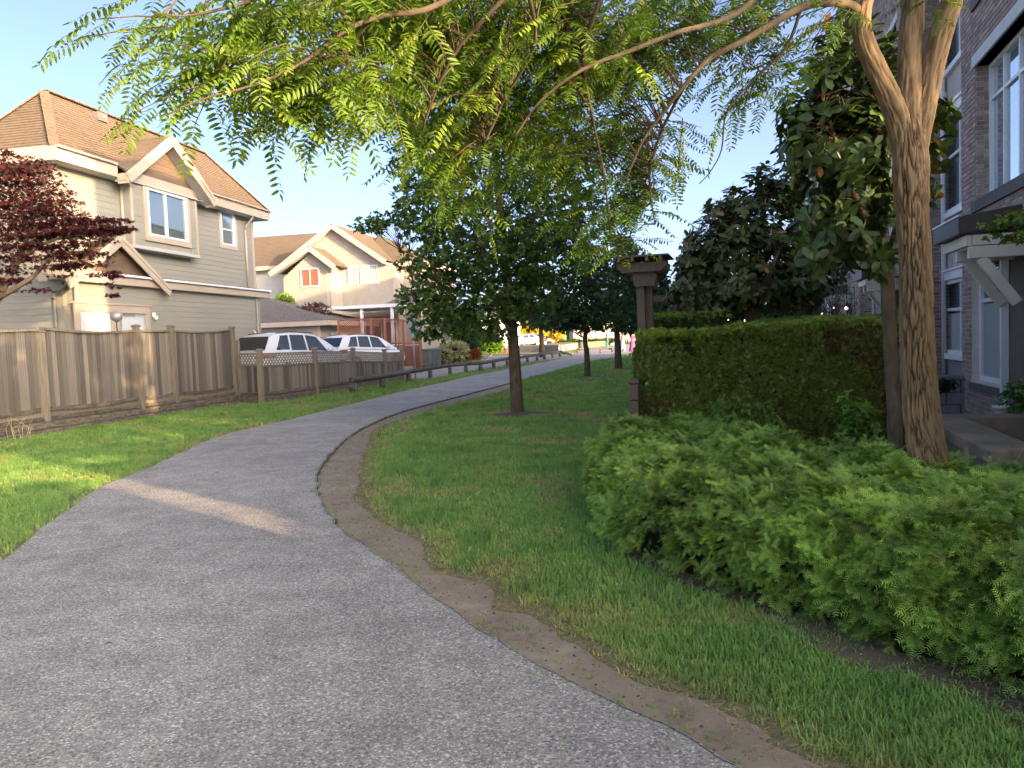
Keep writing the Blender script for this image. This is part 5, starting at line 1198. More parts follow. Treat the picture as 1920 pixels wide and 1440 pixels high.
def rz_(v, a): c, s = math.cos(a), math.sin(a); return v @ np.array([[c, s, 0], [-s, c, 0], [0, 0, 1]])
def ry_(v, a): c, s = math.cos(a), math.sin(a); return v @ np.array([[c, 0, -s], [0, 1, 0], [s, 0, c]])
def rx_(v, a): c, s = math.cos(a), math.sin(a); return v @ np.array([[1, 0, 0], [0, c, s], [0, -s, c]])
def frond(n=9, seed=0, droop=.22):
    r = random.Random(seed); parts = []
    zf = lambda x: -droop*x*x
    V = []; 
    for x in np.linspace(0, 1, 6): V += [(x, .006*(1.1-x), zf(x)), (x, -.006*(1.1-x), zf(x))]
    F_ = []
    for i in range(5): a = 2*i; F_ += [(a, a+1, a+3), (a, a+3, a+2)]
    parts.append((np.array(V), [np.array(F_)]))
    for i in range(n):
        x = .16+.80*i/(n-1); L_ = .215*(1-.35*abs(x-.5)**1.2)*r.uniform(.88, 1.1)*(1 if i else .8)
        for sd in (-1, 1):
            v = np.array([(0, 0, 0), (.3*L_, .135*L_, .02*L_), (.5*L_, 0, -.03*L_), (.3*L_, -.135*L_, .02*L_), (.72*L_, .125*L_, -.05*L_), (.72*L_, -.125*L_, -.05*L_), (L_, 0, -.16*L_)])
            v = rx_(v, r.uniform(-.35, .35)); v = ry_(v, r.uniform(.05, .5)); v = rz_(v, sd*(math.pi/2-.32+r.uniform(-.12, .12))); parts.append((v+np.array([x, 0, zf(x)]), [np.array([(0, 2, 1), (0, 3, 2), (4, 2, 6), (2, 5, 6), (1, 2, 4), (2, 3, 5)])]))
    v, f = leaf_shape(.17, .34, .02, .1); parts.append((v+np.array([1, 0, zf(1)]), f)); return merge(parts)
def cluster(n=8, l=1.0, w=.45, seed=0, spread=1.2, stem=.5, jag=False):
    r = random.Random(seed); parts = []
    for i in range(n):
        v, f = leaf_shape(l*r.uniform(.7, 1.1), w, .15, .2)
        if jag: v[1] *= [1, 1.5, 1]; v[3] *= [1, 1.5, 1]; v[4] *= [1, 1.6, 1]
        v = rx_(v, r.uniform(-.7, .7)); v = ry_(v, r.uniform(-.5, .6)); v = rz_(v, r.uniform(-spread, spread)*math.pi/2+ (0 if spread < 1.9 else r.uniform(0, 6.28)))
        parts.append((v+np.array([stem*i/n, 0, r.uniform(-.12, .12)]), f))
    return merge(parts)
def blob_pts(blobs, depth_scale=1.0, shell=.0):
    """blobs: (px, py, rx, ry, D, rd, n): ellipsoids measured on the photo at depth D, rd metres deep"""
    out = []
    for (px, py, rx, ry, D, rd, n) in blobs:
        q = rng.normal(size=(n, 3)); q /= np.linalg.norm(q, axis=1, keepdims=True); q *= (shell+(1-shell)*rng.random((n, 1)))**(1/2.4)
        c = A(px, py, D); u = rx*D/F_PX; v = ry*D/F_PX; out.append(c+q*np.array([u, rd, v]))
    return np.vstack(out)
def branch(b, pts, radii, seg=8, wob=.02):
    """smoothed tube through world points"""
    P = np.array(pts, float); k = 4; Q = []; R = []
    for i in range(len(P)-1):
        p0, p1, p2, p3 = P[max(i-1, 0)], P[i], P[i+1], P[min(i+2, len(P)-1)]
        for t in np.arange(k)/k: Q.append(.5*((2*p1)+(-p0+p2)*t+(2*p0-5*p1+4*p2-p3)*t*t+(-p0+3*p1-3*p2+p3)*t**3)); R.append(radii[i]*(1-t)+radii[i+1]*t)
    Q.append(P[-1]); R.append(radii[-1]); Q = [tuple(q+rng.normal(0, wob*r, 3)) for q, r in zip(Q, R)]
    b.tube(Q, R, seg); return np.array(Q), R
def px3(L): return [A(*p) for p in L]
def twigs_to(b, tips, nodes, maxd=1.6, r0=.010, frac=1.0, seg=4):
    N_ = np.array(nodes)
    for p in tips:
        if rng.random() > frac: continue
        d = np.linalg.norm(N_-p, axis=1)+rng.random(len(N_))*.25; j = int(np.argmin(d)); 
        if d[j] > maxd or d[j] < .03: continue
        q = N_[j]; m1 = q*.65+p*.35+rng.normal(0, .04, 3)*d[j]+np.array([0, 0, .06*d[j]]); m2 = q*.3+p*.7+rng.normal(0, .04, 3)*d[j]+np.array([0, 0, .05*d[j]])
        b.tube([tuple(q), tuple(m1), tuple(m2), tuple(p)], [r0, r0*.8, r0*.55, r0*.3], seg, cap=False)

# ------------------------------------------------------------ the rough barked tree in the foreground
D0 = 4.6; pxm = F_PX/D0
tree = thing('locust_tree', 'big feathery leaved tree with deeply furrowed bark rising from the low yew', 'tree', tuple(A(1757, 1040, D0)*[1, 1, 0]))
def trunk_mesh(pts, radii, seg=72, rough=.02, name='trunk', m=M_bark, parent=tree, fine=.035):
    P = np.array(pts, float); Q = []; R = []
    for i in range(len(P)-1):
        p0, p1, p2, p3 = P[max(i-1, 0)], P[i], P[i+1], P[min(i+2, len(P)-1)]; k = max(3, int(np.linalg.norm(p2-p1)/fine))
        for t in np.arange(k)/k: Q.append(.5*((2*p1)+(-p0+p2)*t+(2*p0-5*p1+4*p2-p3)*t*t+(-p0+3*p1-3*p2+p3)*t**3)); R.append(radii[i]*(1-t)+radii[i+1]*t)
    Q = np.array(Q); V = []; prev = None; L = 0; cc_ = []
    for i, p in enumerate(Q):
        d = Q[min(i+1, len(Q)-1)]-Q[max(i-1, 0)]; d /= np.linalg.norm(d)+1e-9; x = np.cross(d, [0, 1., 0]) if prev is None else prev-d*(prev @ d); x /= np.linalg.norm(x); prev = x; y = np.cross(d, x)
        L += np.linalg.norm(p-Q[i-1]) if i else 0
        for k in range(seg):
            t = 2*math.pi*k/seg; c, s = math.cos(t), math.sin(t); r = R[i]
            w = mnoise.noise(Vector((c*2.2, s*2.2, L*1.1))); f0 = mnoise.noise(Vector((c*3, s*3, L*6)))*.7; f = mnoise.noise(Vector((c*5.0+w*1.2, s*5.0+f0, L*9.0+w*2.5))); f2 = mnoise.noise(Vector((c*15, s*15, L*9)))
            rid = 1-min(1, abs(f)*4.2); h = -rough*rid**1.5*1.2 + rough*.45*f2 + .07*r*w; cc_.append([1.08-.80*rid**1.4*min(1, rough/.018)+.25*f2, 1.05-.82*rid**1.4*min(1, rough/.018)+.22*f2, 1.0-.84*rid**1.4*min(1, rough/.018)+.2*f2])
            V.append(p+(x*c+y*s)*(r+h))
    n = len(Q); kk = np.arange(seg); Fq = np.concatenate([np.stack([i*seg+kk, i*seg+(kk+1) % seg, (i+1)*seg+(kk+1) % seg, (i+1)*seg+kk], 1) for i in range(n-1)])
    o = link(name, npmesh(name, np.array(V), Fq, m, True, np.clip(np.array(cc_), .1, 1.5)), parent, True); return Q
def rad(L): return [x/pxm for x in L]
nodes = []
def pxs(L): return px3([(x+3, y, D*.92) for x, y, D in L])
tp_ = pxs([(1757, 1045, 5), (1746, 918, 5), (1728, 800, 5), (1719, 700, 5), (1715, 600, 5), (1713, 500, 5), (1708, 400, 5), (1704, 310, 5), (1702, 250, 5), (1703, 215, 5)])
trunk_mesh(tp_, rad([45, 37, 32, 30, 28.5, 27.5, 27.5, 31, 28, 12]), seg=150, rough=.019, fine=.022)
LB = [([(1702, 350, 5), (1690, 262, 5), (1668, 190, 4.97), (1640, 130, 4.93), (1618, 78, 4.9), (1612, 30, 4.85), (1628, -40, 4.8), (1640, -160, 4.7), (1620, -330, 4.6)], [18, 22, 20.5, 18.5, 17, 16, 13, 10, 7]),
      ([(1702, 340, 5), (1700, 250, 5), (1703, 160, 5.03), (1704, 80, 5.05), (1708, 0, 5.1), (1700, -140, 5.2), (1690, -320, 5.3)], [20, 25, 23, 21, 19.5, 15, 10]),
      ([(1704, 350, 5), (1716, 262, 5), (1738, 160, 5.0), (1757, 80, 4.95), (1782, 0, 4.9), (1830, -130, 4.8), (1900, -300, 4.7)], [18, 23, 21, 19.5, 18.5, 15, 10])]
for pts, rr in LB:
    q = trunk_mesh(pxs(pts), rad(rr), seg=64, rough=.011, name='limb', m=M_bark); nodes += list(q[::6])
BR = [([(1618, 40, 4.87), (1596, 12, 4.8), (1548, 4, 4.7), (1500, 14, 4.6), (1440, 48, 4.5), (1385, 80, 4.4), (1330, 108, 4.4), (1285, 155, 4.4), (1245, 205, 4.5), (1200, 268, 4.6), (1170, 340, 4.7)], [15, 10, 9, 8.5, 8, 7, 6, 5, 4, 3, 2]),
      ([(1612, 10, 4.85), (1560, -60, 4.7), (1470, -60, 4.5), (1400, 10, 4.3), (1340, 42, 4.2), (1270, 60, 4.1), (1180, 95, 4.1), (1090, 130, 4.1), (1010, 190, 4.2), (960, 260, 4.3)], [13, 9, 8, 7, 6, 5.5, 5, 4, 3, 2]),
      ([(1470, -60, 4.5), (1330, -90, 4.1), (1150, -70, 3.8), (980, -40, 3.6), (860, -10, 3.5), (790, 20, 3.4), (715, 30, 3.35), (650, 55, 3.3), (594, 103, 3.3), (540, 150, 3.2)], [9, 8, 7, 7, 6.5, 6.5, 6, 5, 3.5, 2]),
      ([(980, -40, 3.6), (900, 40, 3.7), (850, 100, 3.8), (815, 170, 3.9), (790, 240, 4.0)], [6, 5, 4, 3, 2]),
      ([(860, -10, 3.5), (700, -60, 3.2), (560, -30, 3.0), (440, 10, 2.9), (340, 30, 2.85), (280, 20, 2.8)], [6, 5, 4, 3.5, 2.5, 1.5]),
      ([(650, 55, 3.3), (560, 120, 3.1), (470, 160, 3.0), (380, 185, 2.9), (310, 215, 2.85)], [4, 3.5, 3, 2.2, 1.5]),
      ([(1150, -70, 3.8), (1110, 30, 4.0), (1090, 110, 4.2), (1110, 230, 4.4), (1130, 330, 4.6), (1140, 430, 4.8)], [6, 5, 4, 3, 2.5, 1.5]),
      ([(1285, 155, 4.4), (1240, 240, 4.7), (1215, 330, 4.9), (1225, 420, 5.0)], [4, 3, 2.2, 1.3]),
      ([(1500, 14, 4.6), (1470, 90, 4.7), (1410, 150, 4.8), (1360, 210, 4.9), (1350, 280, 5.0), (1330, 320, 5.0), (1308, 345, 5.0)], [4, 3, 2.5, 2, 1.6, 1.2, .8]),
      ([(980, -40, 3.6), (1000, 80, 3.9), (940, 190, 4.2), (900, 280, 4.4)], [5, 4, 3, 2])]
for pts, rr in BR:
    b = MB(); q, _ = branch(b, pxs(pts), [max(x*.78, .8)/F_PX*p[2] for x, p in zip(rr, pts)], 10, .06); b.build('branch', M_twig if rr[0] < 12 else M_bark2, tree, True); nodes += list(q) if pts[0][0] != 1500 else list(q[:8])
twig_blobs = [  # px, py, rx, ry, D, rd, n
    (262, 55, 70, 18, 2.9, .2, 6), (380, 50, 80, 20, 2.95, .2, 8), (490, 52, 80, 22, 3.0, .25, 9), (215, 110, 40, 16, 2.85, .15, 3), (300, 165, 62, 14, 2.9, .18, 7), (400, 168, 60, 16, 3.0, .2, 9), (500, 172, 60, 20, 3.1, .25, 9), (590, 185, 50, 22, 3.12, .25, 8), (235, 195, 28, 10, 2.85, .1, 2), (485, 228, 9, 16, 3.1, .08, 2), (590, 232, 36, 16, 3.3, .15, 4),
    (610, 30, 90, 50, 3.3, .4, 12), (740, 90, 90, 70, 3.5, .5, 24), (760, 30, 110, 50, 3.5, .5, 20), (820, 140, 90, 80, 3.8, .5, 34), (880, 60, 110, 80, 3.8, .6, 38),
    (990, 60, 120, 80, 4.0, .7, 46), (940, 190, 100, 80, 4.1, .6, 40), (780, 215, 50, 60, 3.9, .4, 12), (790, 280, 70, 30, 4.1, .4, 10), (900, 300, 80, 60, 4.3, .5, 20), (860, 370, 60, 45, 4.4, .4, 10),
    (1060, 150, 100, 90, 4.2, .7, 46), (1130, 60, 110, 70, 4.2, .7, 40), (1030, 270, 80, 70, 4.5, .5, 22), (1040, 370, 60, 60, 4.6, .4, 12), (1160, 200, 90, 90, 4.5, .6, 40), (1120, 330, 70, 80, 4.7, .5, 26),
    (1210, 280, 55, 80, 4.8, .4, 24), (1200, 380, 45, 60, 4.9, .35, 16), (1130, 440, 55, 50, 4.9, .35, 12), (1230, 150, 80, 80, 4.6, .5, 24), (1290, 60, 90, 55, 4.4, .5, 18), (1330, 120, 50, 50, 4.6, .4, 7), (1400, 180, 60, 35, 4.7, .3, 9), (1440, 70, 70, 50, 4.5, .4, 14), (1480, 130, 60, 40, 4.7, .3, 8), (1370, 90, 60, 40, 4.3, .3, 10), (1540, 90, 40, 30, 4.5, .2, 5),
    (1560, 150, 40, 30, 4.9, .2, 4), (1725, 40, 30, 30, 4.6, .2, 3), (1170, 490, 20, 25, 4.9, .2, 4), (880, 420, 40, 30, 4.5, .3, 4),
    (900, -90, 400, 60, 4.0, 1.2, 60), (1300, -110, 300, 70, 4.6, 1.2, 40), (600, -60, 250, 40, 3.4, .8, 20), (1650, -320, 260, 160, 5.0, 1.6, 70)]
twig_blobs = [(q[0]+(150 if q[4] < 3.11 else 105 if q[4] < 3.15 else 45 if q[4] < 3.6 else 15), q[1]-(50 if q[4] < 3.6 else 75 if q[4] < 4.65 else 40), *q[2:6], int(round(q[6]*(1.1 if q[4] < 3.2 else .92 if q[4] < 4.15 else 1.0)))) for q in twig_blobs[:-4]]
BP = blob_pts(twig_blobs); nT = len(BP); hang = np.clip((BP[:, 2]-1.5)/3, 0, 1)
BDir = np.stack([-.75+rng.normal(0, .55, nT), rng.normal(-.1, .5, nT), -.12+rng.normal(0, .28, nT)], 1); BDir /= np.linalg.norm(BDir, axis=1, keepdims=True)
Pf, Df, Uf, Sf = [], [], [], []
tb_ = MB(); 
for p, d in zip(BP, BDir):
    L = rng.uniform(.15, .30); nfr = rng.integers(4, 7); side = np.cross(d, [0, 0, 1.]); side /= np.linalg.norm(side)+1e-9; phi0 = rng.uniform(0, 6.28); end = p+d*L+np.array([0, 0, -.04])
    tb_.tube([tuple(p), tuple((p+end)/2+np.array([0, 0, .01])), tuple(end)], [.0035, .0028, .0016], 4, cap=False)
    for j in range(nfr):
        t = (j+.5)/nfr; q = p+(end-p)*t; sg = 1 if j % 2 else -1; fd_ = d*.55+side*sg*rng.uniform(.6, 1.0)+np.array([0, 0, rng.uniform(-.55, .15)])
        if j == nfr-1: fd_ = d+np.array([0, 0, -.3])
        Pf.append(q); Df.append(fd_); Uf.append(np.array([0, 0, 1.])+rng.normal(0, .3, 3)); Sf.append(rng.uniform(.15, .25))
Pf, Df, Uf, Sf = map(np.array, (Pf, Df, Uf, Sf)); Rf = rots(Df, Uf); nF = len(Pf)
twigs_to(tb_, BP, nodes, .75, .005, frac=.5); tb_.build('twigs', M_twig, tree, kind='stuff')
FR = [frond(random.Random(i).choice((9, 10, 11)), i, .14+.05*i) for i in range(6)]
young = (rng.random((nF, 1)) < .18)
colF = np.where(young, mixc((.20, .29, .030), (.29, .33, .045), nF), mixc((.075, .14, .020), (.16, .25, .032), nF))
dist = np.linalg.norm(Pf-CAM, axis=1); w_ = (Pf-CAM) @ _f; fx = 960+F_PX*((Pf-CAM) @ _r)/w_; fy = 720-F_PX*((Pf-CAM) @ _u)/w_; inview = (fx > 0) & (fx < 1920) & (fy > -20)
order = np.argsort(np.where(inview, dist, 99)); single = order[:300]; restf = order[300:]
M_leafs = mat('leaf_single', (.085, .155, .020), (.20, .285, .036), rough=.5, spec=.35, scale=1.3, detail=2, trans=.38, objrand=.3)
FRm = [npmesh('leaf', v, f, M_leafs) for v, f in FR]
for i in single:
    o = link('leaf', FRm[i % 6], tree, True); s = Sf[i]; M = Matrix([[Rf[i][a, b_]*s for b_ in range(3)]+[Pf[i][a]] for a in range(3)]+[[0, 0, 0, 1]]); o.matrix_basis = M
scatter('foliage', FR, Pf[restf], Rf[restf], Sf[restf], colF[restf], M_leaf, tree)

# ------------------------------------------------------------ lawn trees
CL = [cluster(9, .55, .42, i, 1.3, .6, True) for i in range(5)]
def lawn_tree(name, label, trunk_px, radii_px, blobs, n_br, c1, c2, cs=.16, group=None, barkm=M_bark2, cl=None, m=M_leaf, seg=14, dens=1, frac=.5):
    t = thing(name, label, 'tree', tuple(A(*trunk_px[0])*[1, 1, 0]), group=group); D = trunk_px[0][2]
    tq = px3(trunk_px); tq[0][2] = -.03; nn = []
    q = trunk_mesh(tq, [r*D/F_PX for r in radii_px], seg=28, rough=.006, parent=t, m=barkm, fine=.12); nn = list(q[len(q)//3:])
    P = blob_pts(blobs); b = MB(); top = q
    idx = rng.choice(len(P), min(n_br, len(P)), replace=False); nodes_ = list(nn)
    for k in idx:
        e = P[k]; c = np.argmin(np.abs(top[:, 2]-(e[2]-.35*np.linalg.norm(e[:2]-top[0][:2])-.1))); s = top[max(len(top)//3, min(c, len(top)-2))]
        md = s*.5+e*.5+np.array([0, 0, .06*np.linalg.norm(e-s)])+rng.normal(0, .08, 3); r = .26*radii_px[-1]*D/F_PX+.012
        qq, _ = branch(b, [s, md, e], [r*1.3, r*.8, r*.3], 6, .1); nodes_ += list(qq)
    b.build('limbs', barkm, t, True); b = MB(); twigs_to(b, P[rng.choice(len(P), int(len(P)*.18))], nodes_, 1.2, .007*D/12, seg=3); 
    if b.v: b.build('twigs', M_twig, t, kind='stuff')
    n = len(P); Dd = rdir(n, .35); cc = mixc(c1, c2, n, 1.3, .25); scatter('crown', cl or CL, P, rots(Dd, np.tile([0, 0, 1.], (n, 1))+rng.normal(0, .4, (n, 3))), rng.uniform(.75, 1.25, n)*cs, cc, m, t)
    return t
lawn_tree('lawn_tree', 'dark leaved tree in the middle of the lawn with its trunk leaning slightly left', [(971, 780, 15.14), (963, 650, 15.14), (955, 560, 15.1), (946, 470, 15.1), (938, 390, 15.1), (930, 300, 15.1), (925, 200, 15.1), (925, 110, 15.1)], [12.5, 10.5, 9.5, 8, 7, 5, 4, 2],
    [(930, 440, 130, 90, 15.1, 1.6, 850), (850, 490, 110, 60, 15.1, 1.4, 520), (1020, 470, 90, 70, 15.1, 1.3, 480), (820, 380, 90, 70, 15.1, 1.2, 380), (770, 415, 95, 28, 14.8, .7, 130), (695, 422, 36, 18, 14.6, .3, 38), (930, 300, 120, 100, 15.1, 1.4, 620), (800, 300, 70, 70, 15.0, 1.1, 260), (1050, 350, 90, 90, 15.2, 1.2, 420), (920, 180, 100, 90, 15.1, 1.2, 420), (800, 240, 60, 50, 15.0, .8, 130), (1020, 220, 80, 80, 15.2, 1, 260),
     (800, 560, 60, 45, 14.7, .8, 210), (870, 585, 70, 45, 14.9, .9, 260), (930, 560, 70, 60, 15.1, 1, 260), (990, 560, 60, 55, 15.1, 1, 240), (810, 618, 40, 24, 14.6, .5, 60), (925, 625, 45, 18, 14.9, .5, 60), (1075, 430, 50, 60, 15.3, .9, 160)],
    40, (.055, .11, .028), (.15, .24, .048), .16)
bl = MB(); branch(bl, px3([(963, 640, 15.14), (950, 610, 15.0), (938, 585, 14.9), (925, 560, 14.8)]), [.05, .045, .035, .02], 8); bl.build('limb', M_bark2, bpy.data.objects['lawn_tree'], True)
lawn_tree('lawn_tree', 'small dark lawn tree with a thin curved trunk, nearer of the far pair', [(1102, 710, 27.9), (1100, 660, 27.9), (1097, 640, 27.9), (1099, 600, 27.9), (1098, 540, 27.9), (1097, 490, 27.9)], [6, 5, 4.5, 4, 3, 2],
    [(1095, 595, 82, 26, 27.9, 1.4, 420), (1050, 603, 42, 20, 27.8, .8, 120), (1100, 560, 72, 32, 27.9, 1.3, 360), (1095, 520, 58, 36, 27.9, 1.1, 300), (1105, 480, 42, 30, 27.9, .8, 160), (1040, 570, 26, 18, 27.8, .5, 50)], 22, (.036, .078, .032), (.095, .165, .06), .24, 'small trees on the lawn')
lawn_tree('lawn_tree', 'small dark lawn tree with a straight trunk beside the walking people', [(1160, 694, 33.4), (1158, 650, 33.4), (1156, 610, 33.4), (1157, 560, 33.4), (1158, 500, 33.4), (1160, 450, 33.4)], [7.5, 6, 5, 4.5, 3.5, 2],
    [(1180, 590, 66, 36, 33.4, 1.5, 420), (1165, 540, 66, 42, 33.4, 1.5, 420), (1170, 490, 50, 34, 33.4, 1.2, 280), (1160, 455, 34, 20, 33.4, .8, 90), (1215, 560, 30, 40, 33.4, .8, 120)], 22, (.038, .084, .034), (.10, .18, .065), .28, 'small trees on the lawn')

# ------------------------------------------------------------ magnolias
ROS = []
def rosette(seed, n=8, l=1.0):
    r = random.Random(seed); parts = []
    for i in range(n):
        v, f = leaf_shape(l*r.uniform(.75, 1.1), .38, .10, .12); v = ry_(v, -r.uniform(-.5, .65)); v = rx_(v, r.uniform(-.3, .3)) if False else v; v = rz_(v, 2*math.pi*i/n*1.0+r.uniform(-.3, .3)); parts.append((v+np.array([0, 0, r.uniform(-.12, .08)]), f))
    return merge(parts)
LEAFV, LEAFF = leaf_shape(1.0, .44, .08, .12); LEAFV[4:6, 1] *= 1.35
def magnolia(name, label, trunk, tr_r, forks, blobs, ls, c1, c2, brown, nsingle, cat='tree', buds=120, n_leaf=8):
    D = trunk[0][2]; t = thing(name, label, cat, tuple(A(*trunk[0])*[1, 1, 0])); tq = px3(trunk); tq[0][2] = -.03
    q = trunk_mesh(tq, [r*D/F_PX for r in tr_r], seg=40, rough=.004, parent=t, m=M_bark2, fine=.06); nn = list(q[::3]); b = MB()
    for pts, rr in forks: qq, _ = branch(b, px3(pts), [r*D/F_PX for r in rr], 10, .05); nn += list(qq)
    b.build('limbs', M_bark2, t, True)
    P = blob_pts(blobs); n = len(P); C0 = P.mean(0); out = (P-C0); out /= np.linalg.norm(out, axis=1, keepdims=True)+1e-9; Z = out*.7+np.array([0, 0, .75])+rng.normal(0, .35, (n, 3)); Z /= np.linalg.norm(Z, axis=1, keepdims=True)
    b = MB(); twigs_to(b, P, nn, 1.5, .008, frac=.6); b.build('twigs', M_twig, t, kind='stuff')
    X0 = np.cross(Z, rng.normal(size=(n, 3))); X0 /= np.linalg.norm(X0, axis=1, keepdims=True); Y0 = np.cross(Z, X0)
    LP, LX, LZ_, LS, LC = [], [], [], [], []
    for i in range(n):
        col = mixc(c1, c2, 1)[0]
        for j in range(n_leaf):
            a = 2*math.pi*j/n_leaf+rng.uniform(-.3, .3); lift = rng.uniform(-.55, .6); d = (X0[i]*math.cos(a)+Y0[i]*math.sin(a))*math.cos(lift)+Z[i]*math.sin(lift); LP.append(P[i]+Z[i]*rng.uniform(-.06, .03)); LX.append(d); LZ_.append(Z[i]+rng.normal(0, .2, 3)); LS.append(ls*rng.uniform(.7, 1.15)); LC.append(np.array(brown)*rng.uniform(.6, 1.2) if rng.random() < .04 else col*rng.uniform(.75, 1.3))
    LP, LX, LZ_, LS, LC = map(np.array, (LP, LX, LZ_, LS, LC)); R = rots(LX, LZ_); o_ = np.argsort(np.linalg.norm(LP-CAM, axis=1)); rs = o_
    if nsingle:
        me = npmesh('leaf', LEAFV, LEAFF, M_leafo, True)
        for i in o_[:nsingle]:
            o = link('leaf', me, t, True); o.matrix_basis = Matrix([[R[i][a, b_]*LS[i] for b_ in range(3)]+[LP[i][a]] for a in range(3)]+[[0, 0, 0, 1]])
        rs = o_[nsingle:]
    scatter('foliage', [(LEAFV, LEAFF)], LP[rs], R[rs], LS[rs], LC[rs], M_leafm, t, smooth=True)
    # pale upright leaf buds
    bv = np.array([(0, 0, 0), (.3, .07, 0), (.3, -.035, .06), (.3, -.035, -.06), (1, 0, 0)]); bf = [np.array([(0, 1, 2), (0, 2, 3), (0, 3, 1), (1, 4, 2), (2, 4, 3), (3, 4, 1)])]
    k = rng.choice(n, min(buds, n), replace=False); o = scatter('buds', [(bv, bf)], P[k]+Z[k]*.02, rots(Z[k]*.6+np.array([0, 0, .6]), rng.normal(size=(len(k), 3))), np.full(len(k), ls*.62), mixc((.34, .34, .20), (.45, .42, .27), len(k)), M_leafm, t); return t
magnolia('magnolia_tree', 'large leaved magnolia standing just behind the furrowed tree trunk', [(1684, 930, 6.8), (1680, 860, 6.8), (1676, 750, 6.8), (1670, 650, 6.8), (1665, 560, 6.8), (1662, 490, 6.8)], [16, 14, 13, 12.5, 12.5, 12],
    [([(1662, 520, 6.8), (1640, 440, 6.7), (1600, 360, 6.6), (1565, 260, 6.6), (1540, 180, 6.6)], [10, 8, 6, 4, 2.5]), ([(1662, 510, 6.8), (1655, 400, 6.8), (1648, 280, 6.9), (1640, 150, 6.9)], [10, 8, 6, 3]), ([(1664, 500, 6.8), (1690, 400, 6.9), (1718, 310, 7.0), (1742, 220, 7.0)], [9, 7, 5, 3]), ([(1640, 440, 6.7), (1590, 430, 6.5), (1540, 430, 6.4), (1510, 400, 6.4)], [5, 4, 3, 2]), ([(1668, 540, 6.8), (1640, 490, 6.6), (1610, 470, 6.5)], [5, 4, 2])],
    [(1600, 190, 95, 90, 6.8, .45, 95), (1520, 215, 72, 80, 6.7, .4, 62), (1500, 290, 40, 45, 6.6, .3, 18), (1620, 300, 85, 90, 6.8, .45, 85), (1560, 340, 70, 60, 6.7, .4, 40), (1560, 105, 45, 45, 6.8, .3, 22), (1650, 100, 50, 60, 6.9, .3, 20), (1745, 230, 40, 55, 7.0, .3, 24), (1750, 340, 22, 60, 7.0, .2, 8), (1640, 410, 65, 60, 6.8, .35, 34), (1560, 430, 60, 50, 6.5, .35, 26), (1525, 480, 35, 35, 6.5, .25, 8), (1600, 480, 50, 40, 6.6, .3, 14), (1655, 490, 22, 30, 6.6, .2, 5)],
    .142, (.026, .052, .013), (.066, .105, .024), (.28, .14, .05), 300, buds=130)
magnolia('magnolia_tree', 'broad round crowned magnolia rising behind the clipped hedge', [(1411, 715, 14), (1411, 640, 14), (1410, 590, 14), (1412, 530, 14), (1415, 470, 14)], [16, 14, 13, 10, 8],
    [([(1411, 580, 14), (1370, 520, 14), (1330, 470, 14)], [8, 6, 3]), ([(1412, 560, 14), (1470, 500, 14), (1520, 460, 14)], [8, 6, 3]), ([(1414, 480, 14), (1430, 410, 14), (1440, 340, 14)], [7, 5, 3]), ([(1411, 560, 14), (1380, 470, 13.7), (1380, 400, 13.6)], [6, 5, 3]), ([(1410, 580, 14), (1440, 520, 13.4), (1460, 470, 13.2)], [6, 5, 3])],
    [(1410, 440, 115, 80, 14, 1.3, 230), (1440, 352, 46, 44, 14, .6, 60), (1370, 390, 50, 40, 14, .7, 60), (1330, 480, 66, 50, 14, .9, 110), (1290, 510, 34, 40, 14, .5, 40), (1290, 555, 42, 34, 13.8, .5, 45), (1500, 420, 60, 70, 14, .8, 90), (1540, 490, 60, 55, 14, .8, 80), (1440, 530, 130, 45, 14, 1.2, 170), (1350, 555, 60, 34, 13.8, .7, 60), (1500, 555, 60, 26, 14, .7, 50)],
    .175, (.048, .078, .022), (.12, .145, .045), (.30, .15, .06), 0, buds=420)
# ------------------------------------------------------------ red japanese maple by the left edge
def star(seed):
    r = random.Random(seed); parts = []
    for i in range(5):
        v, f = leaf_shape(1.0 if i in (1, 2, 3) else .7, .26, .05, .15); parts.append((rz_(v, (i-2)*.62+r.uniform(-.1, .1)), [np.array([(0, 2, 1), (0, 3, 2), (1, 2, 6), (2, 3, 6)])]))
    return merge(parts)
STR = [star(i) for i in range(4)]
mp = thing('red_maple', 'dark red japanese maple behind the fence at the left edge', 'tree', tuple(A(-60, 640, 15.9)*[1, 1, 0])); b = MB(); nm = []
for pts, rr in [([(-70, 720, 15.9), (-50, 620, 15.9), (-5, 560, 15.9), (25, 500, 15.9), (50, 450, 15.8), (62, 400, 15.8)], [12, 10, 8, 6, 4, 2]), ([(25, 500, 15.9), (60, 470, 15.7), (100, 450, 15.6), (150, 440, 15.5)], [5, 3.5, 2.5, 1.5]), ([(-5, 560, 15.9), (60, 520, 15.6), (100, 480, 15.5), (170, 470, 15.4)], [6, 4, 3, 1.5]), ([(-50, 620, 15.9), (-60, 500, 16), (-40, 400, 16), (0, 330, 16)], [7, 5, 4, 2]), ([(50, 450, 15.8), (90, 400, 15.8), (130, 360, 15.8)], [3, 2, 1.2])]:
    q, _ = branch(b, px3(pts), [r*16/F_PX for r in rr], 9, .05); nm += list(q)
b.build('trunk', mat('pale_bark', (.12, .09, .06), (.22, .17, .11), rough=.9, scale=8), mp, True)
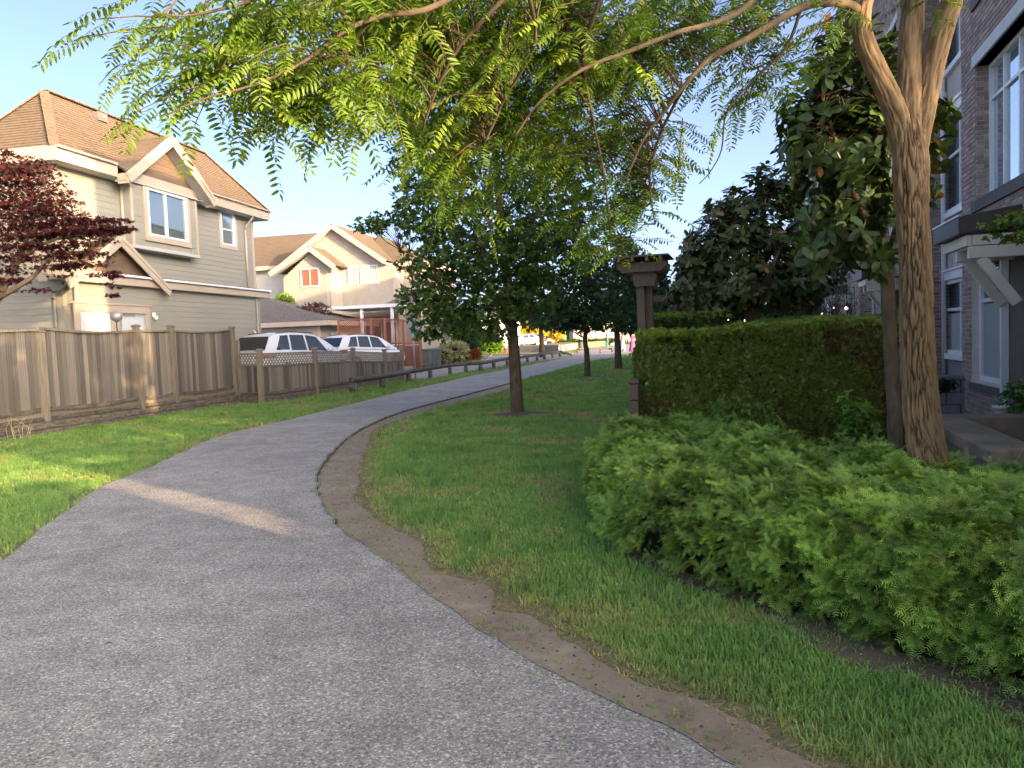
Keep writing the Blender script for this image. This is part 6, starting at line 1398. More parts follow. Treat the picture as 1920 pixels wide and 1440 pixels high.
MBl = [(*q[:6], int(q[6]*2.2)) for q in [(55, 330, 60, 36, 15.9, .7, 420), (20, 390, 60, 60, 16, .8, 620), (95, 400, 70, 50, 15.8, .7, 560), (160, 430, 80, 26, 15.5, .6, 520), (215, 425, 40, 16, 15.4, .3, 140), (60, 460, 80, 44, 15.8, .7, 620), (150, 480, 60, 26, 15.5, .5, 260), (20, 520, 30, 30, 15.9, .5, 130), (110, 500, 40, 18, 15.6, .4, 90), (200, 515, 34, 14, 15.3, .3, 60), (215, 548, 16, 8, 15.3, .15, 18), (-60, 420, 70, 120, 16, 1, 500), (80, 545, 24, 12, 15.7, .3, 24), (5, 290, 22, 14, 16, .3, 40)]]
P = blob_pts(MBl); n = len(P); 
# gather the leaves into flat tiers
P[:, 2] = P[:, 2]+.5*(np.round(P[:, 2]/.22)*.22-P[:, 2]); b = MB(); twigs_to(b, P[rng.choice(n, 420)], nm, 1.3, .006, seg=3); b.build('twigs', M_twig, mp, kind='stuff')
scatter('crown', STR, P, rots(rdir(n, .4)*[1, 1, .5], np.tile([0, 0, 1.], (n, 1))+rng.normal(0, .5, (n, 3))), rng.uniform(.06, .10, n), mixc((.034, .007, .010), (.085, .018, .022), n), mat('maple_leaf', (1, 1, 1), rough=.65, spec=.15, tint=True, trans=.15), mp)

# ------------------------------------------------------------ bushes and far trees
CLs = [cluster(10, .5, .5, 20+i, 3, .5) for i in range(4)]; CLn = [cluster(12, .5, .22, 30+i, 3, .6) for i in range(4)]
def bush(name, label, blobs, size, c1, c2, cat='bush', cl=None, m=M_leaf, core=True, group=None, kind=None, base=None, stems=0):
    px, py, D = blobs[0][0], blobs[0][1], blobs[0][4]; t = thing(name, label, cat, tuple(A(px, py, D)*[1, 1, 0]), group=group); P = blob_pts(blobs, shell=.35); P[:, 2] = np.maximum(P[:, 2], .03); n = len(P)
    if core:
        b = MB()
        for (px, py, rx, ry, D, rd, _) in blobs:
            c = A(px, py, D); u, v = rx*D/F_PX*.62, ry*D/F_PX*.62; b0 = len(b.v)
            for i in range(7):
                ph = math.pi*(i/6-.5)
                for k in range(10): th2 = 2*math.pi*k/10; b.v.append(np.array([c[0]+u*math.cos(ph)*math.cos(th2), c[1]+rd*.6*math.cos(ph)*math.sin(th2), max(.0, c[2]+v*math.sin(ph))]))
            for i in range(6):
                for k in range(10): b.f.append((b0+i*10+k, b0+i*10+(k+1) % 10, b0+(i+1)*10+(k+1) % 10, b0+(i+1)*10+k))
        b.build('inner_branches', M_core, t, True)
    if stems:
        b = MB(); r0_ = A(px, py, D)*[1, 1, 0]
        for k in rng.choice(n, min(stems, n), replace=False): e = P[k]; s = np.array([r0_[0]+rng.normal(0, .1), r0_[1]+rng.normal(0, .1), 0]); branch(b, [s, (s+e)/2+rng.normal(0, .1, 3), e], [.035, .02, .008], 5)
        b.build('stems', M_twig, t)
    d = P-np.mean(P, 0); d /= np.linalg.norm(d, axis=1, keepdims=True)+1e-9; scatter('foliage', cl or CLs, P, rots(d+rng.normal(0, .5, (n, 3)), np.tile([0, 0, 1.], (n, 1))+rng.normal(0, .5, (n, 3))), rng.uniform(.7, 1.25, n)*size, mixc(c1, c2, n, 1, .22), m, t); return t
def tall(name, label, blobs, size, c1, c2, tx, tw, cat='tree', cl=None):
    """a far tree: bush with a trunk"""
    t = bush(name, label, blobs, size, c1, c2, cat, cl, core=False); D = blobs[0][4]; c = A(tx, 640, D); top = A(tx, min(q[1] for q in blobs), D); b = MB(); bs = np.array([c[0], c[1], -.05]); h = top[2]
    q, _ = branch(b, [bs, bs+[0, 0, h*.4], bs+[0, 0, h*.9]], [tw, tw*.7, tw*.15], 8)
    P = blob_pts(blobs); 
    for k in rng.choice(len(P), 14): e = P[k]; s = bs+[0, 0, min(h*.85, max(h*.2, e[2]*.75))]; branch(b, [s, (s+e)/2+[0, 0, .2], e], [tw*.35, tw*.2, tw*.06], 5)
    b.build('trunk', M_bark2, t, True); return t
bush('variegated_bush', 'pale cream and green variegated bush beside the wheelie bins', [(850, 662, 30, 24, 50, .9, 700), (832, 668, 20, 18, 49, .6, 260), (868, 672, 16, 14, 49, .5, 180)], .26, (.24, .27, .12), (.45, .44, .26))
bush('clipped_shrub', 'tall dark green shrub behind the pale variegated bush', [(878, 622, 26, 38, 53, 1.0, 900), (862, 600, 20, 26, 53, .8, 300), (890, 655, 14, 16, 51, .5, 200)], .24, (.018, .05, .018), (.045, .10, .035))
bush('red_shrub', 'small shrub with rust red new leaves at the street corner', [(889, 665, 9, 9, 49, .35, 160)], .18, (.20, .035, .02), (.34, .09, .03)); bush('yellow_shrub', 'small yellow green shrub touching the rust red shrub', [(898, 663, 5, 12, 49.4, .25, 110)], .16, (.24, .24, .03), (.34, .30, .05))
bush('rhododendron', 'rhododendron with magenta pink blossom beyond the side street', [(908, 638, 18, 18, 84, 1.2, 300), (920, 627, 14, 9, 84, .8, 120)], .45, (.06, .05, .04), (.45, .09, .28), cat='flowering bush'); 
bush('round_bush', 'bright yellow green rounded bush next to the pink rhododendron', [(922, 645, 21, 15, 80, 1.2, 600)], .4, (.11, .22, .02), (.22, .36, .04))
bush('sunlit_bush', 'yellow sunlit bush behind the pale far parked car', [(1004, 618, 22, 16, 112, 2.0, 420), (1040, 625, 20, 10, 115, 2, 250), (985, 622, 10, 12, 112, 1.5, 140)], .8, (.40, .33, .03), (.60, .45, .06))
bush('low_hedge', 'low green hedge along the far side of the street crossing', [(1120, 642, 60, 6, 120, 1.5, 500), (1070, 643, 30, 6, 118, 1.5, 260)], .7, (.05, .10, .02), (.12, .18, .04), cat='hedge')
tall('background_tree', 'dark tree standing behind the pergola post and the small lawn trees', [(1215, 545, 42, 60, 42, 2, 650), (1240, 590, 36, 34, 42, 1.6, 330), (1190, 590, 40, 34, 44, 1.6, 330)], .45, (.012, .032, .018), (.035, .07, .032), 1215, .22)
tall('background_tree', 'tall dark tree far behind the middle lawn tree', [(1010, 560, 48, 52, 60, 3, 420), (1055, 590, 30, 26, 60, 2, 180)], .7, (.015, .04, .016), (.04, .085, .03), 1015, .25)
tall('sunlit_tree', 'yellow green sunlit tree top showing between the two magnolias', [(1517, 350, 26, 34, 60, 2, 260), (1490, 372, 26, 26, 60, 2, 160)], .8, (.10, .14, .03), (.26, .28, .05), 1515, .3)
bush('green_shrub', 'bright green shrub behind the garage roof', [(532, 568, 18, 14, 44.5, .6, 200)], .3, (.14, .24, .03), (.26, .36, .06)); 
tall('red_leaf_tree', 'dark red leaved tree between the garage and the brown lattice screen', [(588, 585, 32, 16, 42.5, .8, 420), (612, 612, 20, 24, 42.2, .7, 320)], .2, (.06, .010, .018), (.13, .028, .035), 605, .08, cl=CLn)
bush('garden_shrub', 'dark garden shrub under the round magnolia, left part', [(1300, 590, 44, 34, 24, 1.2, 420), (1262, 600, 26, 26, 24, .8, 160)], .2, (.03, .06, .02), (.07, .11, .03))
bush('garden_shrub', 'dark garden shrub under the round magnolia, behind the string lights', [(1390, 592, 56, 30, 25, 1.4, 480), (1450, 596, 46, 26, 24, 1.2, 380)], .2, (.03, .06, .02), (.07, .11, .03))
bush('garden_shrub', 'dark garden shrub by the second townhouse door', [(1500, 590, 34, 26, 26, 1.0, 260)], .2, (.03, .06, .02), (.07, .11, .03))
for i, (x0, y0, rx, D, lab) in enumerate(((1110, 628, 80, 220, 'distant hazy green treeline beyond the people'), (900, 636, 110, 230, 'distant green treeline behind the white far house'))):
    o = bush('distant_treeline', lab, [(x0, y0, rx, 12, D, 8, 700)], 2.2, (.03, .07, .03), (.08, .13, .05), cat='trees', core=True); o['kind'] = 'stuff'
# bare grey shrub by the next door
gs_ = thing('bare_shrub', 'grey twiggy shrub by the second townhouse door', 'shrub', tuple(A(1545, 640, 17.5)*[1, 1, 0])); b = MB(); r0_ = A(1550, 680, 17.5)*[1, 1, 0]
for i in range(120):
    e = A(1545+rng.normal(0, 32), 565+rng.normal(0, 18), 17.5+rng.normal(0, .4)); m_ = r0_*.4+e*.6+rng.normal(0, .12, 3); branch(b, [r0_+rng.normal(0, .05, 3)*[1, 1, 0], m_, e], [.02, .01, .003], 4)
b.build('twigs', mat('grey_twig', (.10, .085, .07), (.16, .14, .12), rough=.9, scale=8), gs_, kind='stuff'); n = 900; P = np.array([A(1545+rng.normal(0, 34), 562+rng.normal(0, 20), 17.5+rng.normal(0, .5)) for _ in range(n)])
scatter('foliage', CLs, P, rots(rdir(n), rdir(n)), rng.uniform(.03, .06, n), mixc((.10, .085, .075), (.17, .15, .13), n), M_leaf, gs_)

# ------------------------------------------------------------ clipped hedges
def spray(seed, n=7):
    r = random.Random(seed); parts = []
    for i in range(n):
        v, f = leaf_shape(r.uniform(.5, 1), .22, .03, .1); parts.append((rx_(rz_(v, (i-(n-1)/2)*.35+r.uniform(-.15, .15)), r.uniform(-.3, .3)), [np.array([(0, 3, 1), (1, 3, 6)])]))
    return merge(parts)
SPR = [spray(i) for i in range(5)]
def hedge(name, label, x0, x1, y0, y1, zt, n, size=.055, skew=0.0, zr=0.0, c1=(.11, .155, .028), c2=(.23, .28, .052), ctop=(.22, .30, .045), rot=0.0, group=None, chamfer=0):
    t = thing(name, label, 'hedge', ((x0+x1)/2, (y0+y1)/2, 0), group=group); Lx, Ly = x1-x0, y1-y0; zf = lambda x: zt+zr*(x-x0)/Lx
    def Y_(x): return skew*(x-x0)
    b = MB(); i_ = .05; pts = [(x0+i_+chamfer, y0+i_), (x1-i_, y0+i_), (x1-i_, y1-i_), (x0+i_, y1-i_), (x0+i_, y0+i_+chamfer)]
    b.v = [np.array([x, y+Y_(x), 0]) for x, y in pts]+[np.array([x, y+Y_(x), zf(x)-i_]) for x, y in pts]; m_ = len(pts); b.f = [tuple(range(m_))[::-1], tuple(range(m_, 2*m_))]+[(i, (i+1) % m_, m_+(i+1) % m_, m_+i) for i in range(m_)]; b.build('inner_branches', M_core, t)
    A_ = [Lx*zt, Ly*zt, Ly*zt*.4, Lx*Ly, Lx*zt*.3]; pr_ = np.array(A_)/sum(A_); f = rng.choice(5, n, p=pr_); a, c = rng.random(n), rng.random(n); P = np.zeros((n, 3)); Nn = np.zeros((n, 3))
    for k, (fx_, nrm) in enumerate((((lambda a, c: (x0+a*Lx, y0+0*a, c)), (0, -1, 0)), ((lambda a, c: (x0+0*a, y0+a*Ly, c)), (-1, 0, 0)), ((lambda a, c: (x1+0*a, y0+a*Ly, c)), (1, 0, 0)), ((lambda a, c: (x0+a*Lx, y0+c*Ly, 1+0*a)), (0, 0, 1)), ((lambda a, c: (x0+a*Lx, y1+0*a, c)), (0, 1, 0)))):
        s = f == k; X, Y, Zf = fx_(a[s], c[s]); P[s] = np.stack([X, Y, Zf*zf(X)], 1); Nn[s] = nrm
    if chamfer:
        dd = (P[:, 0]-x0)+(P[:, 1]-y0); s = dd < chamfer; P[s, 0] += (chamfer-dd[s])/2; P[s, 1] += (chamfer-dd[s])/2; Nn[s] += np.array([-.7, -.7, 0])
    # rounded top arris and uneven clipped surface
    e = np.clip((P[:, 2]-(zf(P[:, 0])-.05))/.05, 0, 1)
    ns = np.array([mnoise.noise(Vector((p[0]*1.6, p[1]*1.6, p[2]*1.6)))*.08+mnoise.noise(Vector((p[0]*6, p[1]*6, p[2]*6)))*.05+(.05*rng.random() if rng.random() < .06 else 0) for p in P]); P += Nn*(ns[:, None]-.01); P[:, 1] += Y_(P[:, 0])
    cc = mixc(c1, c2, n, 1.2, .25); pt = np.array([mnoise.noise(Vector((p[0]*1.3+7, p[1]*1.3, p[2]*1.0))) for p in P]); brown = (pt > .16) & (rng.random(n) < .5); cc[brown] = mixc((.12, .085, .03), (.18, .13, .05), int(brown.sum()))
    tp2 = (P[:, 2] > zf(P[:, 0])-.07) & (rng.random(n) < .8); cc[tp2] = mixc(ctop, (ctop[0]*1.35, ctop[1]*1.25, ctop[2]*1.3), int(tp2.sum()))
    D_ = Nn*.5+rng.normal(0, .55, (n, 3))+np.array([0, 0, .35]); scatter('foliage', SPR, P, rots(D_, Nn+rng.normal(0, .5, (n, 3))), rng.uniform(.7, 1.3, n)*size, cc, M_needle, t); return t
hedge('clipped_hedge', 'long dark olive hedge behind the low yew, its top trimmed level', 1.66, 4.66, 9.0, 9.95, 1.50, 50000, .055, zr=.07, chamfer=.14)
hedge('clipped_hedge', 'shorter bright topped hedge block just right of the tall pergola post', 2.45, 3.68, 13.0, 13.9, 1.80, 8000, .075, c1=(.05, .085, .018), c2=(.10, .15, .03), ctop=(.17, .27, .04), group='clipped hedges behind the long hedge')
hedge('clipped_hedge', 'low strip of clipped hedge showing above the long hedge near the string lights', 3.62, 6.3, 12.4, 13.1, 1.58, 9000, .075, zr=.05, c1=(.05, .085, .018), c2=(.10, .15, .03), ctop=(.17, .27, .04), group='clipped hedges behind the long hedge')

# ------------------------------------------------------------ low yew beds
def inpoly(P, poly):
    poly = np.asarray(poly)[:, :2]; x, y = P[:, 0], P[:, 1]; c = np.zeros(len(P), bool); j = len(poly)-1
    for i in range(len(poly)):
        xi, yi = poly[i]; xj, yj = poly[j]; k = ((yi > y) != (yj > y)) & (x < (xj-xi)*(y-yi)/(yj-yi+1e-12)+xi); c ^= k; j = i
    return c
def edist(P, poly, closed=True):
    poly = np.asarray(poly)[:, :2]; d = np.full(len(P), 9e9); nn = np.zeros((len(P), 2))
    for i in range(len(poly) if closed else len(poly)-1):
        a = poly[i]; b_ = poly[(i+1) % len(poly)]; ab = b_-a; t = np.clip(((P[:, :2]-a) @ ab)/(ab @ ab+1e-12), 0, 1); q = a+t[:, None]*ab; v = P[:, :2]-q; dd = np.linalg.norm(v, axis=1); s = dd < d; d[s] = dd[s]; nn[s] = v[s]/(dd[s][:, None]+1e-9)
    return d, nn
def yewspray(seed, nb=3):
    r = random.Random(seed); V = []; F3 = []
    def needles(p0, p1, n, L_):
        p0, p1 = np.array(p0), np.array(p1); d = p1-p0; l = np.linalg.norm(d); d /= l; sd = np.cross([0, 0, 1.], d); sd /= np.linalg.norm(sd)
        b0 = len(V); V.extend([p0+sd*.008, p0-sd*.008, p1]); F3.append((b0, b0+1, b0+2))
        for i in range(n):
            t = (i+.6)/n; q = p0+d*l*t; LL = L_*(1-.55*abs(t-.35))*r.uniform(.85, 1.15)
            for s in (-1, 1):
                tip = q+sd*s*LL*.86+d*LL*.5+np.array([0, 0, r.uniform(-.25, .18)*LL]); w = d*.021; b0 = len(V); V.extend([q-w, q+w, q+(tip-q)*.55+w*.9, tip]); F3.append((b0, b0+1, b0+2)); F3.append((b0, b0+2, b0+3))
    needles((0, 0, 0), (1, 0, -.10), 9, .24)
    for k in range(nb):
        t = .12+.24*k; s = 1 if k % 2 else -1; needles((t, 0, -.02), (t+.42, s*.40, -.10), 6, .21)
    return np.array(V), [np.array(F3)]
YS = [yewspray(i, 2+i % 3) for i in range(5)]
def yew(name, label, poly, zt, n, size=.10, seed=0):
    poly = np.array(poly)[:, :2]; c = poly.mean(0); t = thing(name, label, 'yew bush', (float(c[0]), float(c[1]), 0))
    lo, hi = poly.min(0), poly.max(0)
    def Hh(P, d): 
        lump = np.array([mnoise.noise(Vector((p[0]*2.3, p[1]*2.3, seed)))*.15+mnoise.noise(Vector((p[0]*5.0, p[1]*5.0, seed+3)))*.09 for p in P]); return (zt+lump)*np.sqrt(np.clip(1-(1-np.clip(d/.26, 0, 1))**2, .0, 1))
    # inner mass
    gx = int((hi[0]-lo[0])/.07)+2; gy = int((hi[1]-lo[1])/.07)+2; GX, GY = np.meshgrid(np.linspace(lo[0], hi[0], gx), np.linspace(lo[1], hi[1], gy), indexing='ij'); PG = np.stack([GX.ravel(), GY.ravel()], 1); ins = inpoly(PG, poly); d, _ = edist(PG, poly)
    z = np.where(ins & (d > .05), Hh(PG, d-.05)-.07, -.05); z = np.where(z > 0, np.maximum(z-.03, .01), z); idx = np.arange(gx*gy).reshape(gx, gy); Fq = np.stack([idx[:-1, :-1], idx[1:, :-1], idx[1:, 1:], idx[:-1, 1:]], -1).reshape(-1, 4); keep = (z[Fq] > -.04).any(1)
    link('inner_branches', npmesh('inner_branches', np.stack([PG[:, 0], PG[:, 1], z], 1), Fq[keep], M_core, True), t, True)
    # sprays on the sides and on the top
    per = dense(np.vstack([poly, poly[:1]]), .03, 99999); ns = int(n*.5); k = rng.integers(0, len(per)-1, ns); dirn = per[k+1]-per[k]; dirn /= np.linalg.norm(dirn, axis=1, keepdims=True)+1e-9; nrm = np.stack([dirn[:, 1], -dirn[:, 0]], 1)
    test = inpoly(per[k]+nrm*.05, poly); nrm[test] *= -1; zz = rng.random(ns)**.85*(zt-.03)+.05; bul = .025*np.sin(math.pi*np.clip(zz/zt, 0, 1)); inn = .26*(1-np.sqrt(np.clip(1-(zz/(zt+.12))**2, 0, 1)))
    lump = np.array([mnoise.noise(Vector((p[0]*3.5, p[1]*3.5, z_*3.5)))*.10 for p, z_ in zip(per[k], zz)]); P1 = np.column_stack([per[k]+nrm*(bul-inn*.8+lump+rng.normal(0, .02, ns))[:, None], zz]); N1 = np.column_stack([nrm, .25+.8*zz/zt])
    Q = rng.random((int(n*1.6), 2))*(hi-lo)+lo; Q = Q[inpoly(Q, poly)]; d, _ = edist(Q, poly); Q = Q[d > .04]; d = d[d > .04]; P2 = np.column_stack([Q, Hh(Q, d)+rng.normal(0, .02, len(Q))]); _, en = edist(Q, poly); N2 = np.column_stack([-en*np.clip(1-d/.3, 0, 1)[:, None]*.8, np.full(len(Q), 1.0)])
    P = np.vstack([P1, P2]); Nn = np.vstack([N1, N2]); isS = np.arange(len(P)) < ns; gp = np.array([mnoise.noise(Vector((p[0]*6, p[1]*6, p[2]*6+seed))) for p in P]); kp = rng.random(len(P)) < np.clip(1.0+(gp+.12)*np.where(isS, 3.2, 1.8), .10, 1); P = P[kp]; Nn = Nn[kp]; N1 = N1[kp[:ns]]; ns = len(N1); P += Nn*np.clip(gp[kp], -.2, .6)[:, None]*.07; m_ = len(P); az = rng.random(m_)*6.28; tang = np.column_stack([np.cos(az), np.sin(az), np.zeros(m_)])
    D_ = tang*.8+Nn*.65+np.array([-.15, -.25, -.12]); D_[:ns] = N1*[.9, .9, .3]+rng.normal(0, .35, (ns, 3))+np.array([0, 0, -.28])
    cc = mixc((.095, .175, .030), (.24, .36, .060), m_, 1.0, .16); pt = np.array([mnoise.noise(Vector((p[0]*2, p[1]*2, p[2]*3+5))) for p in P]); cc *= (1+.55*pt)[:, None]
    tip = rng.random(m_) < .16; cc[tip] = mixc((.24, .36, .07), (.32, .44, .09), int(tip.sum())); br = rng.random(m_) < .006; cc[br] = mixc((.12, .06, .02), (.2, .1, .04), int(br.sum()))
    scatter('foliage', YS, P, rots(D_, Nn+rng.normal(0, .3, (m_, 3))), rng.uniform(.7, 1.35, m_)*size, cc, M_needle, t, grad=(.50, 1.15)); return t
yA = g2([(1127, 925), (1133, 985), (1150, 1003), (1203, 1042), (1287, 1078), (1360, 1108), (1412, 1122)])
yA = yA + [(1.75, 4.62), (2.05, 5.25), (2.45, 5.9), (2.35, 7.3), (2.15, 8.4), (1.35, 8.5), (.98, 8.0)]
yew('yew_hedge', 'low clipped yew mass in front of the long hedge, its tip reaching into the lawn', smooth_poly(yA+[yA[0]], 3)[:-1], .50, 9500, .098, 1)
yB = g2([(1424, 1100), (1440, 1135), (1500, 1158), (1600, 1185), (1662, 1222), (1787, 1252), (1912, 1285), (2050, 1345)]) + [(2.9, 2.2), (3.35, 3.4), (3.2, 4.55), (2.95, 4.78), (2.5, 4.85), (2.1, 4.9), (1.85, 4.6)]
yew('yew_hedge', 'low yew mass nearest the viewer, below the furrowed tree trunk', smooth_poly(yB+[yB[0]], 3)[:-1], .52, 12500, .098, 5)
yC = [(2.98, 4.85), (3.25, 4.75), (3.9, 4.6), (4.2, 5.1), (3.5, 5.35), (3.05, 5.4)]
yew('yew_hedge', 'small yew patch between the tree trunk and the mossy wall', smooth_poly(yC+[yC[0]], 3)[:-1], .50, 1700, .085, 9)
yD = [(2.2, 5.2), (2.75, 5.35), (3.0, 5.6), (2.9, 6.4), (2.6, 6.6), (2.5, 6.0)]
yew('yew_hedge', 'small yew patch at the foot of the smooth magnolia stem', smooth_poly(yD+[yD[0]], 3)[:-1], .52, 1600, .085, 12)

# ------------------------------------------------------------ leafy plants and sprigs
def leafy(name, label, stems, ls, c1, c2, cat='plant', n_per=26, pot=None, spreadr=.12):
    """stems: list of lists of world points"""
    b = MB(); P = []; t = thing(name, label, cat, tuple(np.array(stems[0][0])*[1, 1, 1])); nodes_ = []
    for s in stems:
        q, _ = branch(b, s, list(np.linspace(.007, .002, len(s))), 5); q = q[len(q)//5:]
        for _ in range(n_per): k = rng.integers(0, len(q)); P.append(q[k]+rng.normal(0, spreadr*.55, 3)*[1, 1, .5])
    b.build('stems', M_twig, t); P = np.array(P); n = len(P); scatter('foliage', CLs, P, rots(rdir(n, .1)*[1, 1, .5], np.tile([0, 0, 1.], (n, 1))+rng.normal(0, .4, (n, 3))), rng.uniform(.7, 1.2, n)*ls, mixc(c1, c2, n), M_leaf, t); return t
leafy('leafy_plant', 'loose green elder like plant in front of the long hedge, left one', [px3([(1400, 868, 8.3), (1385, 810, 8.1), (1372+dx, 760-dy, 8.2)]) for dx, dy in ((-30, -8), (0, 12), (22, 4), (-14, 8))]+[px3([(1400, 868, 8.3), (1425, 800, 8.3), (1436, 755, 8.3)]), px3([(1410, 868, 8.3), (1395, 830, 8.2), (1350, 790, 8.1)])], .15, (.09, .18, .035), (.22, .34, .06), n_per=20)
leafy('leafy_plant', 'loose green elder like plant in front of the long hedge, beside the magnolia stem', [px3([(1600, 880, 8.0), (1598, 810, 8.0), (1592+dx, 760-dy, 7.9)]) for dx, dy in ((-18, 0), (0, 18), (22, -8), (30, -30))]+[px3([(1604, 880, 8), (1590, 840, 7.9), (1572, 820, 7.8)])], .15, (.09, .19, .035), (.22, .36, .06), n_per=24)
leafy('potted_shrub', 'thin leafed green shrub overhanging the cream flower pot', [px3([(1925, 790, 7.6), (1915, 740, 7.6), (1893+dx, 745+dy, 7.6)]) for dx, dy in ((-8, 8), (0, 25), (12, -18), (24, -6), (5, -4))], .10, (.05, .13, .035), (.13, .24, .06), n_per=20, spreadr=.10)
leafy('fern_clump', 'dark green fern in the shade below the recessed window', [[tuple(A(1772, 735, 9.6)), tuple(A(1772+dx, 722, 9.6)), tuple(A(1772+dx*2, 716+abs(dx)*.4, 9.6))] for dx in (-9, -4, 2, 8)], .10, (.012, .04, .014), (.03, .08, .02), n_per=14, spreadr=.08)
cn_ = leafy('overhanging_sprig', 'green leafy sprig entering over the dark door canopy at the right edge', [px3([(1960, 395, 5.2), (1915, 405, 5.2), (1868, 422, 5.2)]), px3([(1960, 405, 5.2), (1920, 425, 5.2), (1895, 440, 5.2)])], .12, (.07, .14, .025), (.15, .23, .04), cat='branch', n_per=26, spreadr=.11)

# ------------------------------------------------------------ grass
def gnoise(P, s, o=0): return np.array([mnoise.noise(Vector((p[0]*s+o, p[1]*s, o))) for p in P])
excl = [pathpoly, np.vstack([dpoly, dirt_in[::-1]]), soil_poly, np.array(road), np.array(lane)]
def inside_any(P, grow=False):
    c = np.zeros(len(P), bool)
    for q in excl: c |= inpoly(P, q)
    for (cx, cy, rr) in ((.06, 15.14, .5), (2.73, 27.9, .6), (4.67, 33.4, .7)): c |= ((P[:, 0]-cx-.15)/1.3)**2+(P[:, 1]-cy+.1)**2 < rr*rr
    # behind the fences
    s = (P[:, 0]-a0[0])*fd[1]-(P[:, 1]-a0[1])*fd[0]; c |= (s < .24) & (P[:, 1] < 21.4); c |= (P[:, 0] < np.interp(P[:, 1], [q[1] for q in lowpts[1:]], [q[0] for q in lowpts[1:]])) & (P[:, 1] > 20.9) & (P[:, 1] < 31.2)
    c |= (P[:, 1] > 30) & (P[:, 0] < -4.3)
    return c
def tuft(seed, nb=7, fl=False):
    r = random.Random(seed); V = []; F3 = []
    for i in range(nb):
        a = r.uniform(0, 6.28); x, y = r.gauss(0, .22), r.gauss(0, .22); h = r.uniform(.55, 1.1); ln = r.uniform(.1, .7); w = r.uniform(.045, .07); dx, dy = math.cos(a), math.sin(a); b0 = len(V)
        V += [(x-dy*w, y+dx*w, 0), (x+dy*w, y-dx*w, 0), (x+dx*ln*.35*h-dy*w*.8, y+dy*ln*.35*h+dx*w*.8, h*.55), (x+dx*ln*.35*h+dy*w*.8, y+dy*ln*.35*h-dx*w*.8, h*.55), (x+dx*ln*h, y+dy*ln*h, h*(1-.25*ln))]
        F3 += [(b0, b0+1, b0+3), (b0, b0+3, b0+2), (b0+2, b0+3, b0+4)]
    return np.array(V), [np.array(F3)]
TF_ = [tuft(i) for i in range(8)]
bands = [(1.6, 4, -1, 6, 2100, .050), (4, 7, -8, 6, 1050, .052), (7, 12, -12, 6, 480, .060), (12, 20, -11, 6, 190, .075), (20, 36, -9, 12, 55, .10), (36, 70, -6, 30, 10, .16)]
GP, GS = [], []
for (ya, yb, xa, xb, dn, hh) in bands:
    n = int((yb-ya)*(xb-xa)*dn); P = np.column_stack([rng.uniform(xa, xb, n), rng.uniform(ya, yb, n)])
    rx_l = P[:, 0]/P[:, 1]; P = P[(rx_l > -.80) & (rx_l < .78)]; inn = inside_any(P); dd_ = edist(P, dpoly, False)[0] if yb < 37 else np.full(len(P), 9.); ds_ = edist(P, soil, False)[0]; dpp = np.minimum(edist(P, pr[::3], False)[0], edist(P, pl[::3], False)[0]); keep_in = inn & (((rng.random(len(P)) < .75*np.exp(-np.minimum(dd_, ds_)/.11)) & (dpp > .03)) | ((dpp < .035) & (rng.random(len(P)) < .35))) & (P[:, 1] < 20); P = P[~inn | keep_in]; d = np.minimum(edist(P, dpoly, False)[0] if yb < 37 else 9, edist(P, pl[::6], False)[0]); 
    thin = np.clip(d/.24, .14, 1); P = P[rng.random(len(P)) < thin]; GP.append(P); GS.append(np.full(len(P), hh))
GP = np.vstack(GP); GS = np.concatenate(GS); n = len(GP)
n1, n2, n3 = gnoise(GP, .55, 3), gnoise(GP, 1.9, 8), gnoise(GP, 5, 1); de = edist(GP, dpoly, False)[0]; dp = edist(GP, pl[::4], False)[0]
yel = np.clip((n1*1.1+n2*.8)*1.9-.30, 0, 1)*.75+np.exp(-de/.16)*.75+np.exp(-dp/.12)*.35+.25*np.clip(n3*2, 0, 1)*(n1 > 0); yel = np.clip(yel+rng.normal(0, .10, n), 0, 1)[:, None]
lush = np.clip(-(n2*1.4+n3*.6)+.1, 0, 1)[:, None]
gc = np.array((.26, .42, .11))*(1-lush)+np.array((.155, .32, .08))*lush; gc = gc*(1-yel)+np.array((.46, .39, .16))*yel; gc *= (1+rng.normal(0, .14, (n, 1)))
inD = inpoly(GP, np.vstack([dpoly, dirt_in[::-1]])) | inpoly(GP, soil_poly)
GH = np.where(inD, .55, 1.0)*GS*(1+.5*lush[:, 0]-.45*np.exp(-de/.10)-.25*yel[:, 0])*rng.uniform(.7, 1.25, n)
az = rng.random(n)*6.28; D_ = np.column_stack([np.cos(az), np.sin(az), np.zeros(n)]); U_ = np.column_stack([rng.normal(0, .14, (n, 2)), np.ones(n)]); Rg = rots(D_, U_)
print('TUFTS', n)
o = scatter('grass', TF_, np.column_stack([GP, np.full(n, -.002)]), Rg, np.column_stack([GS*1.15, GS*1.15, GH]), gc, M_grass); o['label'] = 'short lawn and verge grass on both sides of the path'; o['category'] = 'grass'
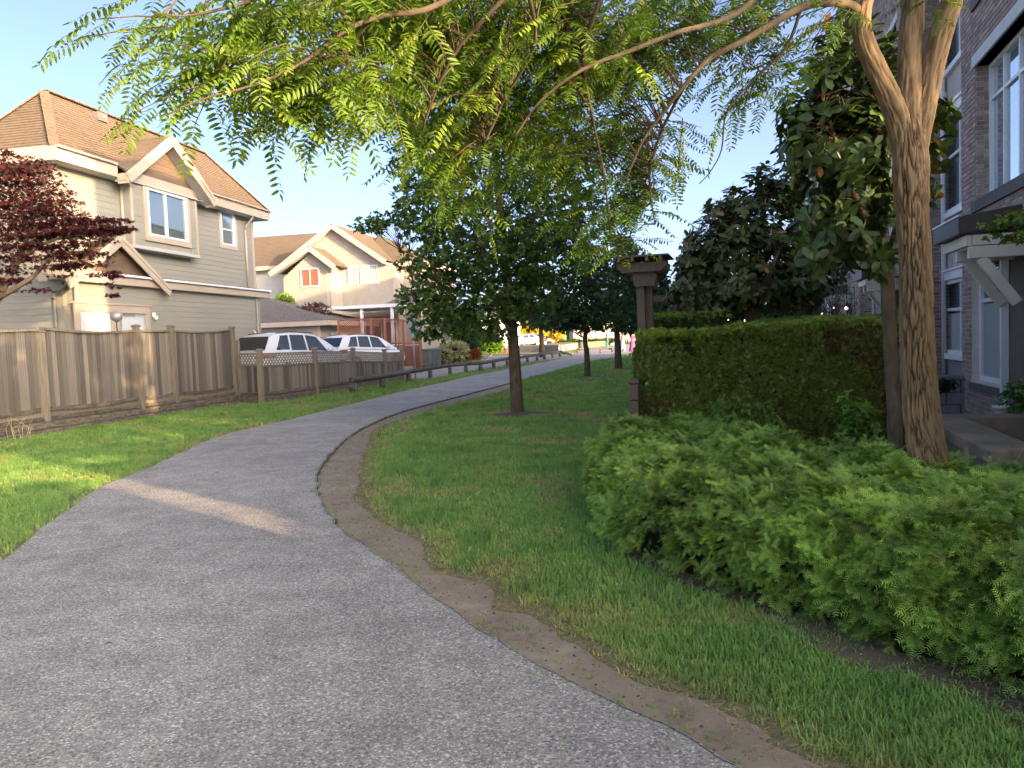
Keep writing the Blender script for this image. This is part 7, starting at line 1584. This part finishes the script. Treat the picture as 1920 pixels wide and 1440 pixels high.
# clippings and small stones on the dirt
cand = rng.uniform((-3, 1.5), (4, 16), (24000, 2)); cand = cand[inpoly(cand, np.vstack([dpoly, dirt_in[::-1]]))|inpoly(cand, soil_poly[:-6]) & (rng.random(len(cand)) < .3)][:3500]; n = len(cand)
pb = np.array([(-.5, -.5, 0), (.5, -.4, 0), (.4, .5, 0), (-.4, .4, 0), (0, 0, .5)]); pf_ = [np.array([(0, 1, 4), (1, 2, 4), (2, 3, 4), (3, 0, 4)])]; az = rng.random(n)*6.28
o = scatter('pebbles', [(pb, pf_)], np.column_stack([cand, np.full(n, .006)]), rots(np.column_stack([np.cos(az), np.sin(az), np.zeros(n)]), np.tile([0, 0, 1.], (n, 1))), rng.uniform(.004, .016, n), mixc((.10, .08, .06), (.34, .30, .26), n), M_needle)
fl = rng.uniform((-6, 2), (5.5, 18), (420, 2)); fl = fl[~inpoly(fl, yB) & ~inpoly(fl, yA)]; n = len(fl); onp = inpoly(fl, pathpoly); fl = fl[~onp | (rng.random(n) < .22)]; n = len(fl); onp = inpoly(fl, pathpoly); az = rng.random(n)*6.28
scatter('fallen_leaves', [leaf_shape(1, .5, .3, .2)], np.column_stack([fl, np.where(onp, .038, .03)]), rots(np.column_stack([np.cos(az), np.sin(az), rng.normal(0, .12, n)]), np.column_stack([rng.normal(0, .2, (n, 2)), np.ones(n)])), rng.uniform(.018, .045, n), mixc((.16, .09, .035), (.38, .28, .09), n), M_leaf)
bd = dense(dpoly, .01, 99999)[:, :2]; bd = bd[(bd[:, 1] > 1.5) & (bd[:, 1] < 16)]; k = rng.integers(0, len(bd), 5200); sp_ = bd[k]+rng.normal(0, .055, (len(k), 2)); sp_ = sp_[~inpoly(sp_, pathpoly)]; n = len(sp_); az = rng.random(n)*6.28
sv = np.array([(-.5, -.035, 0), (.5, -.02, 0), (.5, .02, .02), (-.5, .035, 0)]); scatter('dry_clippings', [(sv, [np.array([(0, 1, 2), (0, 2, 3)])])], np.column_stack([sp_, rng.uniform(.008, .022, n)]), rots(np.column_stack([np.cos(az), np.sin(az), rng.normal(0, .18, n)]), np.tile([0, 0, 1.], (n, 1))), rng.uniform(.015, .05, n), mixc((.26, .20, .10), (.55, .46, .26), n), M_needle)
# dry stems leaning at the foot of the tall fence, left
b = MB()
for i in range(9): p = A(rng.uniform(15, 60), 822, 13.9)*[1, 1, 0]; b.tube([tuple(p), tuple(p+[rng.normal(0, .05), 0, .22]), tuple(p+[rng.normal(0, .12), rng.normal(0, .05), .42])], [.006, .005, .002], 4)
tag(b.build('dry_stems', mat('straw', (.42, .34, .18), rough=.9)), 'few dry straw stems standing at the foot of the tall fence', 'dry stems')

# ------------------------------------------------------------ unseen hedges and tree added right of camera to block and dapple sun
hedge('sun_blocker_hedge', 'unseen tall hedge added to shade the path, in the gap beside the townhouse', 4.6, 5.4, .62, 6.2, 2.75, 5000, .16)
hedge('sun_blocker_hedge', 'unseen tall hedge added behind the viewer to shade the path', 4.3, 5.2, -16, -.30, 2.75, 9000, .16)
hedge('sun_blocker_hedge', 'unseen lower hedge piece added in the notch that lets a sun streak through', 4.5, 5.2, -.28, .60, 1.72, 900, .12)  # kept low so a streak of sun crosses the path
gt = thing('sun_blocker_tree', 'unseen leafy tree added to dapple the sun, in the gap beside the townhouse', 'tree', (8.6, -1.2, 0)); b = MB(); b.tube([(8.6, -1.2, 0), (8.65, -1.2, 3.4), (8.5, -1.1, 7)], [.16, .12, .04], 10); b.build('trunk', M_bark2, gt, True)  # added out of view; its loose crown breaks up the sun
q = rdir(1150)*rng.random((1150, 1))**(1/3)*np.array([2.8, 2.6, 3.0])+np.array([8.6, -1.0, 6.4]); scatter('crown', CLs, q, rots(rdir(1150), rdir(1150)), rng.uniform(.35, .6, 1150), mixc((.05, .1, .02), (.1, .18, .03), 1150), M_leaf, gt)
